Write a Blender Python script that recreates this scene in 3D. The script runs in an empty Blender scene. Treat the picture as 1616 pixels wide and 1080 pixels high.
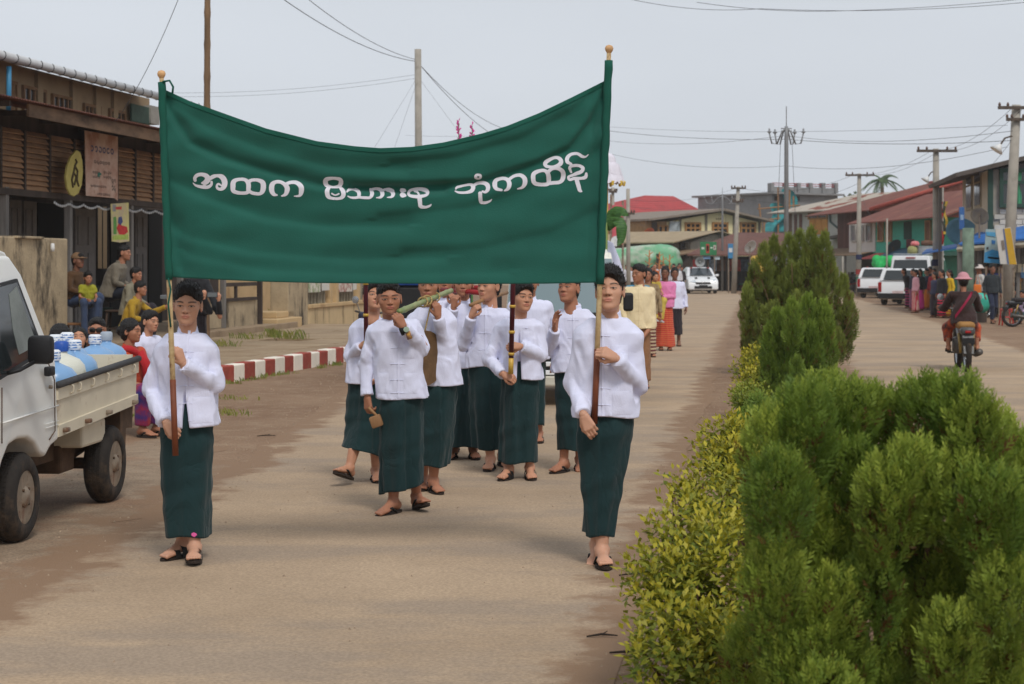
import bpy, bmesh, math, random
import numpy as np
from mathutils import Vector, Matrix, Euler
from mathutils.bvhtree import BVHTree
# ---------------------------------------------------------------- camera, sky, sun, exposure
F, CX, HY, CH = 2800.0, 808.0, 417.0, 1.68     # focal length in photo pixels, principal column, horizon row, eye height
scene = bpy.context.scene
COL = scene.collection
cam = bpy.data.cameras.new('camera'); cam_o = bpy.data.objects.new('camera', cam); COL.objects.link(cam_o)
cam_o.location = (0, 0, CH); cam_o.rotation_euler = (math.pi/2, 0, 0)
cam.sensor_width = 36.0; cam.lens = F/1616*36.0; cam.shift_y = -(540-HY)/1616.0
cam.clip_end = 3000; cam.clip_start = .1
cam.dof.use_dof = True; cam.dof.focus_distance = 11.0; cam.dof.aperture_fstop = cam.lens/10.0
scene.camera = cam_o
w = bpy.data.worlds.new('World'); scene.world = w; w.use_nodes = True
nt = w.node_tree; nt.nodes.clear()
SUN_EL, SUN_ROT = math.radians(52), math.radians(160)
sky = nt.nodes.new('ShaderNodeTexSky'); sky.sky_type = 'NISHITA'; sky.sun_disc = False
sky.sun_elevation = SUN_EL; sky.sun_rotation = SUN_ROT; sky.air_density = 1.0; sky.dust_density = 5.0; sky.ozone_density = 1.0
hs = nt.nodes.new('ShaderNodeHueSaturation'); hs.inputs['Saturation'].default_value = .25
mixw = nt.nodes.new('ShaderNodeMix'); mixw.data_type = 'RGBA'; mixw.inputs[0].default_value = .82
mixw.inputs[7].default_value = (5.85, 6.25, 6.8, 1)          # even overcast cloud layer
bg = nt.nodes.new('ShaderNodeBackground'); bg.inputs['Strength'].default_value = .10
wo = nt.nodes.new('ShaderNodeOutputWorld')
nt.links.new(sky.outputs[0], hs.inputs['Color']); nt.links.new(hs.outputs[0], mixw.inputs[6])
# faint unevenness of the cloud layer
wtc = nt.nodes.new('ShaderNodeTexCoord'); wno = nt.nodes.new('ShaderNodeTexNoise'); wno.inputs['Scale'].default_value = 1.8; wno.inputs['Detail'].default_value = 4
wmp = nt.nodes.new('ShaderNodeMapping'); wmp.inputs['Scale'].default_value = (1, 1, 3.5)
wmr = nt.nodes.new('ShaderNodeMapRange'); wmr.inputs[3].default_value = .84; wmr.inputs[4].default_value = 1.14
wmu = nt.nodes.new('ShaderNodeVectorMath'); wmu.operation = 'SCALE'
nt.links.new(wtc.outputs['Generated'], wmp.inputs[0]); nt.links.new(wmp.outputs[0], wno.inputs['Vector']); nt.links.new(wno.outputs[0], wmr.inputs[0])
nt.links.new(mixw.outputs[2], wmu.inputs[0]); nt.links.new(wmr.outputs[0], wmu.inputs['Scale'])
wsp = nt.nodes.new('ShaderNodeSeparateXYZ'); wgr = nt.nodes.new('ShaderNodeMapRange'); wgr.inputs[1].default_value = 0; wgr.inputs[2].default_value = .35; wgr.inputs[3].default_value = 1.16; wgr.inputs[4].default_value = .97   # paler towards the horizon
wm2 = nt.nodes.new('ShaderNodeVectorMath'); wm2.operation = 'SCALE'; nt.links.new(wtc.outputs['Generated'], wsp.inputs[0]); nt.links.new(wsp.outputs[2], wgr.inputs[0]); nt.links.new(wmu.outputs[0], wm2.inputs[0]); nt.links.new(wgr.outputs[0], wm2.inputs['Scale'])
nt.links.new(wm2.outputs[0], bg.inputs['Color']); nt.links.new(bg.outputs[0], wo.inputs['Surface'])
sun = bpy.data.lights.new('sun', 'SUN'); sun.energy = 1.5; sun.angle = math.radians(15); sun.color = (1.0, .96, .9)
sun_o = bpy.data.objects.new('sun', sun); COL.objects.link(sun_o)
sd = Vector((math.sin(SUN_ROT)*math.cos(SUN_EL), math.cos(SUN_ROT)*math.cos(SUN_EL), math.sin(SUN_EL)))
sun_o.rotation_euler = (-sd).to_track_quat('-Z', 'Y').to_euler(); sun_o.location = sd*50
scene.view_settings.view_transform = 'Standard'; scene.view_settings.look = 'None'
scene.view_settings.exposure = 0.16; scene.view_settings.gamma = 1.0; scene.view_settings.use_curve_mapping = False
scene.render.engine = 'CYCLES'; scene.cycles.use_denoising = True
try: scene.cycles.denoiser = 'OPENIMAGEDENOISE'
except Exception: pass
scene.cycles.max_bounces = 6; scene.cycles.transparent_max_bounces = 8; scene.cycles.volume_bounces = 1
scene.cycles.caustics_reflective = False; scene.cycles.caustics_refractive = False
# ---------------------------------------------------------------- helpers
RNG = random.Random(7)
def W(px, py, Y): return Vector(((px-CX)/F*Y, Y, CH-(py-HY)/F*Y))       # photo pixel at a known distance
def G(px, py):                                                           # photo pixel on the ground
    Y = F*CH/(py-HY); return Vector(((px-CX)/F*Y, Y, 0))
def E(Y): return .385+.138*(Y-7.09)                                      # left edge of the median at distance Y
def lin(c):
    return tuple(((x/255)/12.92 if x/255 <= .04045 else ((x/255+.055)/1.055)**2.4) for x in c)
MATS = {}
def M(name, c=(128,128,128), r=.75, v=.14, sc=5.0, b=.12, bs=60.0, met=0.0, c2=None, st=(1,1,1), spec=.35, lo=.35, hi=.65, det=5, wave=None, alpha=None, sheen=0, rnd=0.0, dirt=None, speck=None):
    """procedural material: base colour varied by noise, fine bump; c, c2 given as sRGB 0-255"""
    if name in MATS: return MATS[name]
    m = bpy.data.materials.new(name); m.use_nodes = True; MATS[name] = m
    n = m.node_tree; p = n.nodes['Principled BSDF']
    L = n.links.new
    tc = n.nodes.new('ShaderNodeTexCoord'); mp = n.nodes.new('ShaderNodeMapping'); mp.inputs['Scale'].default_value = st
    L(tc.outputs['Object'], mp.inputs[0])
    if rnd or True:
        oi = n.nodes.new('ShaderNodeObjectInfo'); vm = n.nodes.new('ShaderNodeVectorMath'); vm.operation = 'SCALE'
        vm.inputs[0].default_value = (7.3, 3.1, 5.7); L(oi.outputs['Random'], vm.inputs['Scale']); L(vm.outputs[0], mp.inputs['Location'])
    no = n.nodes.new('ShaderNodeTexNoise'); no.inputs['Scale'].default_value = sc; no.inputs['Detail'].default_value = det; no.inputs['Roughness'].default_value = .6
    L(mp.outputs[0], no.inputs['Vector'])
    a = lin(c)
    ca = tuple(x*(1-v) for x in a); cb = tuple(min(1, x*(1+v)) for x in a) if c2 is None else lin(c2)
    if c2 is not None: ca = a
    mr = n.nodes.new('ShaderNodeMapRange'); mr.inputs[1].default_value = lo; mr.inputs[2].default_value = hi
    L(no.outputs[0], mr.inputs[0])
    mx = n.nodes.new('ShaderNodeMix'); mx.data_type = 'RGBA'; mx.inputs[6].default_value = (*ca, 1); mx.inputs[7].default_value = (*cb, 1)
    L(mr.outputs[0], mx.inputs[0]); out = mx.outputs[2]
    if dirt:                                     # (colour, scale, threshold, amount): blotches of wear
        dc, ds, th, am = dirt[:4]
        dst = dirt[4] if len(dirt) > 4 else (1,1,1)
        mp2 = n.nodes.new('ShaderNodeMapping'); mp2.inputs['Scale'].default_value = dst; L(tc.outputs['Object'], mp2.inputs[0])
        n2 = n.nodes.new('ShaderNodeTexNoise'); n2.inputs['Scale'].default_value = ds; n2.inputs['Detail'].default_value = 8; n2.inputs['Roughness'].default_value = .7
        L(mp2.outputs[0], n2.inputs['Vector'])
        r2 = n.nodes.new('ShaderNodeMapRange'); r2.inputs[1].default_value = th; r2.inputs[2].default_value = th+.12; r2.inputs[4].default_value = am
        L(n2.outputs[0], r2.inputs[0])
        m2 = n.nodes.new('ShaderNodeMix'); m2.data_type = 'RGBA'; L(r2.outputs[0], m2.inputs[0]); L(out, m2.inputs[6]); m2.inputs[7].default_value = (*lin(dc), 1)
        out = m2.outputs[2]
    if speck:                                    # (scale, amount): fine grit
        n5 = n.nodes.new('ShaderNodeTexNoise'); n5.inputs['Scale'].default_value = speck[0]; n5.inputs['Detail'].default_value = 3; L(tc.outputs['Object'], n5.inputs['Vector'])
        r5 = n.nodes.new('ShaderNodeMapRange'); r5.inputs[1].default_value = .3; r5.inputs[2].default_value = .7; r5.inputs[3].default_value = 1-speck[1]; r5.inputs[4].default_value = 1+speck[1]; L(n5.outputs[0], r5.inputs[0])
        v5 = n.nodes.new('ShaderNodeVectorMath'); v5.operation = 'SCALE'; L(out, v5.inputs[0]); L(r5.outputs[0], v5.inputs['Scale']); out = v5.outputs[0]
    if rnd:                                      # every object a little lighter or darker
        r3 = n.nodes.new('ShaderNodeMapRange'); r3.inputs[3].default_value = 1-rnd; r3.inputs[4].default_value = 1+rnd
        L(oi.outputs['Random'], r3.inputs[0]); v3 = n.nodes.new('ShaderNodeVectorMath'); v3.operation = 'SCALE'
        L(out, v3.inputs[0]); L(r3.outputs[0], v3.inputs['Scale']); out = v3.outputs[0]
    L(out, p.inputs['Base Color'])
    p.inputs['Roughness'].default_value = r; p.inputs['Metallic'].default_value = met; p.inputs['Specular IOR Level'].default_value = spec
    if sheen: p.inputs['Sheen Weight'].default_value = sheen
    if b or wave:
        bp = n.nodes.new('ShaderNodeBump'); bp.inputs['Strength'].default_value = max(b, .001); bp.inputs['Distance'].default_value = .02
        nb = n.nodes.new('ShaderNodeTexNoise'); nb.inputs['Scale'].default_value = bs; nb.inputs['Detail'].default_value = 4
        L(mp.outputs[0], nb.inputs['Vector']); L(nb.outputs[0], bp.inputs['Height']); last = bp
        if wave:                                 # (scale, axis, strength): ribs of corrugated sheet, slats, weave
            wv = n.nodes.new('ShaderNodeTexWave'); wv.inputs['Scale'].default_value = wave[0]; wv.bands_direction = wave[1]
            L(tc.outputs['Object'], wv.inputs['Vector'])
            b2 = n.nodes.new('ShaderNodeBump'); b2.inputs['Strength'].default_value = wave[2]; b2.inputs['Distance'].default_value = .04
            L(wv.outputs[0], b2.inputs['Height']); L(bp.outputs[0], b2.inputs['Normal']); last = b2
        L(last.outputs[0], p.inputs['Normal'])
    if alpha is not None: p.inputs['Alpha'].default_value = alpha
    return m
def glass(name, c=(60,75,80), r=.05, a=None):
    if name in MATS: return MATS[name]
    m = bpy.data.materials.new(name); m.use_nodes = True; MATS[name] = m
    p = m.node_tree.nodes['Principled BSDF']; p.inputs['Base Color'].default_value = (*lin(c), 1); p.inputs['Roughness'].default_value = r
    p.inputs['Specular IOR Level'].default_value = .8
    if a is not None: p.inputs['Alpha'].default_value = a
    return m
class MB:
    """collects shapes and links them as one mesh object"""
    def __init__(s): s.v = []; s.f = []
    def add(s, vs, fs):
        o = len(s.v); s.v += [tuple(x) for x in vs]; s.f += [tuple(i+o for i in f) for f in fs]; return s
    def box(s, lo, hi, m=None):
        x0,y0,z0 = lo; x1,y1,z1 = hi
        vs = [Vector(p) for p in ((x0,y0,z0),(x1,y0,z0),(x1,y1,z0),(x0,y1,z0),(x0,y0,z1),(x1,y0,z1),(x1,y1,z1),(x0,y1,z1))]
        if m is not None: vs = [m @ p for p in vs]
        return s.add(vs, [(0,3,2,1),(4,5,6,7),(0,1,5,4),(1,2,6,5),(2,3,7,6),(3,0,4,7)])
    def bbox(s, lo, hi, bev=.01, m=None):
        """box with chamfered edges"""
        bm = bmesh.new(); bmesh.ops.create_cube(bm, size=1)
        for v in bm.verts: v.co = Vector([lo[i]+(v.co[i]+.5)*(hi[i]-lo[i]) for i in range(3)])
        bmesh.ops.bevel(bm, geom=bm.edges[:], offset=bev, segments=2, affect='EDGES', profile=.5)
        bm.verts.index_update(); vs = [(m @ v.co if m is not None else v.co.copy()) for v in bm.verts]
        s.add(vs, [[v.index for v in f.verts] for f in bm.faces]); bm.free(); return s
    def tube(s, pts, r, n=8, cap=True):
        pts = [Vector(p) for p in pts]; rs = r if isinstance(r, (list, tuple)) else [r]*len(pts)
        rings = []; o = len(s.v); up = None
        for i, p in enumerate(pts):
            d = (pts[min(i+1, len(pts)-1)]-pts[max(i-1, 0)]).normalized()
            if up is None: up = Vector((0,0,1)) if abs(d.z) < .9 else Vector((1,0,0))
            a = d.cross(up).normalized(); bb = a.cross(d).normalized(); up = bb
            rings.append([p+(a*math.cos(t)+bb*math.sin(t))*rs[i] for t in [2*math.pi*k/n for k in range(n)]])
        vs = [q for g in rings for q in g]; fs = []
        for i in range(len(pts)-1):
            for k in range(n): fs.append((i*n+k, i*n+(k+1)%n, (i+1)*n+(k+1)%n, (i+1)*n+k))
        if cap: fs.append(tuple(range(n-1, -1, -1))); fs.append(tuple((len(pts)-1)*n+k for k in range(n)))
        return s.add(vs, fs)
    def lathe(s, prof, n=16, m=None, ax='z', cap=True):
        """prof: list of (radius, height)"""
        vs = []; fs = []
        for (r, h) in prof:
            for k in range(n):
                t = 2*math.pi*k/n; c_, s_ = math.cos(t)*r, math.sin(t)*r
                p = Vector((c_, s_, h)) if ax == 'z' else (Vector((h, c_, s_)) if ax == 'x' else Vector((c_, h, s_)))
                vs.append(m @ p if m is not None else p)
        for i in range(len(prof)-1):
            for k in range(n): fs.append((i*n+k, i*n+(k+1)%n, (i+1)*n+(k+1)%n, (i+1)*n+k))
        if cap: fs.append(tuple(range(n-1, -1, -1))); fs.append(tuple((len(prof)-1)*n+k for k in range(n)))
        return s.add(vs, fs)
    def prism(s, poly, ext, m=None):
        """poly: list of 3D points of one flat side; ext: extrusion vector"""
        e = Vector(ext); n = len(poly); vs = [Vector(p) for p in poly]; vs += [p+e for p in vs]
        if m is not None: vs = [m @ p for p in vs]
        fs = [tuple(range(n-1, -1, -1)), tuple(range(n, 2*n))]+[(k, (k+1)%n, n+(k+1)%n, n+k) for k in range(n)]
        return s.add(vs, fs)
    def grid(s, fn, nu, nv, closed=False):
        vs = [fn(i/nu, j/nv) for j in range(nv+1) for i in range(nu+(0 if closed else 1))]; w_ = nu+(0 if closed else 1); fs = []
        for j in range(nv):
            for i in range(nu):
                a, b_ = i, (i+1) % w_ if closed else i+1
                fs.append((j*w_+a, j*w_+b_, (j+1)*w_+b_, (j+1)*w_+a))
        return s.add(vs, fs)
    def mesh(s, name, smooth=False):
        me = bpy.data.meshes.new(name); me.from_pydata([tuple(v) for v in s.v], [], s.f)
        bm = bmesh.new(); bm.from_mesh(me); bmesh.ops.recalc_face_normals(bm, faces=bm.faces); bm.to_mesh(me); bm.free()
        if smooth: me.polygons.foreach_set('use_smooth', [True]*len(me.polygons))
        me.update(); return me
    def build(s, name, mat, parent=None, smooth=False, auto=None, **kw):
        me = s.mesh(name, smooth or auto is not None)
        if auto is not None: me.set_sharp_from_angle(angle=math.radians(auto))
        return link(name, me, mat, parent, **kw)
def link(name, me, mat=None, parent=None, loc=None, rot=None, scale=None, label=None, cat=None, group=None, kind=None):
    o = bpy.data.objects.new(name, me)
    if mat is not None and me is not None and not me.materials: me.materials.append(mat)
    COL.objects.link(o); o.parent = parent
    if loc is not None: o.location = loc
    if rot is not None: o.rotation_euler = rot
    if scale is not None: o.scale = scale if hasattr(scale, '__len__') else (scale,)*3
    return tag(o, label, cat, group, kind)
def tag(o, label=None, cat=None, group=None, kind=None):
    if label: o['label'] = label
    if cat: o['category'] = cat
    if group: o['group'] = group
    if kind: o['kind'] = kind
    return o
def thing(name, label, cat, loc=(0,0,0), rz=0.0, group=None, kind=None):
    o = bpy.data.objects.new(name, None); o.empty_display_size = .1; COL.objects.link(o); o.location = loc; o.rotation_euler = (0,0,rz)
    return tag(o, label, cat, group, kind)
def clone(o, loc, rz=None, label=None, parent=None):
    c = o.copy(); COL.objects.link(c); c.parent = parent
    if loc is not None: c.location = loc
    if rz is not None: c.rotation_euler = (0,0,rz)
    if label: c['label'] = label
    for ch in list(KIDS.get(o.name, ())) or [x for x in bpy.data.objects if x.parent == o]:
        clone(ch, None, None, None, c)
    return c
KIDS = {}
def noise3(p, seed=0.0):
    """cheap smooth pseudo noise from warped sines, -1..1; p: (...,3) array"""
    x, y, z = p[..., 0]+seed*1.7, p[..., 1]+seed*2.3, p[..., 2]-seed*.9
    a = np.sin(x*1.3+1.7*np.sin(y*.9+.5*z))+np.sin(y*1.7+1.3*np.sin(z*1.1+.7*x))+np.sin(z*1.5+1.5*np.sin(x*1.2-.6*y))
    return a/3
# ---------------------------------------------------------------- ground, roads, pavement, kerb
def jag(pts, amp, step, rng):
    out = []
    for (a, b) in zip(pts[:-1], pts[1:]):
        a = Vector(a); b = Vector(b); n = max(1, int((b-a).length/step))
        d = (b-a).normalized(); q = Vector((-d.y, d.x))
        for i in range(n): out.append(a+(b-a)*i/n+q*rng.uniform(-amp, amp))
    out.append(Vector(pts[-1])); return out
def sheet(name, left, right, z, mat, fade=.8, **kw):
    """ground sheet between two edge lines (lists of xy), resampled row by row"""
    def samp(line, t):
        L_ = [0]
        for a, b in zip(line[:-1], line[1:]): L_.append(L_[-1]+(b-a).length)
        s_ = t*L_[-1]
        for i in range(len(line)-1):
            if s_ <= L_[i+1]+1e-9: 
                k = (s_-L_[i])/max(L_[i+1]-L_[i], 1e-9); return line[i].lerp(line[i+1], k)
        return line[-1]
    n = max(len(left), len(right)); b = MB(); e = []
    for i in range(n):
        p, q = samp(left, i/(n-1)), samp(right, i/(n-1)); d = (q-p).length; f1 = min(.45, fade/max(d, .01))
        for t, a in ((0,0),(f1*.5,.5),(f1,1),(1-f1,1),(1-f1*.5,.5),(1,0)): r_ = p.lerp(q, t); b.v.append((r_.x, r_.y, z)); e.append(a)
    b.f = [(6*i+k, 6*i+k+1, 6*i+k+7, 6*i+k+6) for i in range(n-1) for k in range(5)]
    o = b.build(name, mat, kind='structure', **kw); at = o.data.attributes.new('edge', 'FLOAT', 'POINT'); at.data.foreach_set('value', e)
    return o
def soften(m):
    """surface runs out into the surrounding dirt along its worn edge"""
    n = m.node_tree; L = n.links.new; p = n.nodes['Principled BSDF']; src = p.inputs['Base Color'].links[0].from_socket
    at = n.nodes.new('ShaderNodeAttribute'); at.attribute_name = 'edge'; tc = n.nodes.new('ShaderNodeTexCoord')
    no = n.nodes.new('ShaderNodeTexNoise'); no.inputs['Scale'].default_value = 2.6; no.inputs['Detail'].default_value = 12; no.inputs['Roughness'].default_value = .65; L(tc.outputs['Object'], no.inputs['Vector'])
    ma = n.nodes.new('ShaderNodeMath'); ma.operation = 'MULTIPLY_ADD'; L(no.outputs[0], ma.inputs[0]); ma.inputs[1].default_value = 1.6; L(at.outputs['Fac'], ma.inputs[2])
    mr = n.nodes.new('ShaderNodeMapRange'); mr.inputs[1].default_value = 1.0; mr.inputs[2].default_value = 1.25; L(ma.outputs[0], mr.inputs[0])
    mx = n.nodes.new('ShaderNodeMix'); mx.data_type = 'RGBA'; L(mr.outputs[0], mx.inputs[0]); mx.inputs[6].default_value = (*lin((137,110,86)), 1); L(src, mx.inputs[7]); L(mx.outputs[2], p.inputs['Base Color'])
    return m
rg = random.Random(3)
m_dirt = M('dirt', (142,116,92), .95, c2=(118,90,68), sc=.55, b=.5, bs=22, det=10, dirt=((152,130,106), 3.2, .5, .55), lo=.3, hi=.7, speck=(45,.22))
m_road = M('dusty_asphalt', (180,156,129), .93, c2=(156,134,110), sc=.6, b=.35, bs=90, det=12, dirt=((146,130,114), .9, .47, .65, (.4,1,1)), lo=.3, hi=.7, speck=(60,.18))
m_gravel = M('gravel', (152,132,110), .95, c2=(130,110,90), sc=5, b=.4, bs=70, det=8, dirt=((136,104,80), .9, .5, .7), speck=(55,.25))
m_soil = M('median_soil', (132,106,82), .96, c2=(106,82,62), sc=2.2, b=.7, bs=35, det=9, speck=(40,.25))
m_pave = M('pavement', (164,144,118), .92, c2=(146,124,98), sc=1.4, b=.25, bs=40, rnd=.07, dirt=((120,98,74), 1.1, .55, .6))
soften(m_road); soften(m_gravel); soften(m_soil)
g = MB(); g.add([(-900,-60,0),(900,-60,0),(900,1500,0),(-900,1500,0)], [(0,1,2,3)]); g.build('ground', m_dirt, kind='structure')
V2 = lambda p: Vector((p[0], p[1]))
# left carriageway: worn edge against the shoulder, dirt band against the median
Lw = jag([(-3.2,-8),(-2.75,4),(-2.35,13.3),(-2.2,23.2),(-1.5,32),(.5,46),(5.2,80),(6.5,100),(2,135),(-20,175)], .10, .6, rg)
Rw = jag([(E(-8),-8),(E(5),5),(E(26),26),(E(60),60),(E(95),95),(E(104)-.5,106),(14,125),(16,145),(0,190)], .09, .6, rg)
sheet('road', Lw, Rw, .004, m_road)
Lr = jag([(E(-8)+1.95,-8),(E(30)+1.95,30),(E(104)+1.95,104),(E(112)+.4,112)], .05, .7, rg)
Rr = jag([(E(-8)+6.2,-8),(E(30)+6.0,30),(E(60)+5.9,60),(E(104)+5.2,104),(18.5,118)],   .12, .8, rg)
sheet('road', Lr, Rr, .004, m_road)
sheet('shoulder', jag([(-7.5,3),(-6.2,9.5),(-4.6,14.6),(-3.3,17.5)], .25, .35, rg), jag([(-2.9,2.8),(-2.55,9),(-2.2,14),(-2.9,17.2)], .25, .35, rg), .002, m_gravel)
# median bed
sheet('median', jag([(E(-8)+.25,-8),(E(40)+.25,40),(E(98)+.25,98)], .05, .6, rg), jag([(E(-8)+1.85,-8),(E(40)+1.85,40),(E(98)+1.85,98)], .05, .6, rg), .006, m_soil)
# loose stones and twigs
m_st = M('pebble', (158,138,116), .95, v=.25, sc=20, rnd=.1)
pb = MB()
for i in range(2250):
    if i < 1500: x = rg.uniform(-5.2, -2.0); y = rg.uniform(9, 34)
    elif i < 1750: x = rg.uniform(-2.4, 1.2); y = rg.uniform(6.5, 22)
    else: y = rg.uniform(6.5, 30); x = E(y)+rg.uniform(-.25, .3)
    s_ = rg.uniform(.004, .013)*(1.4 if i % 17 == 0 else 1); a = rg.uniform(0, 6.3)
    c_, d_ = math.cos(a)*s_, math.sin(a)*s_
    pb.add([(x+c_,y+d_,0),(x-d_*.8,y+c_*.8,0),(x-c_,y-d_,0),(x+d_*.8,y-c_*.8,0),(x,y,s_*.9+.004)], [(0,1,4),(1,2,4),(2,3,4),(3,0,4)])
pb.build('pebbles', m_st, kind='stuff', label='small loose stones scattered over the road and dirt shoulder')
# pavement slabs (one object each) and red and white kerb blocks
KA, KB = G(370,603), G(545,571)                         # kerb foot line
kd = (KB-KA).normalized(); kn = Vector((-kd.y, kd.x, 0))  # towards the building
pave = thing('pavement', None, None, kind='structure')
sm = MB().bbox((0,0,0),(1.18,.96,.16), .012).mesh('slab')
for i in range(-8, 16):
    for j in range(5):
        if RNG.random() < .03: continue
        p = KA+kd*(i*1.2)+kn*(.22+j*.98)
        link('slab', sm, m_pave, pave, loc=(p.x, p.y, RNG.uniform(-.004,.008)), rot=(RNG.uniform(-.004,.004), RNG.uniform(-.004,.004), math.atan2(kd.y, kd.x)))
pl = MB(); 
m_kr = M('kerb_red_paint', (158,72,60), .85, v=.15, sc=9, b=.3, bs=50, dirt=((150,118,92), 6, .56, .7), rnd=.1)
m_kw = M('kerb_white_paint', (238,230,216), .85, v=.05, sc=9, b=.2, bs=50, dirt=((160,136,110), 7, .64, .6), rnd=.06)
kerb = thing('kerb', None, None, kind='structure')
bw = .44
kmR = MB().bbox((0,-.0,0),(bw-.006,.2,.27), .018).mesh('kerb_block'); kmW = MB().bbox((0,0,0),(bw-.006,.2,.27), .018).mesh('kerb_block')
for i in range(-14, 36):
    p = KA+kd*(i*bw)
    link('kerb_block', kmR if i % 2 else kmW, m_kr if i % 2 else m_kw, kerb, loc=(p.x, p.y, RNG.uniform(-.03, -.015)), rot=(0, RNG.uniform(-.01,.01), math.atan2(kd.y, kd.x)+RNG.uniform(-.01,.01)))
# tufts of grass along the kerb foot and building step
m_gr = M('grass_blade', (96,112,48), .8, c2=(146,142,70), sc=3, b=0)
gb = MB()
def tuft(x, y, z, n, h, sp):
    for k in range(n):
        a = rg.uniform(0, 6.28); r_ = rg.uniform(0, sp); bx, by = x+math.cos(a)*r_, y+math.sin(a)*r_
        hh = h*rg.uniform(.5, 1.1); lx, ly = rg.uniform(-.6,.6)*hh, rg.uniform(-.6,.6)*hh; w_ = .006
        gb.add([(bx-w_,by,z),(bx+w_,by,z),(bx+lx*.4+w_*.7,by+ly*.4,z+hh*.7),(bx+lx,by+ly,z+hh)], [(0,1,2),(0,2,3)])
for i in range(150):
    t = rg.uniform(-6, 9); p = KA+kd*t-kn*rg.uniform(.0, .22); 
    if math.sin(t*1.9)+math.sin(t*.7+1) > -.1: tuft(p.x, p.y, 0, 7, .065, .09)
for (px, py, n_, h_) in ((428,520,26,.32),(440,515,26,.3),(436,545,26,.2),(392,548,20,.14),(352,560,20,.14),(385,566,24,.14),(470,548,20,.2),(240,628,16,.07),(360,630,16,.06),(350,655,20,.08),(230,655,20,.1),(620,545,30,.25)):
    p = G(px, py)
    for k in range(3): tuft(p.x+rg.uniform(-.3,.3), p.y+rg.uniform(-.3,.3), 0 if py > 560 else .16, n_, h_, .25)
gb.build('grass', m_gr, kind='stuff', label='sparse grass tufts growing along the kerb and building step')
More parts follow.
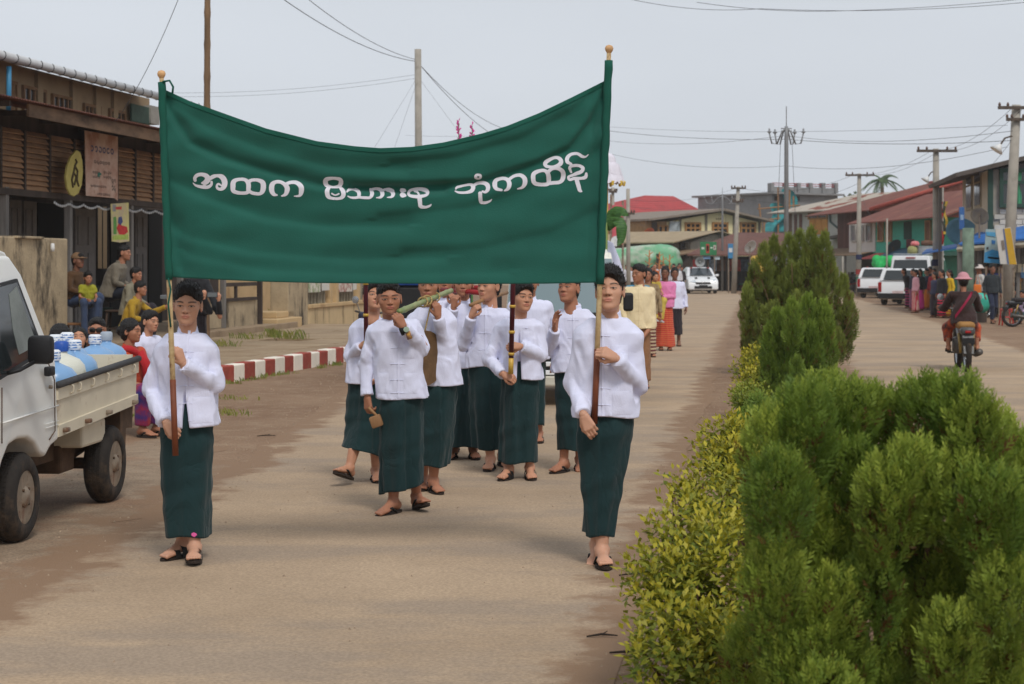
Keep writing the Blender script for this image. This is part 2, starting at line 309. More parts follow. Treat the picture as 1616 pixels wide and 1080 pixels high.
# ---------------------------------------------------------------- people: smooth fields turned into meshes
class Fld:
    def __init__(s, lo, hi, h):
        s.lo = np.array(lo, float); s.h = h; s.n = np.ceil((np.array(hi)-s.lo)/h).astype(int)+1
        s.ax = [s.lo[i]+h*np.arange(s.n[i]) for i in range(3)]; s.d = np.full(s.n, 1.0, np.float32)
    def win(s, lo, hi, m):
        i0 = np.clip(np.floor((np.array(lo)-m-s.lo)/s.h).astype(int), 0, s.n); i1 = np.clip(np.ceil((np.array(hi)+m-s.lo)/s.h).astype(int)+1, 0, s.n)
        sl = tuple(slice(a, b) for a, b in zip(i0, i1))
        if any(b <= a for a, b in zip(i0, i1)): return None, None
        g = np.meshgrid(*[s.ax[i][sl[i]] for i in range(3)], indexing='ij', sparse=True); return sl, g
    def put(s, sl, v, k, op):
        d = s.d[sl]
        if op == 'u':
            h = np.maximum(k-np.abs(d-v), 0)/max(k, 1e-6); s.d[sl] = np.minimum(d, v)-h*h*k*.25
        else:
            v = -v; h = np.maximum(k-np.abs(d-v), 0)/max(k, 1e-6); s.d[sl] = np.maximum(d, v)+h*h*k*.25
    def cone(s, a, b, ra, rb, k=.012, op='u', cut=None, sq=None):
        a = np.array(a, float); b = np.array(b, float); r = max(ra, rb)
        sl, g = s.win(np.minimum(a, b)-r, np.maximum(a, b)+r, k+2*s.h)
        if sl is None: return s
        ba = b-a; L2 = max(float(ba@ba), 1e-9)
        p = [g[i]-a[i] for i in range(3)]
        t = np.clip((p[0]*ba[0]+p[1]*ba[1]+p[2]*ba[2])/L2, 0, 1)
        q = [p[i]-ba[i]*t for i in range(3)]
        if sq is not None: q = [q[i]/sq[i] for i in range(3)]
        v = np.sqrt(q[0]**2+q[1]**2+q[2]**2)-(ra+(rb-ra)*t)
        if cut is not None: v = np.maximum(v, sum((g[i]-cut[0][i])*cut[1][i] for i in range(3)))
        s.put(sl, v, k, op); return s
    def ell(s, c, r, k=.012, op='u'):
        sl, g = s.win(np.array(c)-np.array(r), np.array(c)+np.array(r), k+2*s.h)
        if sl is None: return s
        q = np.sqrt(sum(((g[i]-c[i])/r[i])**2 for i in range(3))); s.put(sl, (q-1)*min(r), k, op); return s
    def cap(s, fn):                                  # intersect with fn(g) <= 0
        g = np.meshgrid(*s.ax, indexing='ij', sparse=True); s.d = np.maximum(s.d, fn(g)).astype(np.float32); return s
    def warp(s, fn):
        g = np.meshgrid(*s.ax, indexing='ij', sparse=True); s.d = (s.d+fn(g)).astype(np.float32); return s
    def mesh(s):
        d = s.d; d[0] = d[-1] = 1; d[:, 0] = d[:, -1] = 1; d[:, :, 0] = d[:, :, -1] = 1
        ins = d < 0; c = np.zeros(s.n-1, np.int8)
        for i in (0, 1):
            for j in (0, 1):
                for k in (0, 1): c += ins[i:s.n[0]-1+i, j:s.n[1]-1+j, k:s.n[2]-1+k]
        act = (c > 0) & (c < 8); idx = np.full(act.shape, -1, np.int64); cells = np.argwhere(act); idx[act] = np.arange(len(cells))
        P = np.zeros((len(cells), 3)); cnt = np.zeros(len(cells))
        cs = [(i, j, k) for i in (0, 1) for j in (0, 1) for k in (0, 1)]
        for a in cs:
            for ax in range(3):
                if a[ax]: continue
                b = list(a); b[ax] = 1
                da = d[tuple((cells+a).T)]; db = d[tuple((cells+b).T)]; m = (da < 0) != (db < 0)
                t = np.where(m, da/np.where(da == db, 1, da-db), 0)
                q = np.tile(np.array(a, float), (len(cells), 1)); q[:, ax] = t
                P[m] += q[m]; cnt[m] += 1
        P = P/np.maximum(cnt, 1)[:, None]; V = s.lo+(cells+P)*s.h
        Fs = []
        for ax in range(3):
            o1, o2 = [(1, 2), (2, 0), (0, 1)][ax]
            sa = [slice(None)]*3; sb = [slice(None)]*3; sa[ax] = slice(0, -1); sb[ax] = slice(1, None)
            for o in (o1, o2): sa[o] = slice(1, -1); sb[o] = slice(1, -1)
            A = ins[tuple(sa)]; B = ins[tuple(sb)]
            e = np.argwhere(A != B); fl = A[A != B]
            if len(e) == 0: continue
            e[:, o1] += 1; e[:, o2] += 1
            def cell(d1, d2):
                q = e.copy(); q[:, o1] -= d1; q[:, o2] -= d2; return idx[tuple(q.T)]
            quad = np.stack([cell(1, 1), cell(0, 1), cell(0, 0), cell(1, 0)], 1)
            quad[~fl] = quad[~fl][:, ::-1]; Fs.append(quad)
        return V, np.concatenate(Fs) if Fs else np.zeros((0, 4), int)
def mk(name, V, Fc, mat, parent=None, feat=None, smooth=True):
    me = bpy.data.meshes.new(name); n, f = len(V), len(Fc)
    me.vertices.add(n); me.vertices.foreach_set('co', np.asarray(V, np.float32).ravel())
    me.loops.add(f*4); me.loops.foreach_set('vertex_index', np.asarray(Fc, np.int32).ravel())
    me.polygons.add(f); me.polygons.foreach_set('loop_start', np.arange(0, f*4, 4, dtype=np.int32))
    me.polygons.foreach_set('use_smooth', np.ones(f, bool) if smooth else np.zeros(f, bool))
    if feat is not None:
        at = me.color_attributes.new('feat', 'FLOAT_COLOR', 'POINT'); at.data.foreach_set('color', np.asarray(feat, np.float32).ravel())
    me.update(calc_edges=True); me.validate()
    return link(name, me, mat, parent) if mat is not None else me
def skin(name, c, spec=.35):
    if name in MATS: return MATS[name]
    m = M(name, c, .55, v=.07, sc=14, b=.05, bs=160, spec=spec); n = m.node_tree; p = n.nodes['Principled BSDF']
    src = p.inputs['Base Color'].links[0].from_socket; at = n.nodes.new('ShaderNodeAttribute'); at.attribute_name = 'feat'
    mx = n.nodes.new('ShaderNodeMix'); mx.data_type = 'RGBA'; n.links.new(at.outputs['Alpha'], mx.inputs[0]); n.links.new(src, mx.inputs[6]); n.links.new(at.outputs['Color'], mx.inputs[7])
    n.links.new(mx.outputs[2], p.inputs['Base Color'])
    p.inputs['Subsurface Weight'].default_value = .08; p.inputs['Subsurface Radius'].default_value = (.01, .004, .002); p.inputs['Subsurface Scale'].default_value = .5
    return m
LODH = {0: .0036, 1: .0050, 2: .0095}; LODN = {0: .0036, 1: .0055, 2: .011}; LODC = {0: .0075, 1: .011, 2: .018}
CACHE = {}
HV = {'boy': (1, 1, 1, 0), 'boy2': (.95, 1.05, 1.1, .004), 'boy3': (1.05, .97, .95, -.002), 'man': (1.06, 1.03, 1.15, .004), 'woman': (.96, .96, .85, -.004), 'child': (1.02, .9, .7, -.006)}
def head_mesh(kind, lod):
    key = ('head', kind, lod)
    if key in CACHE: return CACHE[key]
    wx, lz, ns, jw = HV[kind]
    f = Fld((-.11,-.15,-.22), (.11,.13,.135), LODH[lod])
    f.ell((0,.014,.034), (.074*wx,.091,.083), .01); f.ell((0,-.022,-.018), (.062*wx,.066,.084*lz), .03)
    f.ell((0,-.036,-.068*lz), ((.036+jw)*wx,.042,.036), .028); f.ell((0,-.068,-.093*lz), (.020+jw,.016,.014), .025)
    for s in (-1, 1):
        f.ell((s*.040*wx,-.054,-.022), (.022,.022,.022), .025); f.ell((s*.026*wx,-.038,-.056), (.02,.024,.03), .03)
    f.cone((-.034,-.075,.021), (.034,-.075,.021), .010, .010, .024)
    f.cone((0,-.083,.008), (0,-.097-.004*(ns-1),-.027), .007, .0098*ns, .014)
    for s in (-1, 1):
        f.ell((s*.0115*ns,-.089,-.030), (.0085*ns,.009,.0075), .007)
        f.ell((s*.031*wx,-.101,.002), (.020,.014,.012), .014, 'c')
        f.ell((s*.031*wx,-.0745,.001), (.0155,.0145,.011), .003)
        f.cone((s*.017*wx,-.086,.0075), (s*.046*wx,-.078,.0065), .0035, .0035, .005)
        f.ell((s*.077*wx,.014,-.006), (.009,.021,.033), .008); f.ell((s*.084*wx,.006,-.004), (.006,.011,.018), .006, 'c')
    f.ell((0,-.083,-.053*lz), (.022,.012,.0065), .008); f.ell((0,-.081,-.063*lz), (.018,.012,.0070), .008)
    f.cone((-.020,-.0945,-.0580*lz), (.020,-.0945,-.0580*lz), .002, .002, .004, 'c')
    f.cone((0,.024,-.05), (0,.034,-.19), .043*(.9 if kind in ('woman','child') else 1), .049*(.9 if kind in ('woman','child') else 1), .022)
    V, Fc = f.mesh(); x, y, z = V[:, 0]/wx, V[:, 1], V[:, 2]; n = len(V); ft = np.zeros((n, 4)); ax = np.abs(x)
    def paint(m, c, a): 
        a = np.clip(m, 0, 1)*a; k = a[:, None]; tot = ft[:, 3:4]*(1-k)+k
        ft[:, :3] = np.where(tot > 1e-5, (ft[:, :3]*ft[:, 3:4]*(1-k)+np.array(lin(c))*k)/np.maximum(tot, 1e-5), 0); ft[:, 3:4] = tot
    fr = (y < -.045)
    sm = lambda d, w_: np.clip(.5-d/w_, 0, 1)
    paint(fr*sm(np.sqrt(((ax-.031)/.0155)**2+((z-.001)/.0046)**2)-1, .5), (182,164,152), .75)
    paint(fr*sm(np.sqrt((ax-.031)**2+(z-.0012)**2)-.0056, .003)*(np.abs(z-.001) < .0052), (26,16,12), 1)
    lid = .0058-((ax-.031)/.017)**2*.005
    paint(fr*(np.abs(ax-.031) < .018)*sm(np.abs(z-lid)-.0018, .003), (30,20,16), .95)
    br = .0215+.004*(1-((ax-.036)/.022)**2)
    paint(fr*sm(np.abs(ax-.034)-.021, .006)*sm(np.abs(z-br)-.0040, .004), (28,19,15), .92)
    lipw = np.sqrt((x/.022)**2+((z+.058*lz)/.0115)**2)-1
    paint(fr*sm(lipw, .35), (176,92,84), .5); paint(fr*(ax < .021)*sm(np.abs(z+.0585*lz)-.001, .0022), (92,44,40), .7)
    paint((y < -.09)*sm(np.sqrt(((ax-.0085)/.005)**2+((z+.0375)/.0035)**2)-1, .6), (60,32,26), .85)
    CACHE[key] = (V, Fc, ft); return CACHE[key]
def hair_mesh(style, lod, hk='boy'):
    key = ('hair', style, lod, hk)
    if key in CACHE: return CACHE[key]
    wx = HV[hk][0]; h = LODH[lod]*1.1
    f = Fld((-.13,-.15,-.45), (.13,.21,.17), h)
    if style in ('short', 'short2', 'crew'):
        t = {'short': .017, 'short2': .024, 'crew': .008}[style]
        f.ell((0,.016,.036), (.074*wx+t*.22,.091+t*.35,.083+t*.5), .01); f.ell((0,.010,.062), (.066*wx+t*.5,.084+t*.4,.056+t), .02)
        f.ell((0,-.055,.088), (.050,.034,.026+t*.5), .02)
        if style == 'short2': f.ell((.012,-.072,.075), (.045,.026,.022), .02)
        f.ell((0,.05,-.03), (.056*wx,.05,.055), .03)
        f.ell((0,-.120,-.006), (.084,.076,.084), .010, 'c'); f.cone((-.2,-.03,-.06), (.2,-.03,-.06), .055, .055, .012, 'c')
        f.cone((-.2,.03,-.115), (.2,.03,-.115), .06, .06, .012, 'c')
        for s in (-1, 1): f.ell((s*.088*wx,.012,-.02), (.02,.026,.045), .006, 'c')
    else:
        f.ell((0,.018,.036), (.084*wx,.102,.094), .01); f.ell((0,.045,-.03), (.075*wx,.062,.07), .03)
        f.ell((0,-.115,-.012), (.080,.075,.083), .012, 'c')
        if style == 'bun': f.ell((0,.115,.0), (.045,.042,.042), .02)
        if style == 'top_bun': f.ell((0,.06,.125), (.035,.035,.03), .015)
        if style == 'pony': f.cone((0,.105,.03), (0,.135,-.06), .026, .03, .02); f.cone((0,.135,-.06), (0,.115,-.30), .03, .012, .02)
        if style == 'long': f.cone((0,.055,-.03), (0,.085,-.30), .07, .055, .04)
        f.cone((-.2,-.035,-.075), (.2,-.035,-.075), .055, .055, .012, 'c')
    if lod < 2:
        def wv(g):
            p = np.stack(np.broadcast_arrays(g[0]*140, g[1]*110, g[2]*70), -1); q = np.stack(np.broadcast_arrays(g[0]*300, g[1]*260, g[2]*160), -1)
            return .0032*noise3(p, 1.3)+.0034*noise3(q, 4.1)
        f.warp(wv)
    V, Fc = f.mesh()
    if lod < 2:                                       # loose strands that break the outline
        rs = np.random.RandomState(len(style)+lod); n = 1500 if lod == 0 else 700; P = V[rs.randint(0, len(V), n)]; P = P[(P[:, 2] > -.02)]; n = len(P)
        N = P-np.array((0,.02,.0)); N /= np.linalg.norm(N, axis=1)[:, None]; D = N*.75+np.array((0,-.25,.25))+rs.normal(0,.35,(n,3)); D /= np.linalg.norm(D, axis=1)[:, None]; S = np.cross(D, rs.normal(0,1,(n,3))); S /= np.linalg.norm(S, axis=1)[:, None]
        L_ = rs.uniform(.007,.017,n)[:, None]*(1 if style != 'crew' else .5); w_ = .0013; Q = np.stack([P-N*.003-S*w_, P-N*.003+S*w_, P+D*L_+S*w_*.3, P+D*L_-S*w_*.3], 1).reshape(-1,3)
        Fc = np.concatenate([Fc, len(V)+np.arange(4*n).reshape(-1,4)]); V = np.concatenate([V, Q])
    CACHE[key] = (V, Fc); return CACHE[key]
def hand_mesh(curl, thumb, lod, spread=.012):
    """right-handed frame: +z towards the fingers, -y palm side, +x thumb side; origin at the wrist"""
    key = ('hand', curl, thumb, lod, spread)
    if key in CACHE: return CACHE[key]
    f = Fld((-.075,-.11,-.08), (.085,.05,.20), LODN[lod]); k = .008
    f.cone((0,0,-.028), (0,0,.01), .0215, .021, k, sq=(1.1,.85,1))
    lens = (.92, 1.0, .94, .76); xs = (.029, .010, -.009, -.027)
    for i in range(4):
        kn = np.array((xs[i], .0, .088-(.004 if i == 0 else .009 if i == 3 else 0)))
        f.cone((xs[i]*.5, .002, .015), kn, .016, .0115, .012)
        p = kn; an = 0.0
        for j, (L_, r0, r1) in enumerate(((.044, .0098, .0090), (.027, .0088, .0082), (.022, .0080, .0068))):
            an += math.radians(curl[i][j] if hasattr(curl[i], '__len__') else curl[i]*(1, 1.15, .8)[j])
            q = p+np.array((xs[i]*spread*3*(1 if j == 0 else 0), -math.sin(an), math.cos(an)))*L_*lens[i]*.96
            f.cone(p, q, r0, r1, .004); p = q
    tp = [(.020, -.004, .022), (.040, -.020, .048), (.046, -.032, .074), (.040, -.040, .096)] if thumb == 'open' else [(.020, -.006, .022), (.038, -.028, .046), (.030, -.050, .066), (.010, -.058, .074)]
    for a, b, r0, r1 in zip(tp[:-1], tp[1:], (.017, .0115, .0105), (.0125, .0105, .0085)): f.cone(a, b, r0, r1, .007)
    V, Fc = f.mesh(); CACHE[key] = (V, Fc); return CACHE[key]
def foot_mesh(lod):
    key = ('foot', lod)
    if key in CACHE: return CACHE[key]
    f = Fld((-.06,-.22,-.085), (.06,.08,.14), LODN[lod])
    f.cone((0,0,.13), (0,0,-.01), .036, .034, .02); f.ell((0,.036,-.043), (.030,.036,.034), .02); f.cone((0,-.01,-.025), (.004,-.105,-.052), .036, .026, .03)
    f.ell((0,-.115,-.058), (.044,.042,.018), .02)
    for x, l, r in ((.030,.062,.0125), (.011,.060,.0095), (-.005,.054,.009), (-.020,.046,.0085), (-.034,.036,.008)): f.cone((x*.9,-.125,-.060), (x,-.125-l*.9,-.066), r*1.1, r, .004)
    for s in (-1, 1): f.ell((s*.033,.004,-.004), (.011,.013,.013), .01)
    V, Fc = f.mesh(); CACHE[key] = (V, Fc); return CACHE[key]
def sole_mesh():
    if 'sole' in CACHE: return CACHE['sole']
    prof = []
    for k in range(24):
        t = 2*math.pi*k/24; y = -math.cos(t)*.138-.058; q = (y+.196)/.276
        wd = .046-.012*max(0, q-.35)*1.4; prof.append((math.sin(t)*wd*1.05, y, 0))
    CACHE['sole'] = MB().prism([Vector(p) for p in prof], (0,0,.018)).mesh('sole'); return CACHE['sole']
def strap_mesh(kind):
    if ('st', kind) in CACHE: return CACHE[('st', kind)]
    b = MB()
    if kind == 'thong':
        for s in (-1, 1): b.tube([(.012,-.135,.018), (.010+s*.012,-.112,.050), (s*.036,-.060,.052), (s*.044,-.022,.016)], [.006,.0085,.0085,.008], 6)
    else:
        for (y, z, dy) in ((-.085, .058, .01), (-.035, .078, .0)):
            b.grid(lambda u, v: (-.049*math.cos(math.pi*u), y+(v-.5)*.045+dy*math.cos(math.pi*u), .012+z*math.sin(math.pi*u)**.7), 12, 2)
        b.tube([(.012,-.148,.02), (.010,-.125,.05), (.006,-.10,.065)], .006, 6)
    CACHE[('st', kind)] = b.mesh('strap', True); return CACHE[('st', kind)]
def frame_mat(z, y):
    """3x3 with columns x,y,z; z along the limb, y roughly given"""
    z = np.array(z, float); z /= np.linalg.norm(z); y = np.array(y, float); y = y-z*(y@z); y /= np.linalg.norm(y)+1e-9
    return np.stack([np.cross(y, z), y, z], 1)
FIST = ((62,88,55),)*4; GRIP = ((50,80,62), (52,82,62), (54,84,62), (58,84,60)); RELAX = (18, 22, 26, 30); POINT = ((4,6,4), (58,88,60), (60,88,60), (60,88,60)); OPEN = (3, 5, 6, 8)
def cotton(name, c, r=.85, b=.20, c2=None, sc=7.):
    if name in MATS: return MATS[name]
    m = M(name, c, r, v=.03, sc=9, b=.12, bs=150, sheen=.1, c2=c2); n = m.node_tree; L = n.links.new; p = n.nodes['Principled BSDF']
    tc = n.nodes.new('ShaderNodeTexCoord'); mp = n.nodes.new('ShaderNodeMapping'); mp.inputs['Scale'].default_value = (1.25, 1.25, .62); mp.inputs['Rotation'].default_value = (.15,.25,0)
    oi = n.nodes.new('ShaderNodeObjectInfo'); vm = n.nodes.new('ShaderNodeVectorMath'); vm.operation = 'SCALE'; vm.inputs[0].default_value = (9,5,7); L(oi.outputs['Random'], vm.inputs['Scale']); L(vm.outputs[0], mp.inputs['Location'])
    no = n.nodes.new('ShaderNodeTexNoise'); no.inputs['Scale'].default_value = sc; no.inputs['Detail'].default_value = 3; no.inputs['Distortion'].default_value = 1.4; L(tc.outputs['Object'], mp.inputs[0]); L(mp.outputs[0], no.inputs['Vector'])
    m1 = n.nodes.new('ShaderNodeMath'); m1.operation = 'SUBTRACT'; L(no.outputs[0], m1.inputs[0]); m1.inputs[1].default_value = .5
    m2 = n.nodes.new('ShaderNodeMath'); m2.operation = 'ABSOLUTE'; L(m1.outputs[0], m2.inputs[0]); m3 = n.nodes.new('ShaderNodeMath'); m3.operation = 'POWER'; L(m2.outputs[0], m3.inputs[0]); m3.inputs[1].default_value = .6
    bp = n.nodes.new('ShaderNodeBump'); bp.inputs['Strength'].default_value = b; bp.inputs['Distance'].default_value = .05; L(m3.outputs[0], bp.inputs['Height'])
    old = p.inputs['Normal'].links[0].from_socket; L(old, bp.inputs['Normal']); L(bp.outputs[0], p.inputs['Normal']); return m
HAIR = M('black_hair', (22,19,18), .45, v=.25, sc=60, b=.5, bs=220, st=(1,1,.3), spec=.4)
def person(label, at, rz=0.0, H=1.65, lod=1, tone=None, head='boy', yaw=0, pitch=0, roll=0, hair='short', J=None, PX=None, hands=None, top=None, bot=None, shoe='thong', shoe_mat=None, extra=None, group=None, lean=0.0, fat=1.0, hz=0.0, hat=None):
    k = H/1.65; X0, Y0 = at[0], at[1]; Z0 = at[2] if len(at) > 2 else 0.0
    j = {'hip': (0,0,.90), 'neck': (0,.012,1.36), 'head': (0,-.012,1.537), 'sa': (-.158,.005,1.305), 'sb': (.158,.005,1.305), 'ea': (-.225,.035,1.055), 'eb': (.225,.035,1.055),
         'wa': (-.235,-.03,.815), 'wb': (.235,-.03,.815), 'ha': (-.070,0,.86), 'hb': (.070,0,.86), 'ka': (-.085,-.025,.48), 'kb': (.085,-.025,.48), 'aa': (-.085,.02,.098), 'ab': (.085,.02,.098)}
    j = {a: np.array(b)*k for a, b in j.items()}
    for n_ in ('neck', 'head', 'sa', 'sb'): j[n_][1] -= lean*(j[n_][2]-.9*k)
    if J:
        for a, b in J.items(): j[a] = np.array(b, float)
    if PX:                                            # joints read off the photograph: (px, py, metres in front of the body)
        c_, s_ = math.cos(-rz), math.sin(-rz)
        for a, (px, py, dy) in PX.items():
            p = W(px, py, Y0-dy); dx, dyy = p.x-X0, -dy
            j[a] = np.array((dx*c_-dyy*s_, dx*s_+dyy*c_, p.z-Z0))
    for s in 'ab':
        if not (extra or {}).get('free'): j['a'+s][2] = max(j['a'+s][2], .098*k+(extra or {}).get('lift'+s, 0))
    tone = tone or skin('skin_tan', (176,124,96)); top = dict(top or {}); bot = dict(bot or {}); hands = hands or {}
    Vs, Fs, Ft = [], [], []
    def app(V, Fc, ft=None):
        o = sum(len(q) for q in Vs); Vs.append(V); Fs.append(Fc+o); Ft.append(np.zeros((len(V), 4)) if ft is None else ft)
    # trunk and limbs under the clothes
    b = Fld(np.min(list(j.values()), 0)-.16, np.max(list(j.values()), 0)+.16, max(LODC[lod]*1.25, .011))
    nk, hp = j['neck'], j['hip']; mid = (nk+hp)/2
    b.cone(hp, mid, .09*k*fat, .085*k*fat, .03, sq=(1.25,.9,1)); b.cone(mid, nk-(0,0,.10*k), .085*k*fat, .07*k, .03, sq=(1.25,.9,1)); b.cone(nk-(0,0,.08*k), j['head'], .055*k, .05*k, .03)
    for s in 'ab':
        b.cone(nk-(0,0,.06*k), j['s'+s], .05*k, .047*k, .03); b.cone(j['s'+s], j['e'+s], .040*k*fat, .034*k*fat, .015); b.cone(j['e'+s], j['w'+s], .036*k, .024*k, .01)
        b.cone(hp, j['h'+s], .06*k, .055*k, .03); b.cone(j['h'+s], j['k'+s], .052*k*fat, .042*k, .02); b.cone(j['k'+s], j['a'+s], .05*k, .034*k, .012)
        b.cone(j['k'+s]*.72+j['a'+s]*.28+np.array((0,.012,0)), j['k'+s]*.5+j['a'+s]*.5+np.array((0,.012,0)), .044*k, .040*k, .03)
    app(*b.mesh())
    R = np.array(Euler((math.radians(-pitch), math.radians(roll), math.radians(yaw)), 'XYZ').to_matrix()); hsz = k*(1.04 if head != 'child' else 1.30)*(1+hz)
    V, Fc, ft = head_mesh(head, lod); app(V*hsz @ R.T+j['head'], Fc, ft)
    for s in 'ab':
        hd = hands.get(s, {}); sg = 1 if s == 'b' else -1
        if hd.get('none'): continue
        z = np.array(hd['z'] if 'z' in hd else j['w'+s]-j['e'+s], float); back = np.array(hd.get('back', (sg*1.0, .2, 0) if 'z' not in hd else (0,-1,0)), float)
        Mx = frame_mat(z, back)
        V, Fc = hand_mesh(hd.get('curl', RELAX), hd.get('thumb', 'open'), lod, hd.get('spread', .012)); V = V*(k*.93*hd.get('s', 1)); V = V.copy()
        mir = hd.get('mir', s == 'a')
        if mir: V[:, 0] *= -1; Fc = Fc[:, ::-1]
        app(V @ Mx.T+j['w'+s], Fc)
    if shoe != 'none':
        for s in 'ab':
            fd = (extra or {}).get('foot'+s, (0, 0)); Rf = np.array(Euler((math.radians(fd[1]), 0, math.radians(fd[0])), 'XYZ').to_matrix())
            V, Fc = foot_mesh(lod); V = V*k; V = V.copy()
            if s == 'b': V[:, 0] *= -1; Fc = Fc[:, ::-1]
            app(V @ Rf.T+j['a'+s], Fc)
    o = mk('person', np.concatenate(Vs), np.concatenate(Fs), tone, None, np.concatenate(Ft))
    o.location = (X0, Y0, Z0); o.rotation_euler = (0, 0, rz); tag(o, label, 'person', group)
    if hair:
        V, Fc = hair_mesh(hair, lod, head); mk('hair', V*hsz @ R.T+j['head'], Fc, HAIR, o)
    if hat:
        V, Fc = hat_mesh(hat[0], lod); mk('hat', V*hsz @ R.T+j['head'], Fc, hat[1], o)
    if shoe in ('thong', 'slide', 'shoe'):
        sm_ = shoe_mat or M('black_rubber', (30,27,25), .8, b=.1)
        for s in 'ab':
            fd = (extra or {}).get('foot'+s, (0, 0)); Rf = Euler((math.radians(fd[1]), 0, math.radians(fd[0])), 'XYZ')
            if shoe == 'shoe':
                f = Fld((-.07,-.25,-.10), (.07,.09,.04), LODN[lod]*1.4); f.ell((0,.03,-.04), (.04,.045,.045), .03); f.cone((0,-.01,-.03), (0,-.15,-.055), .042, .034, .03); f.cap(lambda g: -.078-g[2]+0*g[0]+0*g[1])
                V, Fc = f.mesh(); sh = mk('shoe', V*k, Fc, sm_, o)
                sh.location = j['a'+s]; sh.rotation_euler = Rf; continue
            off = Rf.to_matrix() @ Vector((0, 0, -.098*k))
            sh = link('sandal', sole_mesh(), M('sandal_sole', (48,38,32), .9), o, loc=Vector(j['a'+s])+off, rot=Rf, scale=(k*(1 if s == 'a' else -1), k, k))
            link('strap', strap_mesh(shoe), sm_, sh)
    # ---- upper garment
    tp = dict(kind='jacket', mat=None, hem=.80, slv=1.0, w=1.0, col=True, puff=1.0); tp.update(top); hsh = hp[2]-.90*k; hsh = hsh if abs(hsh) > .15 else 0.0; hemz = tp['hem']*k+hsh
    allp = np.array([j[a] for a in ('hip','neck','sa','sb','ea','eb','wa','wb')]); lo = allp.min(0)-.19; hi = allp.max(0)+.19; lo[2] = min(hemz, lo[2]+.12)-.03
    f = Fld(lo, hi, LODC[lod]); wv = tp['w']*k*fat; zs = np.array([hemz-.02, hemz+.10*k, 1.02*k, 1.16*k, 1.28*k, 1.35*k, 1.40*k])
    dz = nk[2]-1.36*k-hsh; zs = zs+np.linspace(0, 1, 7)*dz; zs[1:] += hsh;  
    ws = np.array([.184, .180, .170, .174, .172, .120, .062])*wv; ds = np.array([.138, .132, .122, .126, .116, .088, .060])*wv
    g = np.meshgrid(*f.ax, indexing='ij', sparse=True); zz = g[2]; tt = np.clip((zz-hp[2])/max(nk[2]-hp[2], .05), -.6, 1.1)
    sh_ = (j['sa']+j['sb'])/2; ang = math.atan2(j['sb'][1]-j['sa'][1], j['sb'][0]-j['sa'][0])*np.clip(tt, 0, 1)
    ccx = hp[0]+(sh_[0]-hp[0])*tt; ccy = hp[1]+(nk[1]-hp[1])*tt
    wz = np.interp(zz.ravel(), zs, ws).reshape(zz.shape); dzz = np.interp(zz.ravel(), zs, ds).reshape(zz.shape)
    rx = (g[0]-ccx)*np.cos(ang)+(g[1]-ccy)*np.sin(ang); ry = -(g[0]-ccx)*np.sin(ang)+(g[1]-ccy)*np.cos(ang)
    q = (np.abs(rx/wz)**2.5+np.abs(ry/dzz)**2.5)**(1/2.5)
    tor = (q-1)*np.minimum(wz, dzz)*.9; tor = np.maximum(tor, zz-(nk[2]+.002*k)); f.d = np.minimum(f.d, tor).astype(np.float32)
    for s in 'ab':
        sh, el, wr = j['s'+s], j['e'+s], j['w'+s]; pf = tp['puff']
        f.cone(nk-(0,0,.06*k), sh-(0,0,.012*k), .052*k, .056*k, .05)
        if tp['slv'] >= .9:
            f.cone(sh, el, .058*k*pf*fat, .053*k*pf, .012); d = (wr-el)/np.linalg.norm(wr-el); cu = wr-d*.012*k
            f.cone(el, cu+d*.05, .053*k*pf, .038*k*pf, .005, cut=(cu, d))
            if lod == 0: f.cone(cu-d*.055*k, cu-d*.002*k, .046*k*pf, .043*k*pf, .004, cut=(cu+d*.004, d))
        elif tp['slv'] > 0:
            e2 = sh+(el-sh)*tp['slv']; d = (el-sh)/np.linalg.norm(el-sh); f.cone(sh, e2+d*.06, .066*k*pf*fat, .066*k*pf, .025, cut=(e2, d))
    if tp['col']: f.cone(nk+(0,.004,-.03*k), nk+(0,-.010*k,.046*k), .068*k, .0560*k, .003, cut=(nk+np.array((0,0,.050*k)), (0,-.25,.97)))
    sd_ = (sum(map(ord, label)) % 97)*.37
    if lod < 2:
        def folds(g):
            P = np.stack(np.broadcast_arrays(g[0], g[1], g[2]), -1); A = noise3(P*np.array((26., 26., 15.)), sd_); B = noise3(P*np.array((60., 60., 34.)), sd_+3); 
            am = np.full(A.shape, .0026)
            for s in 'ab':
                dd = np.sqrt(((P-j['e'+s])**2).sum(-1)); am += .0064*np.exp(-(dd/.12)**2)
                dd = np.sqrt(((P-(j['s'+s]-np.array((0,0,.10*k))))**2).sum(-1)); am += .0026*np.exp(-(dd/.10)**2)
            am += .0028*np.clip((hemz+.16-P[..., 2])/.16, 0, 1)
            return am*(A*1.6+1.5*(np.abs(noise3(P*np.array((30., 34., 20.))+A[..., None]*.8, sd_+7))-.4))+.0014*B
        f.warp(folds)
    if tp.get('open'): f.cone((tp['open'][0], -.13, tp['open'][1]), (tp['open'][0]+tp['open'][3], -.13, hemz-.03), .004, tp['open'][2], .004, 'c', sq=(1,6,1))
    ph = (len(label) % 11); hw = .006*k
    f.cap(lambda g: (hemz+hw*np.sin(g[0]*17+ph)+hw*np.sin(g[1]*23))-g[2])
    V, Fc = f.mesh(); mt = tp['mat'] or cotton('white_cotton', (217,219,241), b=.10)
    jk = mk({'jacket': 'jacket', 'shirt': 'shirt', 'blouse': 'blouse'}[tp['kind']], V, Fc, mt, o)
    # ---- lower garment
    bt = dict(kind='longyi', mat=None, hem=.17, w1=.15, d1=.13, cx=0.0, cy=0.0, wrap=.15, seed=1, tilt=0.0, amp=1.0, kx=0.0); bt.update(bot)
    mt = bt['mat'] or cotton('green_longyi', (14,45,47), .88, .28, sc=5.)
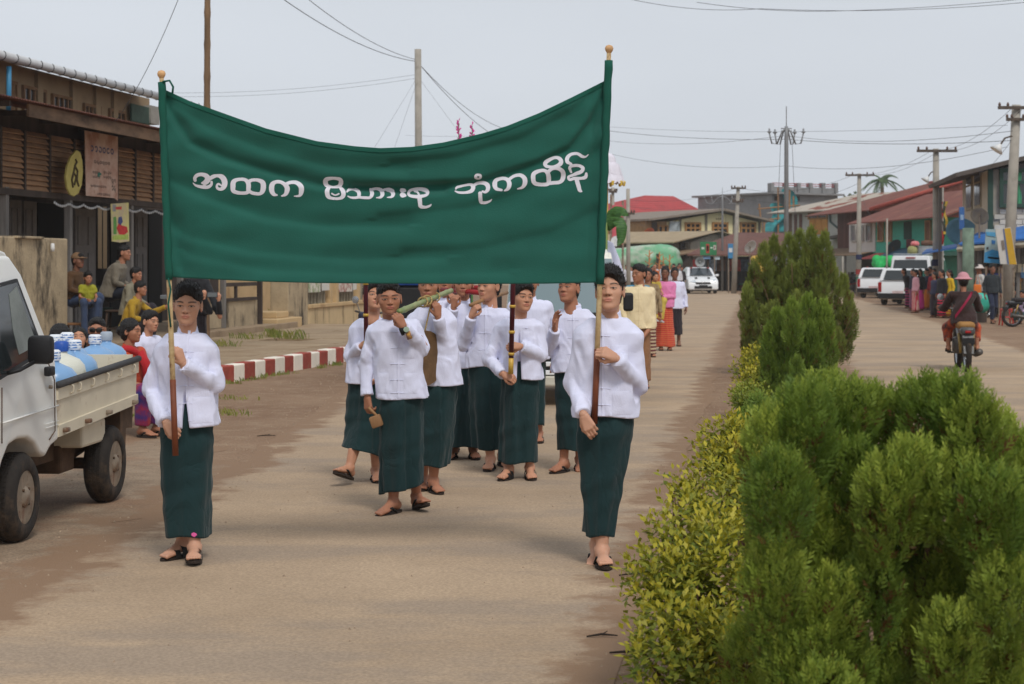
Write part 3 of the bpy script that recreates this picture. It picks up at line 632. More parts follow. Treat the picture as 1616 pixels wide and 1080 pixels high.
    if bt['kind'] == 'longyi':
        n_, m_ = (96, 56) if lod == 0 else (56, 30) if lod == 1 else (28, 12); rr = np.random.RandomState(bt['seed'])
        ph_ = rr.uniform(0, 6.28, 8); z0 = max(hemz+.14*k, .93*k) if hp[2] > .7*k else hp[2]+.1; z1 = bt['hem']*k
        T = np.linspace(0, 1, m_)[:, None]; A = np.linspace(0, 2*np.pi, n_, endpoint=False)[None, :]
        wA = np.interp(T, [0, .12, .30, .65, 1], [.130*k*fat, .146*k*fat, .156*k*fat, (.15*k+bt['w1'])/2+.005, bt['w1']]); dA = np.interp(T, [0, .12, .30, .65, 1], [.095*k*fat, .108*k*fat, .122*k*fat, (.12*k+bt['d1'])/2, bt['d1']])
        th0 = -np.pi/2+bt['wrap']+.25*T*np.sin(ph_[0]); da = (A-th0+np.pi) % (2*np.pi)-np.pi
        fr_ = np.exp(-(da/1.0)**2); rad = np.zeros((m_, n_))
        am = bt['amp']*(.25+.75*T)
        N_ = np.stack(np.broadcast_arrays(np.cos(A)*3.1+ph_[2]+0*T, np.sin(A)*3.1+ph_[3]+.7*T, T*1.1+0*A), -1); rad = rad+am*.012*fr_*np.sin(da*5+ph_[1]+2.2*T)+am*.021*noise3(N_, bt['seed'])+am*.011*noise3(N_*2.3, bt['seed']+5.)
        rad = rad+.026*np.exp(-np.abs(da+.02)/.5)*(da < 0)*np.clip(T*3, 0, 1)*bt['amp']           # overlap of the wrapped cloth
        rad = rad+.006*np.sin(T*23+A*1.5+ph_[4])*np.exp(-((T-.25)/.2)**2)+.005*np.sin(T*30+A*2+ph_[5])*np.exp(-((T-.7)/.15)**2)
        hz_ = bt['tilt']*np.cos(A)+.008*np.sin(A*3+ph_[6])
        z = z0+(z1-z0)*T+hz_*T**3
        cxx = hp[0]+(bt['cx']-hp[0])*T**1.3+bt['kx']*np.sin(np.pi*T); cyy = hp[1]+(bt['cy']-hp[1])*T**1.3
        ox = (wA+rad)*np.cos(A); oy = (dA+rad)*np.sin(A); z = np.broadcast_to(z, ox.shape); ro = np.hypot(ox, oy)+1e-6; ux, uy = ox/ro, oy/ro
        zr = z.mean(1)
        for s in 'ab':
            ch = np.array([j['a'+s], j['k'+s], j['h'+s]]); lx = np.interp(zr, ch[:, 2], ch[:, 0])[:, None]; ly = np.interp(zr, ch[:, 2], ch[:, 1])[:, None]
            need = (lx-cxx)*ux+(ly-cyy)*uy+np.interp(zr, ch[:, 2], [.041*k, .056*k, .06*k])[:, None]; need = need+rad*.6-np.clip((zr-.52*k)/(.30*k), 0, 1)[:, None]*.12
            kk = .03; hh = np.maximum(kk-np.abs(ro-need), 0)/kk; ro = np.maximum(ro, need)+hh*hh*kk*.25
        x = cxx+ro*ux; y = cyy+ro*uy
        V = np.stack([x, y, z], -1); inn = V[-1:].copy(); inn[..., 0] = cxx[-1]+(inn[..., 0]-cxx[-1])*.96; inn[..., 1] = cyy[-1]+(inn[..., 1]-cyy[-1])*.96; in2 = inn.copy(); in2[..., 2] += .10; in2[..., 0] = cxx[-1]+(in2[..., 0]-cxx[-1])*.72; in2[..., 1] = cyy[-1]+(in2[..., 1]-cyy[-1])*.72; inn[..., 2] -= .002
        V = np.concatenate([V, inn, in2]); mm = m_+2; ii = np.arange(n_); Fc = []
        for r_ in range(mm-1): Fc.append(np.stack([r_*n_+ii, r_*n_+(ii+1) % n_, (r_+1)*n_+(ii+1) % n_, (r_+1)*n_+ii], 1)[:, ::-1])
        mk('longyi', V.reshape(-1, 3), np.concatenate(Fc), mt, o)
    else:
        pts = np.array([j[a] for a in ('hip','ha','hb','ka','kb','aa','ab')]); f = Fld(pts.min(0)-.16, pts.max(0)+.17, LODC[lod])
        f.cone(hp-(0,0,.02), hp+(0,0,.08*k), .11*k*fat, .095*k*fat, .03, sq=(1.2,.95,1)); lk = bt.get('loose', 0.)
        for s in 'ab':
            kn, an = j['k'+s], j['a'+s]; f.cone(j['h'+s], kn, (.086+lk*.3)*k*fat, (.068+lk)*k, .03+lk*2); e = kn+(an-kn)*bt.get('leg', .93); d = (an-kn)/np.linalg.norm(an-kn); f.cone(kn, e+d*.05, (.068+lk)*k, (.056+lk)*k, .02+lk*2, cut=(e, d))
        if lod < 2: f.warp(lambda g: .0035*noise3(np.stack(np.broadcast_arrays(g[0]*28, g[1]*28, g[2]*20), -1), sd_))
        V, Fc = f.mesh(); mk(bt.get('name', 'trousers'), V, Fc, mt, o)
    o['_j'] = [float(q) for a in ('wa','wb','head','neck') for q in j[a]]
    return o, jk, j
def hat_mesh(kind, lod):
    key = ('hat', kind, lod)
    if key in CACHE: return CACHE[key]
    f = Fld((-.2,-.24,-.06), (.2,.2,.2), LODH[lod]*1.4)
    if kind == 'cap':
        f.ell((0,.014,.045), (.086,.103,.092), .01); f.cap(lambda g: .035-g[2]+0*g[0]+.05*g[1]); f.cone((-.045,-.10,.045), (.045,-.10,.045), .008, .008, .01); f.ell((0,-.10,.046), (.07,.075,.009), .01)
    elif kind == 'bucket':
        f.ell((0,.014,.05), (.092,.108,.09), .01); f.cap(lambda g: .03-g[2]+0*g[0]+0*g[1]); f.ell((0,.014,.028), (.145,.16,.022), .03)
    elif kind == 'turban':
        f.ell((0,.02,.07), (.10,.115,.075), .01); f.cone((-.08,-.04,.055), (.08,.0,.085), .035, .035, .02); f.cone((.08,-.04,.055), (-.07,.02,.085), .035, .03, .02); f.cap(lambda g: .025-g[2]+0*g[0]+.2*g[1])
    V, Fc = f.mesh(); CACHE[key] = (V, Fc); return CACHE[key]
def knots(jk, j, k, xs=0.0, zs=(1.30,1.22,1.13,1.04,.95,.86), wd=.05, pockets=(), seam=True, mat=None, seam_x=None):
    """cloth knot fastenings, front seam and pocket patches laid on the jacket surface"""
    me = jk.data; bv = BVHTree.FromPolygons([v.co for v in me.vertices], [p.vertices for p in me.polygons])
    mat = mat or MATS['white_cotton']
    def hit(x, z):
        h = bv.ray_cast(Vector((x, -1.2, z)), Vector((0,1,0)))[0]; return h
    for z in zs:
        pts = [hit(xs+wd*(t-.5)*2, z*k+.004*math.sin(t*3)) for t in (0,.25,.5,.75,1)]
        if any(p is None for p in pts): continue
        b = MB().tube([p+Vector((0,-.001,0)) for p in pts], .0024, 5); c = pts[2]; b.lathe([(.001,-.005),(.005,-.002),(.005,.003),(.001,.006)], 6, Matrix.Translation(c+Vector((0,-.004,0)))); b.build('knot_button', mat, jk, True)
    if seam:
        pts = [hit(xs, z*k) for z in np.linspace(1.345, .81, 40)]; pts = [p for p in pts if p is not None]
        if len(pts) > 4:
            b = MB()
            for p in pts: b.v += [tuple(p+Vector((-.002,-.004,0))), tuple(p+Vector((.011,-.003,0))), tuple(p+Vector((.012,.002,0)))]
            b.f = [q for i in range(len(pts)-1) for q in ((3*i,3*i+1,3*i+4,3*i+3), (3*i+1,3*i+2,3*i+5,3*i+4))]
            b.build('placket', mat, jk, True)
    for (x0, x1, z0, z1) in pockets:
        n = 8; b = MB(); ok = True; gr = []
        for q in range(n+1):
            for i in range(n+1):
                p = hit(x0+(x1-x0)*i/n, (z0+(z1-z0)*q/n)*k)
                if p is None: ok = False; break
                e = 0 if (i in (0, n) or q in (0, n)) else .004; gr.append(p+Vector((0, -.0015-e, 0)))
            if not ok: break
        if ok:
            b.v = [tuple(p) for p in gr]; b.f = [(q*(n+1)+i, q*(n+1)+i+1, (q+1)*(n+1)+i+1, (q+1)*(n+1)+i) for q in range(n) for i in range(n)]; b.build('pocket', mat, jk, True)

def sitJ(H, seat=.42, lean=.0, sp=.09, kn=0.0, turn=0.0):
    """joints of someone sitting; kn raises the knees (squatting low)"""
    k = H/1.65; z = seat+.07; r = {'hip': (0,0,z), 'neck': (0,-lean*.46,z+.45*k), 'head': (0,-.03-lean*.62,z+.625*k), 'sa': (-.155*k,-lean*.42,z+.40*k), 'sb': (.155*k,-lean*.42,z+.40*k),
        'ea': (-.21*k,-.06-lean*.3,z+.16*k), 'eb': (.21*k,-.06-lean*.3,z+.16*k), 'wa': (-.12*k,-.28,z+.10*k), 'wb': (.12*k,-.28,z+.10*k),
        'ha': (-.07*k,-.03,z-.02), 'hb': (.07*k,-.03,z-.02), 'ka': (-sp-.02,-.40*k,z+.02+kn), 'kb': (sp+.02,-.40*k,z+.02+kn), 'aa': (-sp,-.36*k,.098), 'ab': (sp,-.36*k,.098)}
    return r
class Fac:
    """vertical plane standing on the ground through A and B (A left, B right as seen); u along it, z up, depth away from the viewer"""
    def __init__(s, A, B):
        s.A = Vector((A[0], A[1])); s.d = (Vector((B[0], B[1]))-s.A); s.L = s.d.length; s.d.normalize(); s.n = Vector((-s.d.y, s.d.x)); s.rz = math.atan2(s.d.y, s.d.x)
    def uv(s, px, py, off=0.0):
        k = (px-CX)/F; A = s.A+s.n*off; Y = (s.n.x*A.x+s.n.y*A.y)/(s.n.x*k+s.n.y); P = Vector((k*Y, Y)); return (P-s.A).dot(s.d), CH-(py-HY)/F*Y
    def u(s, px, off=0.0): return s.uv(px, HY, off)[0]
    def P(s, px, py, off=0.0): u, z = s.uv(px, py, off); return Vector((u, off, z))
    def w(s, u, off=0.0, z=0.0): q = s.A+s.d*u+s.n*off; return Vector((q.x, q.y, z))
    def thing(s, name, label, cat, **k): return thing(name, label, cat, (s.A.x, s.A.y, 0), s.rz, **k)
def rect(fac, x0, y0, x1, y1, off, th, name, mat, parent, bev=0, py=None):
    """slab whose front face covers the photo rectangle on the facade plane"""
    xm = (x0+x1)/2; u0 = fac.u(x0, off); u1 = fac.u(x1, off); z1 = fac.uv(xm, y0, off)[1]; z0 = fac.uv(xm, y1, off)[1]
    b = MB(); (b.bbox if bev else b.box)(*(((u0, off, z0), (u1, off+th, z1)) + ((bev,) if bev else ()))); return b.build(name, mat, parent)
def window(fac, x0, y0, x1, y1, off, parent, frame, pane, nv=2, nh=1, name='window', fw=.06, dep=.07, curtain=None):
    """frame bars with recessed panes; photo rectangle on the facade"""
    xm = (x0+x1)/2; u0 = fac.u(x0, off); u1 = fac.u(x1, off); z1 = fac.uv(xm, y0, off)[1]; z0 = fac.uv(xm, y1, off)[1]
    b = MB(); b.box((u0-fw, off-dep, z1), (u1+fw, off+.02, z1+fw)); b.box((u0-fw, off-dep-.02, z0-fw), (u1+fw, off+.02, z0)); b.box((u0-fw, off-dep, z0), (u0, off+.02, z1)); b.box((u1, off-dep, z0), (u1+fw, off+.02, z1))
    o = b.build(name, frame, parent); bb = fw*.45
    for i in range(1, nv): q = u0+(u1-u0)*i/nv; MB().box((q-bb, off-dep*.8, z0), (q+bb, off, z1)).build('mullion', frame, o)
    for i in range(1, nh): q = z0+(z1-z0)*(.68 if nh == 2 else i/nh); MB().box((u0, off-dep*.75, q-bb), (u1, off-.004, q+bb)).build('transom', frame, o)
    for i in range(nv): q0 = u0+(u1-u0)*i/nv; q1 = u0+(u1-u0)*(i+1)/nv; MB().box((q0+.002, off-.014, z0+.002), (q1-.002, off-.008, z1-.002)).build('pane', pane, o)
    return o
def glyphs(fac, x0, y0, x1, y1, off, n, parent, mat, rng, th=.22):
    """a row of round Burmese-looking letters too small or blurred to read"""
    b = MB(); h = (fac.uv(x0, y0, off)[1]-fac.uv(x0, y1, off)[1]); u0 = fac.u(x0, off); u1 = fac.u(x1, off); zc = fac.uv((x0+x1)/2, (y0+y1)/2, off)[1]
    for i in range(n):
        uc = u0+(u1-u0)*(i+.5)/n; rx = (u1-u0)/n*.40; rz_ = h*.42; a0 = rng.uniform(0, 6.28); a1 = a0+rng.choice((6.28, 5.2, 4.6)); m = 12
        o = len(b.v)
        for k in range(m+1):
            a = a0+(a1-a0)*k/m
            for q in (1, 1-2*th): b.v.append((uc+rx*q*math.cos(a), off, zc+rz_*q*math.sin(a)))
        for k in range(m): b.f.append((o+2*k, o+2*k+1, o+2*k+3, o+2*k+2))
        if rng.random() < .35: b.box((uc+rx*.3, off-.001, zc-rz_*1.7), (uc+rx*.7, off+.001, zc-rz_*.6))
    return b.build('lettering', mat, parent)
# ---------------------------------------------------------------- the procession
T1 = skin('skin_light', (194,147,121)); T2 = skin('skin_tan', (190,138,110)); T3 = skin('skin_brown', (166,114,88)); T4 = skin('skin_deep', (128,86,66))
def frontdist(o): return o
pL, jkL, jL = person('boy with straight stare under the banner, pink emblem on his longyi hem', (-1.845, 10.1), H=1.60, lod=0, tone=T1, head='boy', yaw=4, pitch=-3, roll=2, hair='short',
    PX={'head': (296,482,.02), 'neck': (297,527,-.01), 'sa': (257,558,0), 'sb': (330,558,0), 'ea': (239,617,-.02), 'wa': (262,667,.16), 'eb': (340,607,.02), 'wb': (288,574,.20), 'hip': (297,660,-.01), 'aa': (288,855,-.06), 'ab': (307,863,.10), 'ka': (285,765,0), 'kb': (307,765,.05)},
    hands={'b': {'curl': POINT, 'thumb': 'closed', 'z': (-.28,-.28,.92), 'back': (.72,-.62,.2)}, 'a': {'curl': GRIP, 'thumb': 'open', 'z': (.62,-.25,-.72), 'back': (.2,-.9,-.3)}},
    top={'hem': .785, 'open': (.0, .98, .022, .01)}, bot={'hem': .145, 'w1': .125, 'd1': .13, 'cx': .0, 'seed': 4, 'amp': .45, 'kx': -.01}, shoe='slide', extra={'foota': (-28,0), 'footb': (8,-7)})
knots(jkL, jL, .97, xs=.012, zs=(1.22,1.12,1.02,.92,.82), wd=.042, pockets=((.045,.13,1.10,1.22), (.045,.155,.81,.96), (-.14,-.04,.83,.97)))
pR, jkR, jR = person('tall boy with lowered eyes holding the banner pole beside the shrubs', (.525, 9.95), H=1.68, lod=0, tone=T1, head='boy2', yaw=-9, pitch=9, roll=-2, hair='short2',
    PX={'head': (962,459,.02), 'neck': (963,503,-.01), 'sa': (924,530,0), 'sb': (996,533,0), 'ea': (906,604,-.03), 'wa': (921,655,.16), 'eb': (1005,607,.0), 'wb': (972,566,.19), 'hip': (955,655,-.01), 'aa': (942,862,-.10), 'ab': (950,876,.08), 'ka': (938,760,-.02), 'kb': (955,760,.06)},
    hands={'b': {'curl': GRIP, 'thumb': 'closed', 'z': (-.80,-.25,.45), 'back': (.35,-.85,.4)}, 'a': {'curl': (26,34,36,40), 'thumb': 'open', 'z': (.42,-.25,-.87), 'back': (-.2,-.95,0)}},
    top={'hem': .815, 'open': (-.055, 1.00, .022, -.02)}, bot={'hem': .165, 'w1': .07, 'd1': .09, 'cx': -.04, 'cy': -.02, 'seed': 12, 'amp': .8, 'wrap': -.25}, extra={'foota': (-10,12), 'footb': (4,-4)})
knots(jkR, jR, 1.018, xs=-.025, zs=(1.255,1.10,.97,.88), wd=.045, pockets=((.02,.12,1.10,1.21), (.03,.15,.83,.96)))
KB_ = lambda jk, j, H, xs=0.0, **k_: knots(jk, j, H/1.65, xs=xs, **k_)
# the boys behind the banner
p1_, jk1, j1 = person('boy in front with wristwatch, bamboo end on his shoulder and wooden mallet in hand', (-.775, 12.0), H=1.60, lod=0, tone=T3, head='boy3', yaw=8, pitch=0, roll=-3, hair='crew',
    PX={'head': (614,472,.04), 'neck': (617,506,0), 'sa': (590,526,0), 'sb': (652,516,0), 'ea': (579,576,-.02), 'wa': (580,626,.05), 'eb': (668,549,.03), 'wb': (637,517,.20), 'hip': (632,606,0), 'aa': (621,793,.06), 'ab': (657,781,-.12), 'ka': (625,700,.08), 'kb': (655,700,.0)},
    hands={'b': {'curl': GRIP, 'thumb': 'closed', 'z': (-.45,-.1,.89), 'back': (.25,-.95,.1)}, 'a': {'curl': (34,40,44,48), 'thumb': 'open', 'z': (.08,-.1,-1), 'back': (-.6,-.75,0)}},
    top={'hem': .80}, bot={'hem': .17, 'w1': .15, 'd1': .15, 'cx': .03, 'seed': 21, 'amp': 1.1, 'wrap': .2, 'tilt': .035}, extra={'foota': (-35,4), 'footb': (25,-14)})
KB_(jk1, j1, 1.60, .01, zs=(1.26,1.15,1.04,.93,.84), wd=.05, pockets=((.05,.14,.84,.98),(-.13,-.05,.84,.98),(.04,.12,1.08,1.18)))
b = MB().tube([Vector(j1['wb'])+Vector((-.022,.0,-.03)), Vector(j1['wb'])+Vector((.022,.0,-.012))], .030, 10); b.build('wristwatch', M('watch_strap', (24,24,26), .5), p1_, True)
b = MB().lathe([(.001,-.006),(.019,-.005),(.019,.004),(.001,.005)], 14, Matrix.Translation(Vector(j1['wb'])+Vector((.02,-.034,-.012))), 'y'); b.build('watch_face', M('watch_glass', (170,190,170), .2, b=0), p1_)
b = MB().tube([Vector(j1['wb'])+Vector((.018,.0,-.055)), Vector(j1['wb'])+Vector((.05,.0,-.045))], .031, 10); b.build('bracelet', M('bracelet_thread', (60,56,120), .8, c2=(200,150,50), sc=30), p1_, True)
p2_, jk2, j2 = person('boy with bowed head carrying a maroon staff at the kerb side', (-1.13, 13.7), H=1.58, lod=0, tone=T2, head='boy', yaw=16, pitch=16, roll=4, hair='short2',
    PX={'head': (590,470,.05), 'neck': (588,504,0), 'sa': (565,521,0), 'sb': (614,521,0), 'ea': (553,563,-.02), 'wa': (571,546,.18), 'eb': (622,560,0), 'wb': (600,590,.1), 'hip': (582,590,0), 'aa': (552,738,.22), 'ab': (593,744,-.02), 'ka': (574,665,.08), 'kb': (590,670,.0)},
    hands={'a': {'curl': GRIP, 'thumb': 'closed', 'z': (.8,-.3,.5), 'back': (-.4,-.8,.3)}},
    top={'hem': .80}, bot={'hem': .26, 'w1': .15, 'd1': .16, 'cx': .0, 'seed': 33, 'amp': 1.0, 'tilt': -.05}, extra={'foota': (-30,-18), 'footb': (10,0), 'lifta': .05})
p3_, jk3, j3 = person('boy behind the mallet carrier, lifting the bamboo pole to his shoulder', (-.56, 13.1), H=1.63, lod=0, tone=T3, head='boy2', yaw=-5, hair='short',
    PX={'head': (677,450,.04), 'neck': (680,486,0), 'sa': (655,506,0), 'sb': (705,505,0), 'ea': (652,560,0), 'wa': (660,600,.05), 'eb': (702,552,.04), 'wb': (691,500,.2), 'hip': (690,590,0), 'aa': (668,765,-.15), 'ab': (684,762,.05), 'ka': (672,680,0), 'kb': (690,680,.08)},
    hands={'b': {'curl': GRIP, 'thumb': 'closed', 'z': (-.05,-.15,1), 'back': (.5,-.8,0)}},
    top={'hem': .80}, bot={'hem': .2, 'w1': .12, 'd1': .15, 'cx': -.02, 'seed': 41, 'amp': 1.3}, extra={'footb': (20,0)})
p4_, jk4, j4 = person('boy half hidden behind the lifted fist, face covered by the banner', (-.42, 15.3), H=1.62, lod=0, tone=T3, head='boy3', hair='short', PX={'sb': (752,509,0), 'eb': (758,550,0), 'wb': (748,590,.05), 'ea': (706,545,.0), 'wa': (716,486,.2), 'sa': (708,510,0)},
    hands={'a': {'curl': GRIP, 'thumb': 'closed', 'z': (.1,-.2,1), 'back': (-.5,-.8,0)}}, bot={'hem': .115, 'w1': .19, 'd1': .16, 'seed': 52, 'amp': 1.5, 'wrap': .1}, extra={'foota': (-15,0), 'footb': (12,0)})
p4b, jk4b, j4b = person('boy at the far end of the bamboo pole, mostly hidden by marchers', (-.60, 15.9), H=1.64, lod=1, tone=T3, head='boy', hair='short', PX={'eb': (722,540,.0), 'wb': (716,482,.15)}, hands={'b': {'curl': GRIP, 'thumb': 'closed', 'z': (-.1,-.2,1), 'back': (.5,-.8,0)}}, bot={'hem': .13, 'w1': .16, 'seed': 53})
p5_, jk5, j5 = person('boy looking aside with raised fist round a thin pole', (-.21, 14.6), H=1.70, lod=0, tone=T2, head='boy2', yaw=-38, pitch=2, hair='short',
    PX={'head': (772,452,.03), 'neck': (771,487,0), 'sa': (749,504,0), 'sb': (800,504,0), 'ea': (733,543,.06), 'wa': (744,500,.22), 'eb': (806,560,0), 'wb': (804,610,.02), 'hip': (769,585,0), 'aa': (774,724,.12), 'ab': (793,720,-.15), 'ka': (766,650,.1), 'kb': (786,650,0)},
    hands={'a': {'curl': FIST, 'thumb': 'closed', 'z': (.35,-.25,.9), 'back': (-.6,-.7,.2)}},
    top={'hem': .815}, bot={'hem': .165, 'w1': .15, 'd1': .16, 'seed': 62, 'amp': 1.4, 'wrap': .1, 'cx': .03}, extra={'foota': (-8,0), 'footb': (20,8)})
KB_(jk5, j5, 1.70, -.012, zs=(1.22,1.08,.95), wd=.05, pockets=((-.02,.10,.84,.97),))
p6_, jk6, j6 = person('boy with unbuttoned jacket gripping a maroon and gold staff with both hands', (.05, 13.9), H=1.62, lod=0, tone=T2, head='boy', yaw=24, pitch=3, roll=4, hair='short2',
    PX={'head': (824,470,.04), 'neck': (819,504,0), 'sa': (791,521,0), 'sb': (847,518,0), 'ea': (772,569,.02), 'wa': (794,591,.18), 'eb': (854,562,.04), 'wb': (822,547,.2), 'hip': (822,595,0), 'aa': (803,742,.05), 'ab': (836,743,.02), 'ka': (808,670,.04), 'kb': (834,670,.02)},
    hands={'b': {'curl': GRIP, 'thumb': 'closed', 'z': (-.9,-.3,.1), 'back': (.2,-.85,.4)}, 'a': {'curl': GRIP, 'thumb': 'open', 'z': (.85,-.3,-.3), 'back': (.0,-.8,.5)}},
    top={'hem': .80, 'open': (.005, 1.16, .02, .0)}, bot={'hem': .135, 'w1': .15, 'd1': .14, 'seed': 71, 'amp': 1.2, 'wrap': -.3}, shoe='slide', extra={'foota': (-22,0), 'footb': (6,0)})
KB_(jk6, j6, 1.62, .06, zs=(1.2,), wd=.02, seam=False, pockets=((.03,.11,1.06,1.18),))
p7_, jk7, j7 = person('boy raising his open palm in front of the white van', (.49, 14.35), H=1.66, lod=0, tone=T3, head='boy2', yaw=-30, pitch=10, roll=-3, hair='crew',
    PX={'head': (898,456,.05), 'neck': (906,489,0), 'sa': (880,508,0), 'sb': (932,510,0), 'ea': (868,553,.04), 'wa': (876,520,.22), 'eb': (938,560,0), 'wb': (936,605,.03), 'hip': (905,580,0), 'aa': (890,733,.04), 'ab': (915,728,-.12), 'ka': (892,655,.06), 'kb': (913,655,.0)},
    hands={'a': {'curl': (10,12,16,20), 'thumb': 'open', 'z': (.05,-.2,1), 'back': (-.75,.65,0)}},
    top={'hem': .81}, bot={'hem': .185, 'w1': .11, 'd1': .13, 'seed': 81, 'amp': .7, 'cx': -.01}, extra={'foota': (-35,0), 'footb': (0,6)}, shoe_mat=M('straw_strap', (150,126,90), .8))
KB_(jk7, j7, 1.66, .0, zs=(1.22,1.08,.95,.85), wd=.045)
person('boy behind the maroon staff whose white shoulder alone shows', (.17, 16.7), H=1.62, lod=1, tone=T3, head='boy', hair='short', bot={'seed': 91})
# ---- staffs, bamboo, mallet, gong
def staff(label, a, b, ra):
    t = thing('ceremonial_staff', label, 'staff', tuple(a)); a = Vector(a); d = Vector(b)-a; L_ = d.length
    MB().tube([(0,0,0), d], ra, 12).build('shaft', M('maroon_lacquer', (74,22,30), .35, v=.1), t, True)
    gm = M('gold_paint', (196,158,66), .4, v=.15, sc=20)
    MB().tube([d*.0-d.normalized()*.002, d*.085], ra*1.06, 12).build('gold_ferrule', gm, t, True)
    for q in (.10, .22, .36, .52, .70, .88): MB().tube([d*q, d*q+d.normalized()*.022], ra*1.25, 12).build('gold_ring', gm, t, True)
staff('maroon staff with gold rings and a gold lower end, gripped with both hands', W(806, 590, 13.66), W(813.5, 300, 13.60), .019)
staff('maroon staff with gold rings held by the boy with bowed head', W(578, 612, 13.46), W(576.5, 300, 13.44), .017)
bam = thing('bamboo_pole', 'green bamboo carrying pole resting on two boys shoulders', 'pole', W(630, 492, 11.86))
ba, bb = W(630, 492, 11.86), W(712, 459, 13.6); d = bb-ba; pts = []; rs = []
for i in range(41):
    q = i/40; pts.append(d*q); rs.append(.0195+(.0035 if i % 8 == 4 else 0))
MB().tube(pts, rs, 14).build('culm', M('green_bamboo', (116,136,82), .5, c2=(150,154,104), sc=6), bam, True)
rp = M('straw_rope', (176,150,98), .9, b=.6, bs=90)
for q in (.42, .50, .66): MB().tube([d*q+Vector((math.cos(a)*.034, .0+math.sin(a)*.004+.012*math.sin(2*a), math.sin(a)*.034)) for a in np.linspace(0, 6.28, 17)], .006, 6).build('rope_lashing', rp, bam, True)
gp = ba+d*.60; gong = thing('gong', 'flat bronze gong hanging by a rope from the bamboo pole', 'gong', W(668, 600, gp.y))
gz = gp.z-.03-W(668,600,gp.y).z
MB().tube([Vector((gp.x-W(668,600,gp.y).x, 0, gz+.03)), (0,0,.30)], .006, 6).build('hanging_rope', rp, gong)
MB().lathe([(.0,-.03),(.20,-.03),(.205,.03),(.05,.035),(.04,.05),(.0,.055)], 28, Matrix.Translation((0,0,.16)) @ Matrix.Rotation(.9, 4, 'Z'), 'y').build('disc', M('old_bronze', (120,92,62), .5, met=.5, v=.3, sc=6), gong, auto=40)
wrp = j1['wa']; mp = Vector((-.775+wrp[0], 12.0+wrp[1], wrp[2]))
ml = thing('mallet', 'small wooden mallet hanging from the boys hand', 'mallet', mp+Vector((.03,-.04,-.09)))
MB().tube([(-.02,0,.02),(.05,-.01,-.05)], .010, 8).build('handle', M('worn_wood', (150,112,76), .7, v=.2, sc=12, st=(1,1,.2)), ml, True)
MB().bbox((-.035,-.03,-.12),(.045,.03,-.04), .012, Matrix.Rotation(-.35, 4, 'Y')).build('mallet_head', M('worn_wood'), ml, auto=40)
# ---------------------------------------------------------------- banner
BY = 9.82
tx = np.array([250,300,350,420,500,560,600,650,700,760,800,850,900,930,962]); ty = np.array([137,160,178,203,223,231,234,232,225,211,199,179,155,140,124])
def btop(x): return np.interp(x, tx, ty)
def bbot(x): return np.interp(x, [255,330,420,500,620,760,860,950,962], [437,441,445,447,448,448.5,448,446,445.5])
CREASE = [([(262,165),(300,226),(351,250),(433,275),(505,293),(640,303),(700,300)], .016, 6), ([(258,150),(330,200),(420,236),(520,262),(640,268)], .008, 9), ([(262,280),(330,312),(420,342),(520,356),(640,356)], .010, 9),
 ([(960,135),(935,190),(900,235),(850,258),(760,288),(640,296),(560,296)], .016, 6), ([(958,130),(900,180),(820,222),(720,250),(620,260)], .009, 9), ([(955,230),(900,275),(840,300),(740,330),(600,345)], .007, 10),
 ([(262,350),(300,372),(400,395),(560,408),(700,405)], .009, 10), ([(950,330),(870,370),(760,395),(640,402)], .007, 11), ([(262,300),(275,360),(285,420)], .010, 8), ([(930,130),(938,250),(935,380),(932,440)], .006, 5), ([(300,400),(420,425),(600,432),(800,428)], .006, 9)]
def bdep(x, y):
    u = (x-258)/700; t_ = btop(x); v = np.clip((y-t_)/(bbot(x)-t_), 0, 1)
    dp = .035*math.sin(math.pi*u)*math.sin(math.pi*v)+.008*math.exp(-abs(y-t_)/6)
    for pl_, dep, wd in CREASE:
        best = 1e9; sg = 1
        for (ax_, ay_), (bx_, by_) in zip(pl_[:-1], pl_[1:]):
            ex, ey = bx_-ax_, by_-ay_; q = min(1, max(0, ((x-ax_)*ex+(y-ay_)*ey)/(ex*ex+ey*ey))); hx, hy = x-ax_-ex*q, y-ay_-ey*q; d_ = math.hypot(hx, hy)
            if d_ < best: best = d_; sg = 1 if ex*hy-ey*hx > 0 else -1
        w_ = wd*.9 if sg > 0 else wd*2.0
        dp += 1.9*dep*math.exp(-(best/w_)**2)
    dp += .0025*math.sin(y*.13+3*math.sin(u*4)+u*4)+.0015*math.sin(x*.06+y*.11)+.010*math.sin(u*12+1)*v**3
    return dp
ban = thing('banner', 'large dark green cloth banner with white Burmese lettering on two poles', 'banner', W(600, 445, BY))
o0 = W(600, 445, BY)
def bpt(x, y, off=0.0): p = W(x, y, BY+float(bdep(x, y))+off); return p-o0
b = MB(); nx_, ny_ = 240, 90
for jy in range(ny_+1):
    for ix in range(nx_+1):
        v = jy/ny_; ex = 256.5+5.5*v+(ix/nx_)*((959-11*v)-(256.5+5.5*v)); t_ = float(btop(ex)); y = t_+(float(bbot(ex))-t_)*v
        b.v.append(tuple(bpt(ex, y)))
for jy in range(ny_):
    for ix in range(nx_): a = jy*(nx_+1)+ix; b.f.append((a, a+1, a+nx_+2, a+nx_+1))
m_ban = M('green_banner_cloth', (24,87,75), .9, v=.08, sc=3, b=.12, bs=130, sheen=.15, dirt=((16,66,58), 2.5, .6, .35), wave=(55, 'Z', .05))
p_ = m_ban.node_tree.nodes['Principled BSDF']; p_.inputs['Transmission Weight'].default_value = 0
cloth = b.build('cloth', m_ban, ban, True)
sol = cloth.modifiers.new('thickness', 'SOLIDIFY'); sol.thickness = .0015; sol.offset = 1
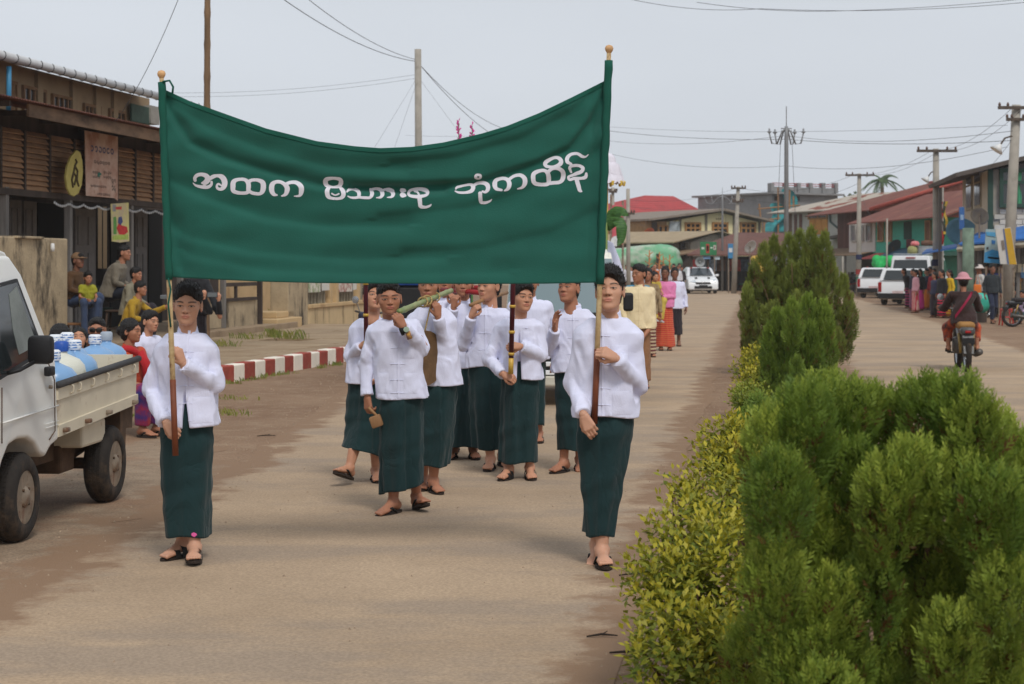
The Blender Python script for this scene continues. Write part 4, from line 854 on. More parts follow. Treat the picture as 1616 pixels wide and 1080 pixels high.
# hem folds and pole sleeves
def strip(f0, f1, n, name, off):
    q = MB()
    for i in range(n+1): q.v += [tuple(f0(i/n)), tuple(f1(i/n))]
    q.f = [(2*i, 2*i+1, 2*i+3, 2*i+2) for i in range(n)]; return q.build(name, M('green_hem', (20,84,70), .9, v=.08, b=.15, bs=120), cloth, True)
X_ = lambda t, v: 258+t*700
strip(lambda t: bpt(258+t*699, float(btop(258+t*699))+.2, -.004), lambda t: bpt(258+t*699, float(btop(258+t*699))+7, -.004), 120, 'top_hem', 0)
def pole(name, pa, pb, top):
    a, c = W(pa[0], pa[1], BY+.005)-o0, W(pb[0], pb[1], BY+.005)-o0; d = c-a
    MB().tube([a, a+d*.30, a+d*.62, c], [.0125,.014,.015,.0155], 12).build('pole', M('bamboo_banner_pole', (176,146,104), .6, c2=(206,184,140), sc=18, dirt=((112,70,44), 14, .55, .8)), ban, True)
    q = [o for o in bpy.data.objects if o.parent == ban and o.name.startswith('pole')][-1]
    MB().tube([a+d*.80, c+d*.002], [.0170,.0172], 12).build('brown_grip', M('brown_grip_tape', (116,62,38), .6, v=.15, sc=12), q, True)
    up = -d.normalized()
    MB().lathe([(.008,-.01),(.012,.0),(.021,.014),(.024,.026),(.018,.040),(.006,.045),(.0,.046)], 12, Matrix.Translation(a) @ up.to_track_quat('Z','Y').to_matrix().to_4x4()).build('finial', M('pale_wood', (204,160,112), .5, v=.15, sc=20), q, True)
    return a, d
aL, dL = pole('left', (255,124), (277,718), 0); aR, dR = pole('right', (961,84), (938,668), 0)
def sleeve(a, d, t0, t1, r, topn):
    q = MB(); pts = [a+d*(t0+(t1-t0)*i/24)+Vector((.002*math.sin(i*1.7), -.001, 0)) for i in range(25)]
    q.tube(pts, [r*(1+.06*math.sin(i*2.3)) for i in range(25)], 12); q.build('pole_sleeve', M('green_hem'), cloth, True)
sleeve(aL, dL, .01, .535, .0215, 1); sleeve(aR, dR, .02, .625, .0225, 1)
MB().tube([aL+Vector((.01,-.02,-.02)), aL+Vector((.05,-.03,-.015)), aL+Vector((.07,-.03,-.05)), aL+Vector((.066,-.03,-.085))], .006, 6).build('tie_cord', M('green_hem'), cloth, True)
MB().tube([aL+dL*.53+Vector((.0,-.02,0)), aL+dL*.56+Vector((.012,-.022,0)), aL+dL*.60+Vector((-.006,-.02,0)), aL+dL*.66+Vector((.004,-.02,0))], .005, 6).build('tie_cord', M('green_hem'), cloth, True)
# lettering
C1 = lambda s_: [[(290+x/4.897, 220+y/4.897, r*1.1/4.897) for x, y, r in q] for q in s_]
C2 = lambda s_: [[(610+x/4.617, 220+y/4.617, r*1.1/4.617) for x, y, r in q] for q in s_]
LET = [
 C1([[(88,318,11),(86,298,12),(105,278,13),(140,272,13),(175,285,17),(185,312,20),(165,335,17),(140,338,6)],[(72,338,3),(95,358,8),(140,368,12),(185,370,12),(212,352,10),(215,330,8)],[(195,312,10),(225,290,14),(260,282,11),(295,292,18),(315,325,20),(312,362,18),(290,385,12),(262,380,10),(256,358,8),(268,345,7),(285,355,6)]]),
 C1([[(415,312,12),(385,330,17),(380,365,18),(385,400,15),(430,415,12),(490,412,12),(500,380,16),(498,340,16),(470,312,12),(415,312,12)],[(500,330,14),(530,315,11),(580,318,13),(612,340,18),(612,390,18),(590,420,12),(540,418,12),(510,405,12)]]),
 C1([[(720,432,6),(695,425,13),(680,395,18),(682,355,18),(705,332,13),(745,330,12),(780,350,14),(800,380,18),(790,420,14),(770,435,8),(755,438,4)],[(785,350,12),(820,335,12),(870,335,14),(905,365,18),(908,405,17),(895,435,10),(855,440,4)]]),
 C1([[(1155,302,10),(1105,310,15),(1095,335,17),(1110,360,13),(1155,370,8),(1200,362,13),(1215,335,16),(1205,310,13),(1155,302,10)],[(1120,378,12),(1108,400,16),(1115,440,15),(1145,456,10),(1200,458,10),(1230,440,15),(1232,405,16),(1215,380,12)],[(1145,420,6),(1170,432,5),(1198,422,6)]]),
 C1([[(1262,405,6),(1280,388,10),(1310,385,10),(1345,400,13),(1355,425,13),(1345,448,10),(1300,452,8),(1268,440,4)],[(1345,448,9),(1400,452,10),(1440,450,10),(1455,420,14),(1445,390,10),(1440,384,4)]]),
 C1([[(1450,390,10),(1490,382,10),(1525,395,14),(1535,425,14),(1520,448,9),(1490,452,4)]]),
 C1([[(1545,392,9),(1585,384,9),(1615,398,11)]])[:1]+C2([[(5,372,9),(35,378,12),(48,400,13),(35,420,8),(5,424,3)]]),
 C2([[(108,366,8),(128,368,8),(136,378,6),(112,382,7),(104,372,7)],[(108,400,8),(128,402,8),(138,412,6),(114,417,7),(104,406,7)]]),
 C2([[(160,395,9),(175,372,9),(230,362,11),(285,372,14),(300,392,10),(280,410,10),(225,418,12),(175,412,10),(160,395,9)],[(205,378,7),(225,385,7),(235,400,6)],[(240,420,15),(245,470,14),(250,490,12),(285,495,9),(315,485,7),(325,474,3)]]),
 C2([[(655,262,9),(650,280,9),(670,288,6),(685,278,8),(682,262,8),(655,262,9)],[(500,378,4),(530,388,8),(580,388,9),(620,375,13),(632,345,13),(610,330,9),(560,338,8),(515,350,8),(505,362,5)],[(625,345,10),(660,322,10),(705,318,12),(735,335,15),(738,365,13),(720,385,9),(700,380,7)],[(682,395,13),(685,440,13),(692,460,11),(725,462,9),(755,450,6),(766,438,3)]]),
 C2([[(838,370,8),(800,360,12),(788,330,16),(800,298,13),(845,285,11),(880,295,13),(895,325,15),(885,360,12),(860,375,5)],[(890,295,10),(930,268,10),(975,262,12),(1005,285,15),(1008,320,15),(990,350,10),(955,362,4)]]),
 C2([[(1220,135,10),(1170,160,13),(1155,180,13),(1170,198,11),(1215,200,8),(1260,185,14),(1272,160,14),(1255,138,12),(1220,135,10)],[(1110,232,12),(1075,250,14),(1068,280,15),(1078,318,14),(1120,330,12),(1175,325,13),(1182,290,15),(1175,250,14),(1150,228,11),(1110,232,12)],[(1180,235,12),(1210,215,10),(1255,215,12),(1285,240,15),(1285,285,15),(1262,312,12),(1210,318,12),(1180,322,12)]]),
 C2([[(1345,180,8),(1318,165,12),(1318,135,13),(1345,110,10),(1390,105,10),(1425,125,10),(1450,128,6),(1470,112,3)],[(1345,240,7),(1335,210,10),(1350,195,10),(1400,192,10),(1430,210,12),(1420,235,12),(1385,250,12),(1355,262,9),(1325,275,8),(1335,295,9),(1370,285,10),(1420,285,10),(1450,275,12),(1455,250,8)],[(1385,295,14),(1400,345,14),(1408,372,12),(1422,380,5)]])]
def spline(q, m=6):
    q = np.array(q, float); cl = np.allclose(q[0, :2], q[-1, :2]); n = len(q); out = []
    for i in range(n-1):
        p0 = q[i-1] if i else (q[-2] if cl else q[0]); p3 = q[i+2] if i+2 < n else (q[1] if cl else q[-1]); p1, p2 = q[i], q[i+1]
        for t in np.arange(m)/m: out.append(.5*(2*p1+(p2-p0)*t+(2*p0-5*p1+4*p2-p3)*t*t+(3*p1-p0-3*p2+p3)*t**3))
    out.append(q[-1]); return np.array(out)
m_let = M('white_letter_print', (216,214,222), .85, v=.04, sc=10, b=.1, bs=120)
for st_ in LET:
    cs = [spline(q) for q in st_]; al = np.concatenate(cs); h = .62
    x0, x1, y0, y1 = al[:, 0].min()-6, al[:, 0].max()+6, al[:, 1].min()-6, al[:, 1].max()+6
    gx = np.arange(x0, x1, h); gy = np.arange(y0, y1, h); GX, GY = np.meshgrid(gx, gy, indexing='ij'); D = np.full(GX.shape, 9.0)
    for c_ in cs:
        for a_, b_ in zip(c_[:-1], c_[1:]):
            dx, dy = b_[0]-a_[0], b_[1]-a_[1]; t = np.clip(((GX-a_[0])*dx+(GY-a_[1])*dy)/max(dx*dx+dy*dy, 1e-9), 0, 1)
            D = np.minimum(D, np.hypot(GX-a_[0]-dx*t, GY-a_[1]-dy*t)-(a_[2]+(b_[2]-a_[2])*t))
    # snap grid corners near the outline onto it, keep cells inside
    gX, gY = np.gradient(D, h); gl = np.hypot(gX, gY)+1e-6; near = np.abs(D) < h*.75
    PXx = np.where(near, GX-D*gX/gl, GX); PYy = np.where(near, GY-D*gY/gl, GY); ins = (D < h*.75)
    cell = ins[:-1, :-1] & ins[1:, :-1] & ins[1:, 1:] & ins[:-1, 1:] & ((D[:-1, :-1]+D[1:, :-1]+D[1:, 1:]+D[:-1, 1:]) < .6)
    ids = -np.ones(D.shape, int); vs = []; q = MB()
    def vid(i, k_):
        if ids[i, k_] < 0: ids[i, k_] = len(q.v); q.v.append(tuple(bpt(PXx[i, k_], PYy[i, k_], -.002)))
        return ids[i, k_]
    for i, k_ in np.argwhere(cell): q.f.append((vid(i, k_), vid(i+1, k_), vid(i+1, k_+1), vid(i, k_+1)))
    q.build('letter', m_let, cloth, True)
# embroidered mark near the hem of the left boy's longyi
lg = [c for c in pL.children if c.name.startswith('longyi')][0]; bv = BVHTree.FromPolygons([v.co for v in lg.data.vertices], [p.vertices for p in lg.data.polygons])
def emb(pts, mat, name):
    q = MB(); 
    for px, py in pts:
        p = W(px, py, 10.0)-Vector(pL.location); hpt = bv.ray_cast(Vector((p.x, -1, p.z)), Vector((0,1,0)))[0]
        q.v.append(tuple((hpt or Vector((p.x,-.12,p.z)))+Vector((0,-.003,0))))
    q.f.append(tuple(range(len(pts)))); q.build(name, mat, lg)
emb([(304.5,840),(308,838.5),(312,840.5),(313,843),(310,845),(311,848),(307.5,848.5),(307,845),(304.5,843.5)], M('pink_thread', (222,96,160), .8), 'emblem')
emb([(303,849.3),(311,850.6),(311,851.2),(303,849.9)], M('white_thread', (220,220,225), .8), 'emblem')
# ---------------------------------------------------------------- little white pickup with water bottles
TF = Fac((-2.93, 10.72), (-2.80, 12.41))                 # outer side of the truck
m_wp = M('truck_white_paint', (232,232,228), .3, v=.02, sc=3, b=.02, bs=8, spec=.5, dirt=((176,146,112), 2.6, .66, .5))
m_bp = M('truck_bed_cream', (214,204,182), .5, v=.05, sc=4, b=.06, bs=20, dirt=((138,92,60), 3.5, .6, .75))
m_rub = M('tyre_rubber', (44,40,37), .9, v=.15, sc=10, b=.2, bs=60, dirt=((96,78,62), 5, .5, .5)); m_blk = M('black_plastic', (28,28,30), .55, b=.1)
m_rim = M('rusty_steel_rim', (142,128,112), .6, v=.2, sc=12, dirt=((110,66,40), 9, .52, .7), met=.2); m_und = M('rusty_chassis', (86,66,50), .85, v=.3, sc=8)
m_gl = glass('car_glass', (38,44,46), .06)
tr = TF.thing('pickup_truck', 'small worn white pickup truck loaded with water bottles', 'truck')
q = lambda px, py, off=0.0: TF.P(px, py, off)
WD = 1.36
def shell(outline, off, wd, name, mat, parent, tumble=None, bev=.02, lo=None):
    """side outline (photo pixels on the truck side) pulled across the vehicle width, upper part leaning in"""
    bm = bmesh.new(); pts = [q(*p) if len(p) == 2 else Vector(p) for p in outline]; vs = []
    for sgn, o_ in ((0, off), (1, off+wd)):
        row = []
        for p in pts:
            t = max(0, (p.z-1.02)/.75)*.13 if tumble else 0; row.append(bm.verts.new((p.x, o_+t*(1 if sgn == 0 else -1), p.z)))
        vs.append(row)
    bm.faces.new(vs[0]); bm.faces.new(vs[1][::-1]); n = len(pts)
    for i in range(n): bm.faces.new((vs[0][i], vs[1][i], vs[1][(i+1) % n], vs[0][(i+1) % n]))
    bmesh.ops.recalc_face_normals(bm, faces=bm.faces); bmesh.ops.bevel(bm, geom=bm.edges[:], offset=bev, segments=3, affect='EDGES', profile=.6)
    me = bpy.data.meshes.new(name); bm.to_mesh(me); bm.free(); me.polygons.foreach_set('use_smooth', [True]*len(me.polygons)); me.set_sharp_from_angle(angle=math.radians(35)); return link(name, me, mat, parent)
ctr = lambda u, z: (u, 0, z)
zr, uf = q(45, 402).z, -.95
cab = shell([(2,402),(46,404),(60,432),(76,508),(91,571),(93,694),(80,706),(72,722),(64,716),(56,700),(44,692),(28,694),(14,704),(4,730),(-4,760),(-8,800), (uf-.1,0,.36), (uf-.12,0,.75), (uf,0,.98), (uf+.28,0,zr-.03), (uf+.4,0,zr+.005)], 0, WD, 'cab', m_wp, tr, True, .03)
# side window: seal, glass, door seams
def side(poly, name, mat, parent, o1, th=.01, tum=True):
    b = MB(); pts = []
    for p in poly:
        v = q(*p); t = max(0, (v.z-1.02)/.75)*.13 if tum else 0; pts.append(Vector((v.x, o1+t, v.z)))
    b.prism(pts, (0, th, 0)); return b.build(name, mat, parent)
sl = side([(-22,612),(0,598),(72,556),(49,440),(12,450),(-10,470)], 'window_seal', m_blk, cab, -.014, .02)
side([(-20,605),(1,590),(67,552),(46,446),(13,455),(-8,474)], 'side_glass', m_gl, sl, -.020, .01)
side([(27,520),(30,465),(44,452),(60,545),(30,560)], 'painted_view', M('pale_view_paint', (120,126,122), .5, v=.2), sl, -.0225, .002)  # pale patch on the near glass paints the bright view through the cab
def line(pts, w_, name, mat, parent, off=-.004):
    b = MB(); b.tube([Vector((v.x, off+max(0, (v.z-1.02)/.75)*.13, v.z)) for v in [q(*p) for p in pts]], w_, 6); return b.build(name, mat, parent, True)
line([(74,556),(85,600),(86,680),(77,694)], .004, 'door_seam', m_und, cab); line([(2,700),(2,612)], .004, 'door_seam', m_und, cab)
line([(4,668),(45,655),(92,640)], .006, 'body_crease', m_wp, cab, -.002)
for (y0, y1) in ((670,668),(676,674)): line([(72,y0),(92,y1-4)], .003, 'body_crease', m_wp, cab, -.002)
h = q(76,586); MB().bbox((h.x-.055,-.03,h.z-.03),(h.x+.055,.012,h.z+.03), .012).build('door_handle', m_blk, cab, auto=40)
h = q(80,611); MB().lathe([(.0,-.012),(.012,-.01),(.012,.01),(0,.012)], 10, Matrix.Translation((h.x,0,h.z)), 'y').build('key_lock', m_rim, cab, True)
# roof rail and spare bits
MB().tube([Vector((q(x, y).x, .16, q(x, y).z)) for x, y in ((-20,396),(30,396),(44,402),(56,425),(68,452),(72,470),(66,478))], .018, 8).build('roof_rail', m_wp, cab, True)
# mirror
mm = thing('mirror', None, None); mm.parent = cab; h = q(30, 552)
MB().bbox((h.x-.05,-.21,h.z-.085),(h.x+.045,-.06,h.z+.085), .03, ).build('wing_mirror', m_blk, cab, auto=40)
bpy.data.objects.remove(mm)
a_ = q(10,590); MB().tube([(a_.x,.0,a_.z),(a_.x+.03,-.07,a_.z+.02),(h.x,-.12,h.z-.06)], .012, 8).build('mirror_arm', m_blk, cab, True)
# bed: floor, side panel with ribs, tailgate end, front rack
bed = side([(92,612),(219,570),(219,588),(92,632)], 'bed_rail_panel', m_bp, tr, .0, .035, False)
side([(93,633),(218,589),(217,622),(93,672)], 'bed_side', m_bp, tr, .012, .03, False)
side([(92,672),(217,622),(217,637),(92,690)], 'bed_sill', m_bp, tr, -.005, .05, False)
rl0, rl1 = q(91,608), q(219,566)
MB().tube([rl0+Vector((0,.0,.0)), rl1], .023, 10).build('rail_padding', M('grey_foam_tube', (66,66,68), .8, v=.15, sc=20), tr, True)
for (x, y) in ((110,615),(122,611),(143,604),(166,596),(187,589),(208,582)):
    p = q(x, y); MB().tube([(p.x,-.002,p.z+.035),(p.x+.01,-.022,p.z+.025),(p.x+.012,-.022,p.z-.015),(p.x+.004,-.004,p.z-.025)], .006, 6).build('rope_hook', m_bp, bed, True)
for (x, y) in ((100,679),(135,665),(168,651),(209,635)):
    p = q(x, y); MB().bbox((p.x-.03,-.04,p.z-.012),(p.x+.03,.0,p.z+.018), .008).build('latch', m_rim, tr, auto=40)
ub0, ub1 = q(93,672).x, q(218,622).x; zf0, zf1 = q(93,672).z+.01, q(218,622).z+.01
MB().prism([(ub0,.05,zf0),(ub1,.05,zf1),(ub1,WD-.05,zf1),(ub0,WD-.05,zf0)], (0,0,-.05)).build('bed_floor', m_bp, tr)
MB().prism([(ub0,WD-.035,zf0-.1),(ub1,WD-.035,zf1-.1),(ub1,WD-.035,zf1+.30),(ub0,WD-.035,zf0+.30)], (0,.03,0)).build('bed_side', m_bp, tr)
MB().box((ub1-.03,.04,zf1-.1),(ub1,WD-.04,zf1+.28)).build('tailgate', m_bp, tr)
MB().box((ub0,.04,zf0-.05),(ub0+.03,WD-.04,zf0+.34)).build('bed_front', m_bp, tr)
# chassis, mud guard, boxes
MB().box((q(60,700).x,.25,.36),(ub1-.1,.42,.5)).build('chassis_rail', m_und, tr); MB().box((q(60,700).x,.9,.36),(ub1-.1,1.07,.5)).build('chassis_rail', m_und, tr)
for (x0,y0,x1,y1,o1) in ((131,664,167,702,.05),(96,700,118,745,.2)): rect(TF, x0, y0, x1, y1, o1, .22, 'side_box', m_und if x0 < 120 else m_bp, tr, .02)
side([(196,640),(216,634),(215,675),(205,676),(204,728),(197,728)], 'mud_guard', m_und, tr, .03, .16, False)
MB().tube([q(96,720,.3), q(115,712,.3), q(126,705,.3)], .05, 10).build('exhaust', m_und, tr, True)
def wheel(cx, cy, rad, nm):
    p = q(cx, cy); c = Vector((p.x, 0, rad)); wt = .155; t = thing(nm, None, None, (c.x, .015, c.z)); t.parent = tr
    prof = [(rad*.60,0.0),(rad*.66,-.008),(rad*.86,-.006),(rad*.955,.012),(rad,.034)]; pr = prof+[(r_, wt-h_) for r_, h_ in prof[::-1]]
    MB().lathe(pr, 44, None, 'y', cap=False).build('tyre', m_rub, t, auto=50)
    tb = MB()
    for k in range(56):
        a = 2*math.pi*k/56
        for o_ in (.04,.07,.10): tb.box((-.012,o_-.006,rad-.002),(.010,o_+.012,rad+.004), Matrix.Rotation(a+o_*1.2, 4, 'Y'))
    tb.build('tread', m_rub, t)
    MB().lathe([(rad*.61,.004),(rad*.57,.010),(rad*.52,.032),(rad*.44,.020),(rad*.30,.012),(rad*.20,-.004),(rad*.17,-.012),(0,-.014)], 28, None, 'y').build('rim', m_rim, t, auto=50)
    for k in range(8): a = 2*math.pi*k/8; MB().lathe([(0,.010),(.020,.012),(.020,.02),(0,.021)], 8, Matrix.Translation((math.cos(a)*rad*.41,0.004,math.sin(a)*rad*.41)), 'y').build('vent_hole', m_blk, t)
    for k in range(4): a = 2*math.pi*(k+.5)/4; MB().lathe([(0,-.008),(.010,-.006),(.010,.02),(0,.021)], 6, Matrix.Translation((math.cos(a)*rad*.24,0,math.sin(a)*rad*.24)), 'y').build('wheel_nut', m_und, t)
    return t
m_rub2 = m_rub
w1 = wheel(45,790,.268,'wheel'); w2 = wheel(186,737,.268,'wheel')
for w_ in (w1, w2):
    c = clone(w_, (w_.location.x, WD-.17, w_.location.z)); c.parent = tr
# axle
MB().tube([(w2.location.x,.1,.27),(w2.location.x,WD-.1,.27)], .04, 8).build('axle', m_und, tr, True)
# ---- water bottles
def jug(px, py, Y, mat, capm, label, paper=True):
    off_ = (Y-11.0)*.35+.20; u_, z_ = TF.uv(px, py, off_); base = TF.w(u_, off_, z_); H_ = .47; t = thing('water_bottle', label, 'bottle', (base.x, base.y, base.z-H_+.05), group='water bottles on the pickup bed'); t.scale = (1.2,1.2,1.0)
    MB().lathe([(.0,.0),(.125,.0),(.136,.02),(.136,.10),(.130,.115),(.136,.13),(.136,.27),(.128,.315),(.100,.355),(.055,.380),(.034,.392),(.032,.41)], 26).build('bottle_body', mat, t, auto=60)
    MB().lathe([(.0,.41),(.039,.408),(.040,.425),(.040,.468),(.030,.478),(0,.478)], 18).build('cap', capm, t, auto=50)
    if paper:
        b = MB()
        for k in range(3): b.lathe([(.0405,.418+k*.018),(.0412,.420+k*.018),(.0412,.426+k*.018),(.0405,.428+k*.018)], 18)
        b.build('printed_seal', M('blue_print', (86,128,190), .6, c2=(226,232,240), sc=45, lo=.45, hi=.55), t)
mj = glass('blue_bottle', (132,176,222), .25); mj.node_tree.nodes['Principled BSDF'].inputs['Transmission Weight'].default_value = .15; mj2 = M('pale_bottle', (214,214,200), .3, v=.05)
cw = M('white_cap', (226,230,236), .5, v=.03); cb_ = M('blue_cap', (40,84,170), .45); cn = M('bare_neck', (150,160,172), .5)
jug(88,541,11.75, mj, cw, 'blue water bottle with printed cap against the truck cab'); jug(106,537,11.95, mj, cw, 'blue water bottle with printed cap behind the pale bottle')
jug(118,549,11.45, mj, cw, 'blue water bottle with printed cap right beside the pale bottle'); jug(97,552,11.1, mj2, cb_, 'pale milky water bottle with plain blue cap', False)
jug(150,540,11.85, mj, cw, 'blue water bottle with printed cap next to the uncapped one'); jug(168,535,12.1, mj, cn, 'blue water bottle without a printed cap at the tail end', False)
jug(84,566,10.98, mj, cw, 'blue water bottle pressed against the cab behind the handle')
# ---------------------------------------------------------------- onlookers behind the truck
G1 = 'onlookers sitting behind the pickup'
cl = lambda n, c, **k: cotton(n, c, **k)
def seat(label, px, py, Y, rz, H=1.6, seat=.32, lean=.1, **kw):
    """seated person whose head centre lands on the photo pixel"""
    J = sitJ(H, seat, lean); hd = Vector(J['head']); p = W(px, py, Y); dz = p.z-hd.z; c_, s_ = math.cos(rz), math.sin(rz)
    x = p.x-(hd.x*c_-hd.y*s_); y = p.y-(hd.x*s_+hd.y*c_); J = sitJ(H, max(.08, seat+dz), lean, kn=kw.pop('kn', 0)); z0 = 0
    if 'J2' in kw: J.update(kw.pop('J2'))
    bt = {'kind': 'trousers', 'name': 'longyi', 'loose': .02}; bt.update(kw.pop('bot', {}))
    return person(label, (x, y, kw.pop('z0', 0)), rz=rz, H=H, lod=1, J=J, bot=bt, **kw)
m_dk = cl('dark_cloth', (40,34,40)); m_or = cl('orange_blouse', (190,72,36)); m_red = cl('red_scarf', (176,34,40)); m_nav = cl('navy_shirt', (44,42,74))
seat('woman with black hair turned away beside the truck cab', 97, 531, 17.6, 2.4, tone=T3, head='woman', hair='long', top={'kind': 'blouse', 'mat': cl('maroon_blouse', (92,26,34)), 'col': False}, bot={'mat': m_dk})
seat('woman with hair pulled back looking down behind the water bottles', 125, 536, 17.9, .15, tone=T2, head='woman', pitch=22, hair='bun', top={'kind': 'blouse', 'mat': m_dk, 'col': False}, bot={'mat': m_dk})
o_, jk_, j_ = seat('broad man in sunglasses and navy shirt behind the water bottles', 153, 521, 18.3, .12, H=1.68, tone=T3, head='man', hair='crew', fat=1.15, top={'kind': 'shirt', 'mat': m_nav}, bot={'mat': m_dk})
hc = Vector(j_['head']); sg = MB()
for s in (-1, 1): sg.bbox((hc.x+s*.034-.03, hc.y-.118, hc.z-.018), (hc.x+s*.034+.03, hc.y-.090, hc.z+.022), .008)
sg.box((hc.x-.01, hc.y-.112, hc.z+.006), (hc.x+.01, hc.y-.10, hc.z+.014))
for s in (-1, 1): sg.box((hc.x+s*.07-.004, hc.y-.10, hc.z+.004), (hc.x+s*.07+.004, hc.y+.01, hc.z+.012))
sg.build('sunglasses', glass('sunglass_lens', (10,10,12), .1), o_)
o_, jk_, j_ = seat('woman in orange blouse with red scarf and yellow hair clip', 207, 523, 17.4, .95, tone=T3, head='woman', yaw=20, hair='bun', top={'kind': 'blouse', 'mat': m_or, 'slv': .8}, bot={'mat': cl('red_pattern_longyi', (150,30,40), c2=(40,40,110), sc=20)})
nk_ = Vector(j_['neck']); MB().tube([nk_+Vector((math.cos(a)*.10, math.sin(a)*.085, -.03+.03*math.sin(a*2))) for a in np.linspace(0, 6.28, 20)], .04, 8).build('scarf', m_red, o_, True)
MB().tube([nk_+Vector((.06,-.10,-.03)), nk_+Vector((.10,-.15,-.16)), nk_+Vector((.11,-.16,-.34))], [.045,.05,.04], 8).build('scarf', m_red, o_, True)
hd_ = Vector(j_['head']); MB().tube([hd_+Vector((-.05,.10,.03)), hd_+Vector((-.02,.14,.05)), hd_+Vector((.01,.145,.03))], .014, 6).build('hair_clip', M('yellow_clip', (196,170,50), .5), o_, True)
seat('boy in white shirt with pale cheek paste beside the orange blouse', 237, 508, 18.2, 1.0, H=1.45, tone=T2, head='boy', hair='short', top={'kind': 'shirt', 'slv': .6}, bot={'mat': m_dk})
# ---- on the porch
PG = 'people on the porch of the louvred building'
JN = cl('denim', (56,70,98)); 
pz = .30
seat('man in brown cap and brown jacket sitting on the porch', 123, 441, 29.0, 1.2, H=1.66, seat=.45, tone=T4, head='man', hair='crew', hat=('cap', M('brown_cap', (124,96,70), .9)), top={'kind': 'jacket', 'mat': cl('brown_jacket', (84,58,34))}, bot={'mat': JN, 'name': 'trousers'}, z0=pz)
seat('small child in yellow green shirt on the brown capped mans knee', 139, 469, 28.4, .5, H=1.05, seat=.55, tone=T3, head='child', hair='short', top={'kind': 'shirt', 'mat': cl('lime_shirt', (150,148,40)), 'slv': .6}, bot={'mat': JN, 'name': 'trousers'}, z0=pz)
seat('man in baggy grey jacket on a tall stool behind the post', 196, 428, 29.6, 1.5, H=1.72, seat=.62, lean=.35, tone=T3, head='man', hair='crew', fat=1.25, top={'kind': 'jacket', 'mat': cl('grey_jacket', (116,108,94))}, bot={'mat': cl('dark_trousers', (30,34,46)), 'name': 'trousers'}, z0=pz)
seat('boy leaning out from behind the porch post', 215, 463, 28.6, 1.3, H=1.5, seat=.42, lean=.2, tone=T3, head='boy', hair='short', top={'kind': 'shirt', 'mat': cl('pattern_grey_shirt', (128,122,104))}, bot={'mat': m_dk}, z0=pz)
o_, jk_, j_ = seat('person in yellow top with black and yellow sleeve reaching out with a phone', 222, 487, 27.4, 1.45, H=1.5, seat=.3, lean=.3, tone=T3, head='boy', hair='short', top={'kind': 'shirt', 'mat': cl('yellow_top', (168,134,38))}, bot={'mat': m_dk}, z0=pz, J2={'eb': (.12,-.36,.62), 'wb': (.06,-.60,.72)})
o_, jk_, j_ = person('photographer in black jacket holding up a phone with both hands', (-4.72, 26.6, .15), rz=.7, H=1.60, lod=1, tone=T2, head='woman', yaw=20, hair='bun', PX={'ea': (330,492,.3), 'wa': (322,470,.45), 'eb': (347,500,.3), 'wb': (345,474,.42)},
    hands={'a': {'curl': GRIP, 'thumb': 'open', 'z': (0,-.2,1)}, 'b': {'curl': GRIP, 'thumb': 'open', 'z': (0,-.2,1)}}, top={'kind': 'jacket', 'mat': cl('black_jacket', (26,26,30))}, bot={'mat': m_dk})
ph = thing('phone', 'smartphone in the raised hands of the black jacketed photographer', 'phone', W(335, 466, 26.12))
MB().bbox((-.08,-.006,-.035),(.08,.006,.045), .006).build('phone_case', M('dark_phone', (50,50,54), .3), ph); MB().box((-.07,-.009,-.026),(.07,-.0065,.036)).build('phone_back', glass('phone_screen', (96,102,104), .15), ph)
ph = thing('phone', 'small camera held out by the yellow sleeved person', 'phone', W(258, 469, 26.9))
MB().bbox((-.05,-.006,-.03),(.05,.006,.03), .006).build('phone_case', M('silver_phone', (130,134,138), .3), ph); MB().box((-.045,-.009,-.024),(.045,-.0065,.024)).build('phone_back', glass('phone_screen'), ph)
def stool(label, at, h, mat, w_=.17):
    t = thing('stool', label, 'stool', at); MB().bbox((-w_,-w_,h-.035),(w_,w_,h), .012).build('seat', mat, t)
    for sx in (-1, 1):
        for sy in (-1, 1): MB().tube([(sx*w_*.8, sy*w_*.8, h-.03), (sx*w_*1.1, sy*w_*1.1, 0)], .02, 8).build('leg', mat, t, True)
    for sx in (-1, 1): MB().tube([(sx*w_*.97, -w_*.95, h*.4), (sx*w_*.97, w_*.95, h*.4)], .013, 6).build('stretcher', mat, t)
    for sy in (-1, 1): MB().tube([(-w_*.95, sy*w_*.97, h*.5), (w_*.95, sy*w_*.97, h*.5)], .013, 6).build('stretcher', mat, t)
    return t
m_dw = M('dark_wood', (66,50,40), .75, v=.25, sc=6, st=(1,1,.2))
stool('tall dark wooden stool under the man in grey jacket', W(185, HY+10, 29.5).xy.to_3d()+Vector((0,0,pz)), .62, m_dw)
stool('low wooden stool under the brown capped man', W(118, HY+10, 29.0).xy.to_3d()+Vector((0,0,pz)), .42, M('plain_wood', (140,100,66), .75, v=.2))
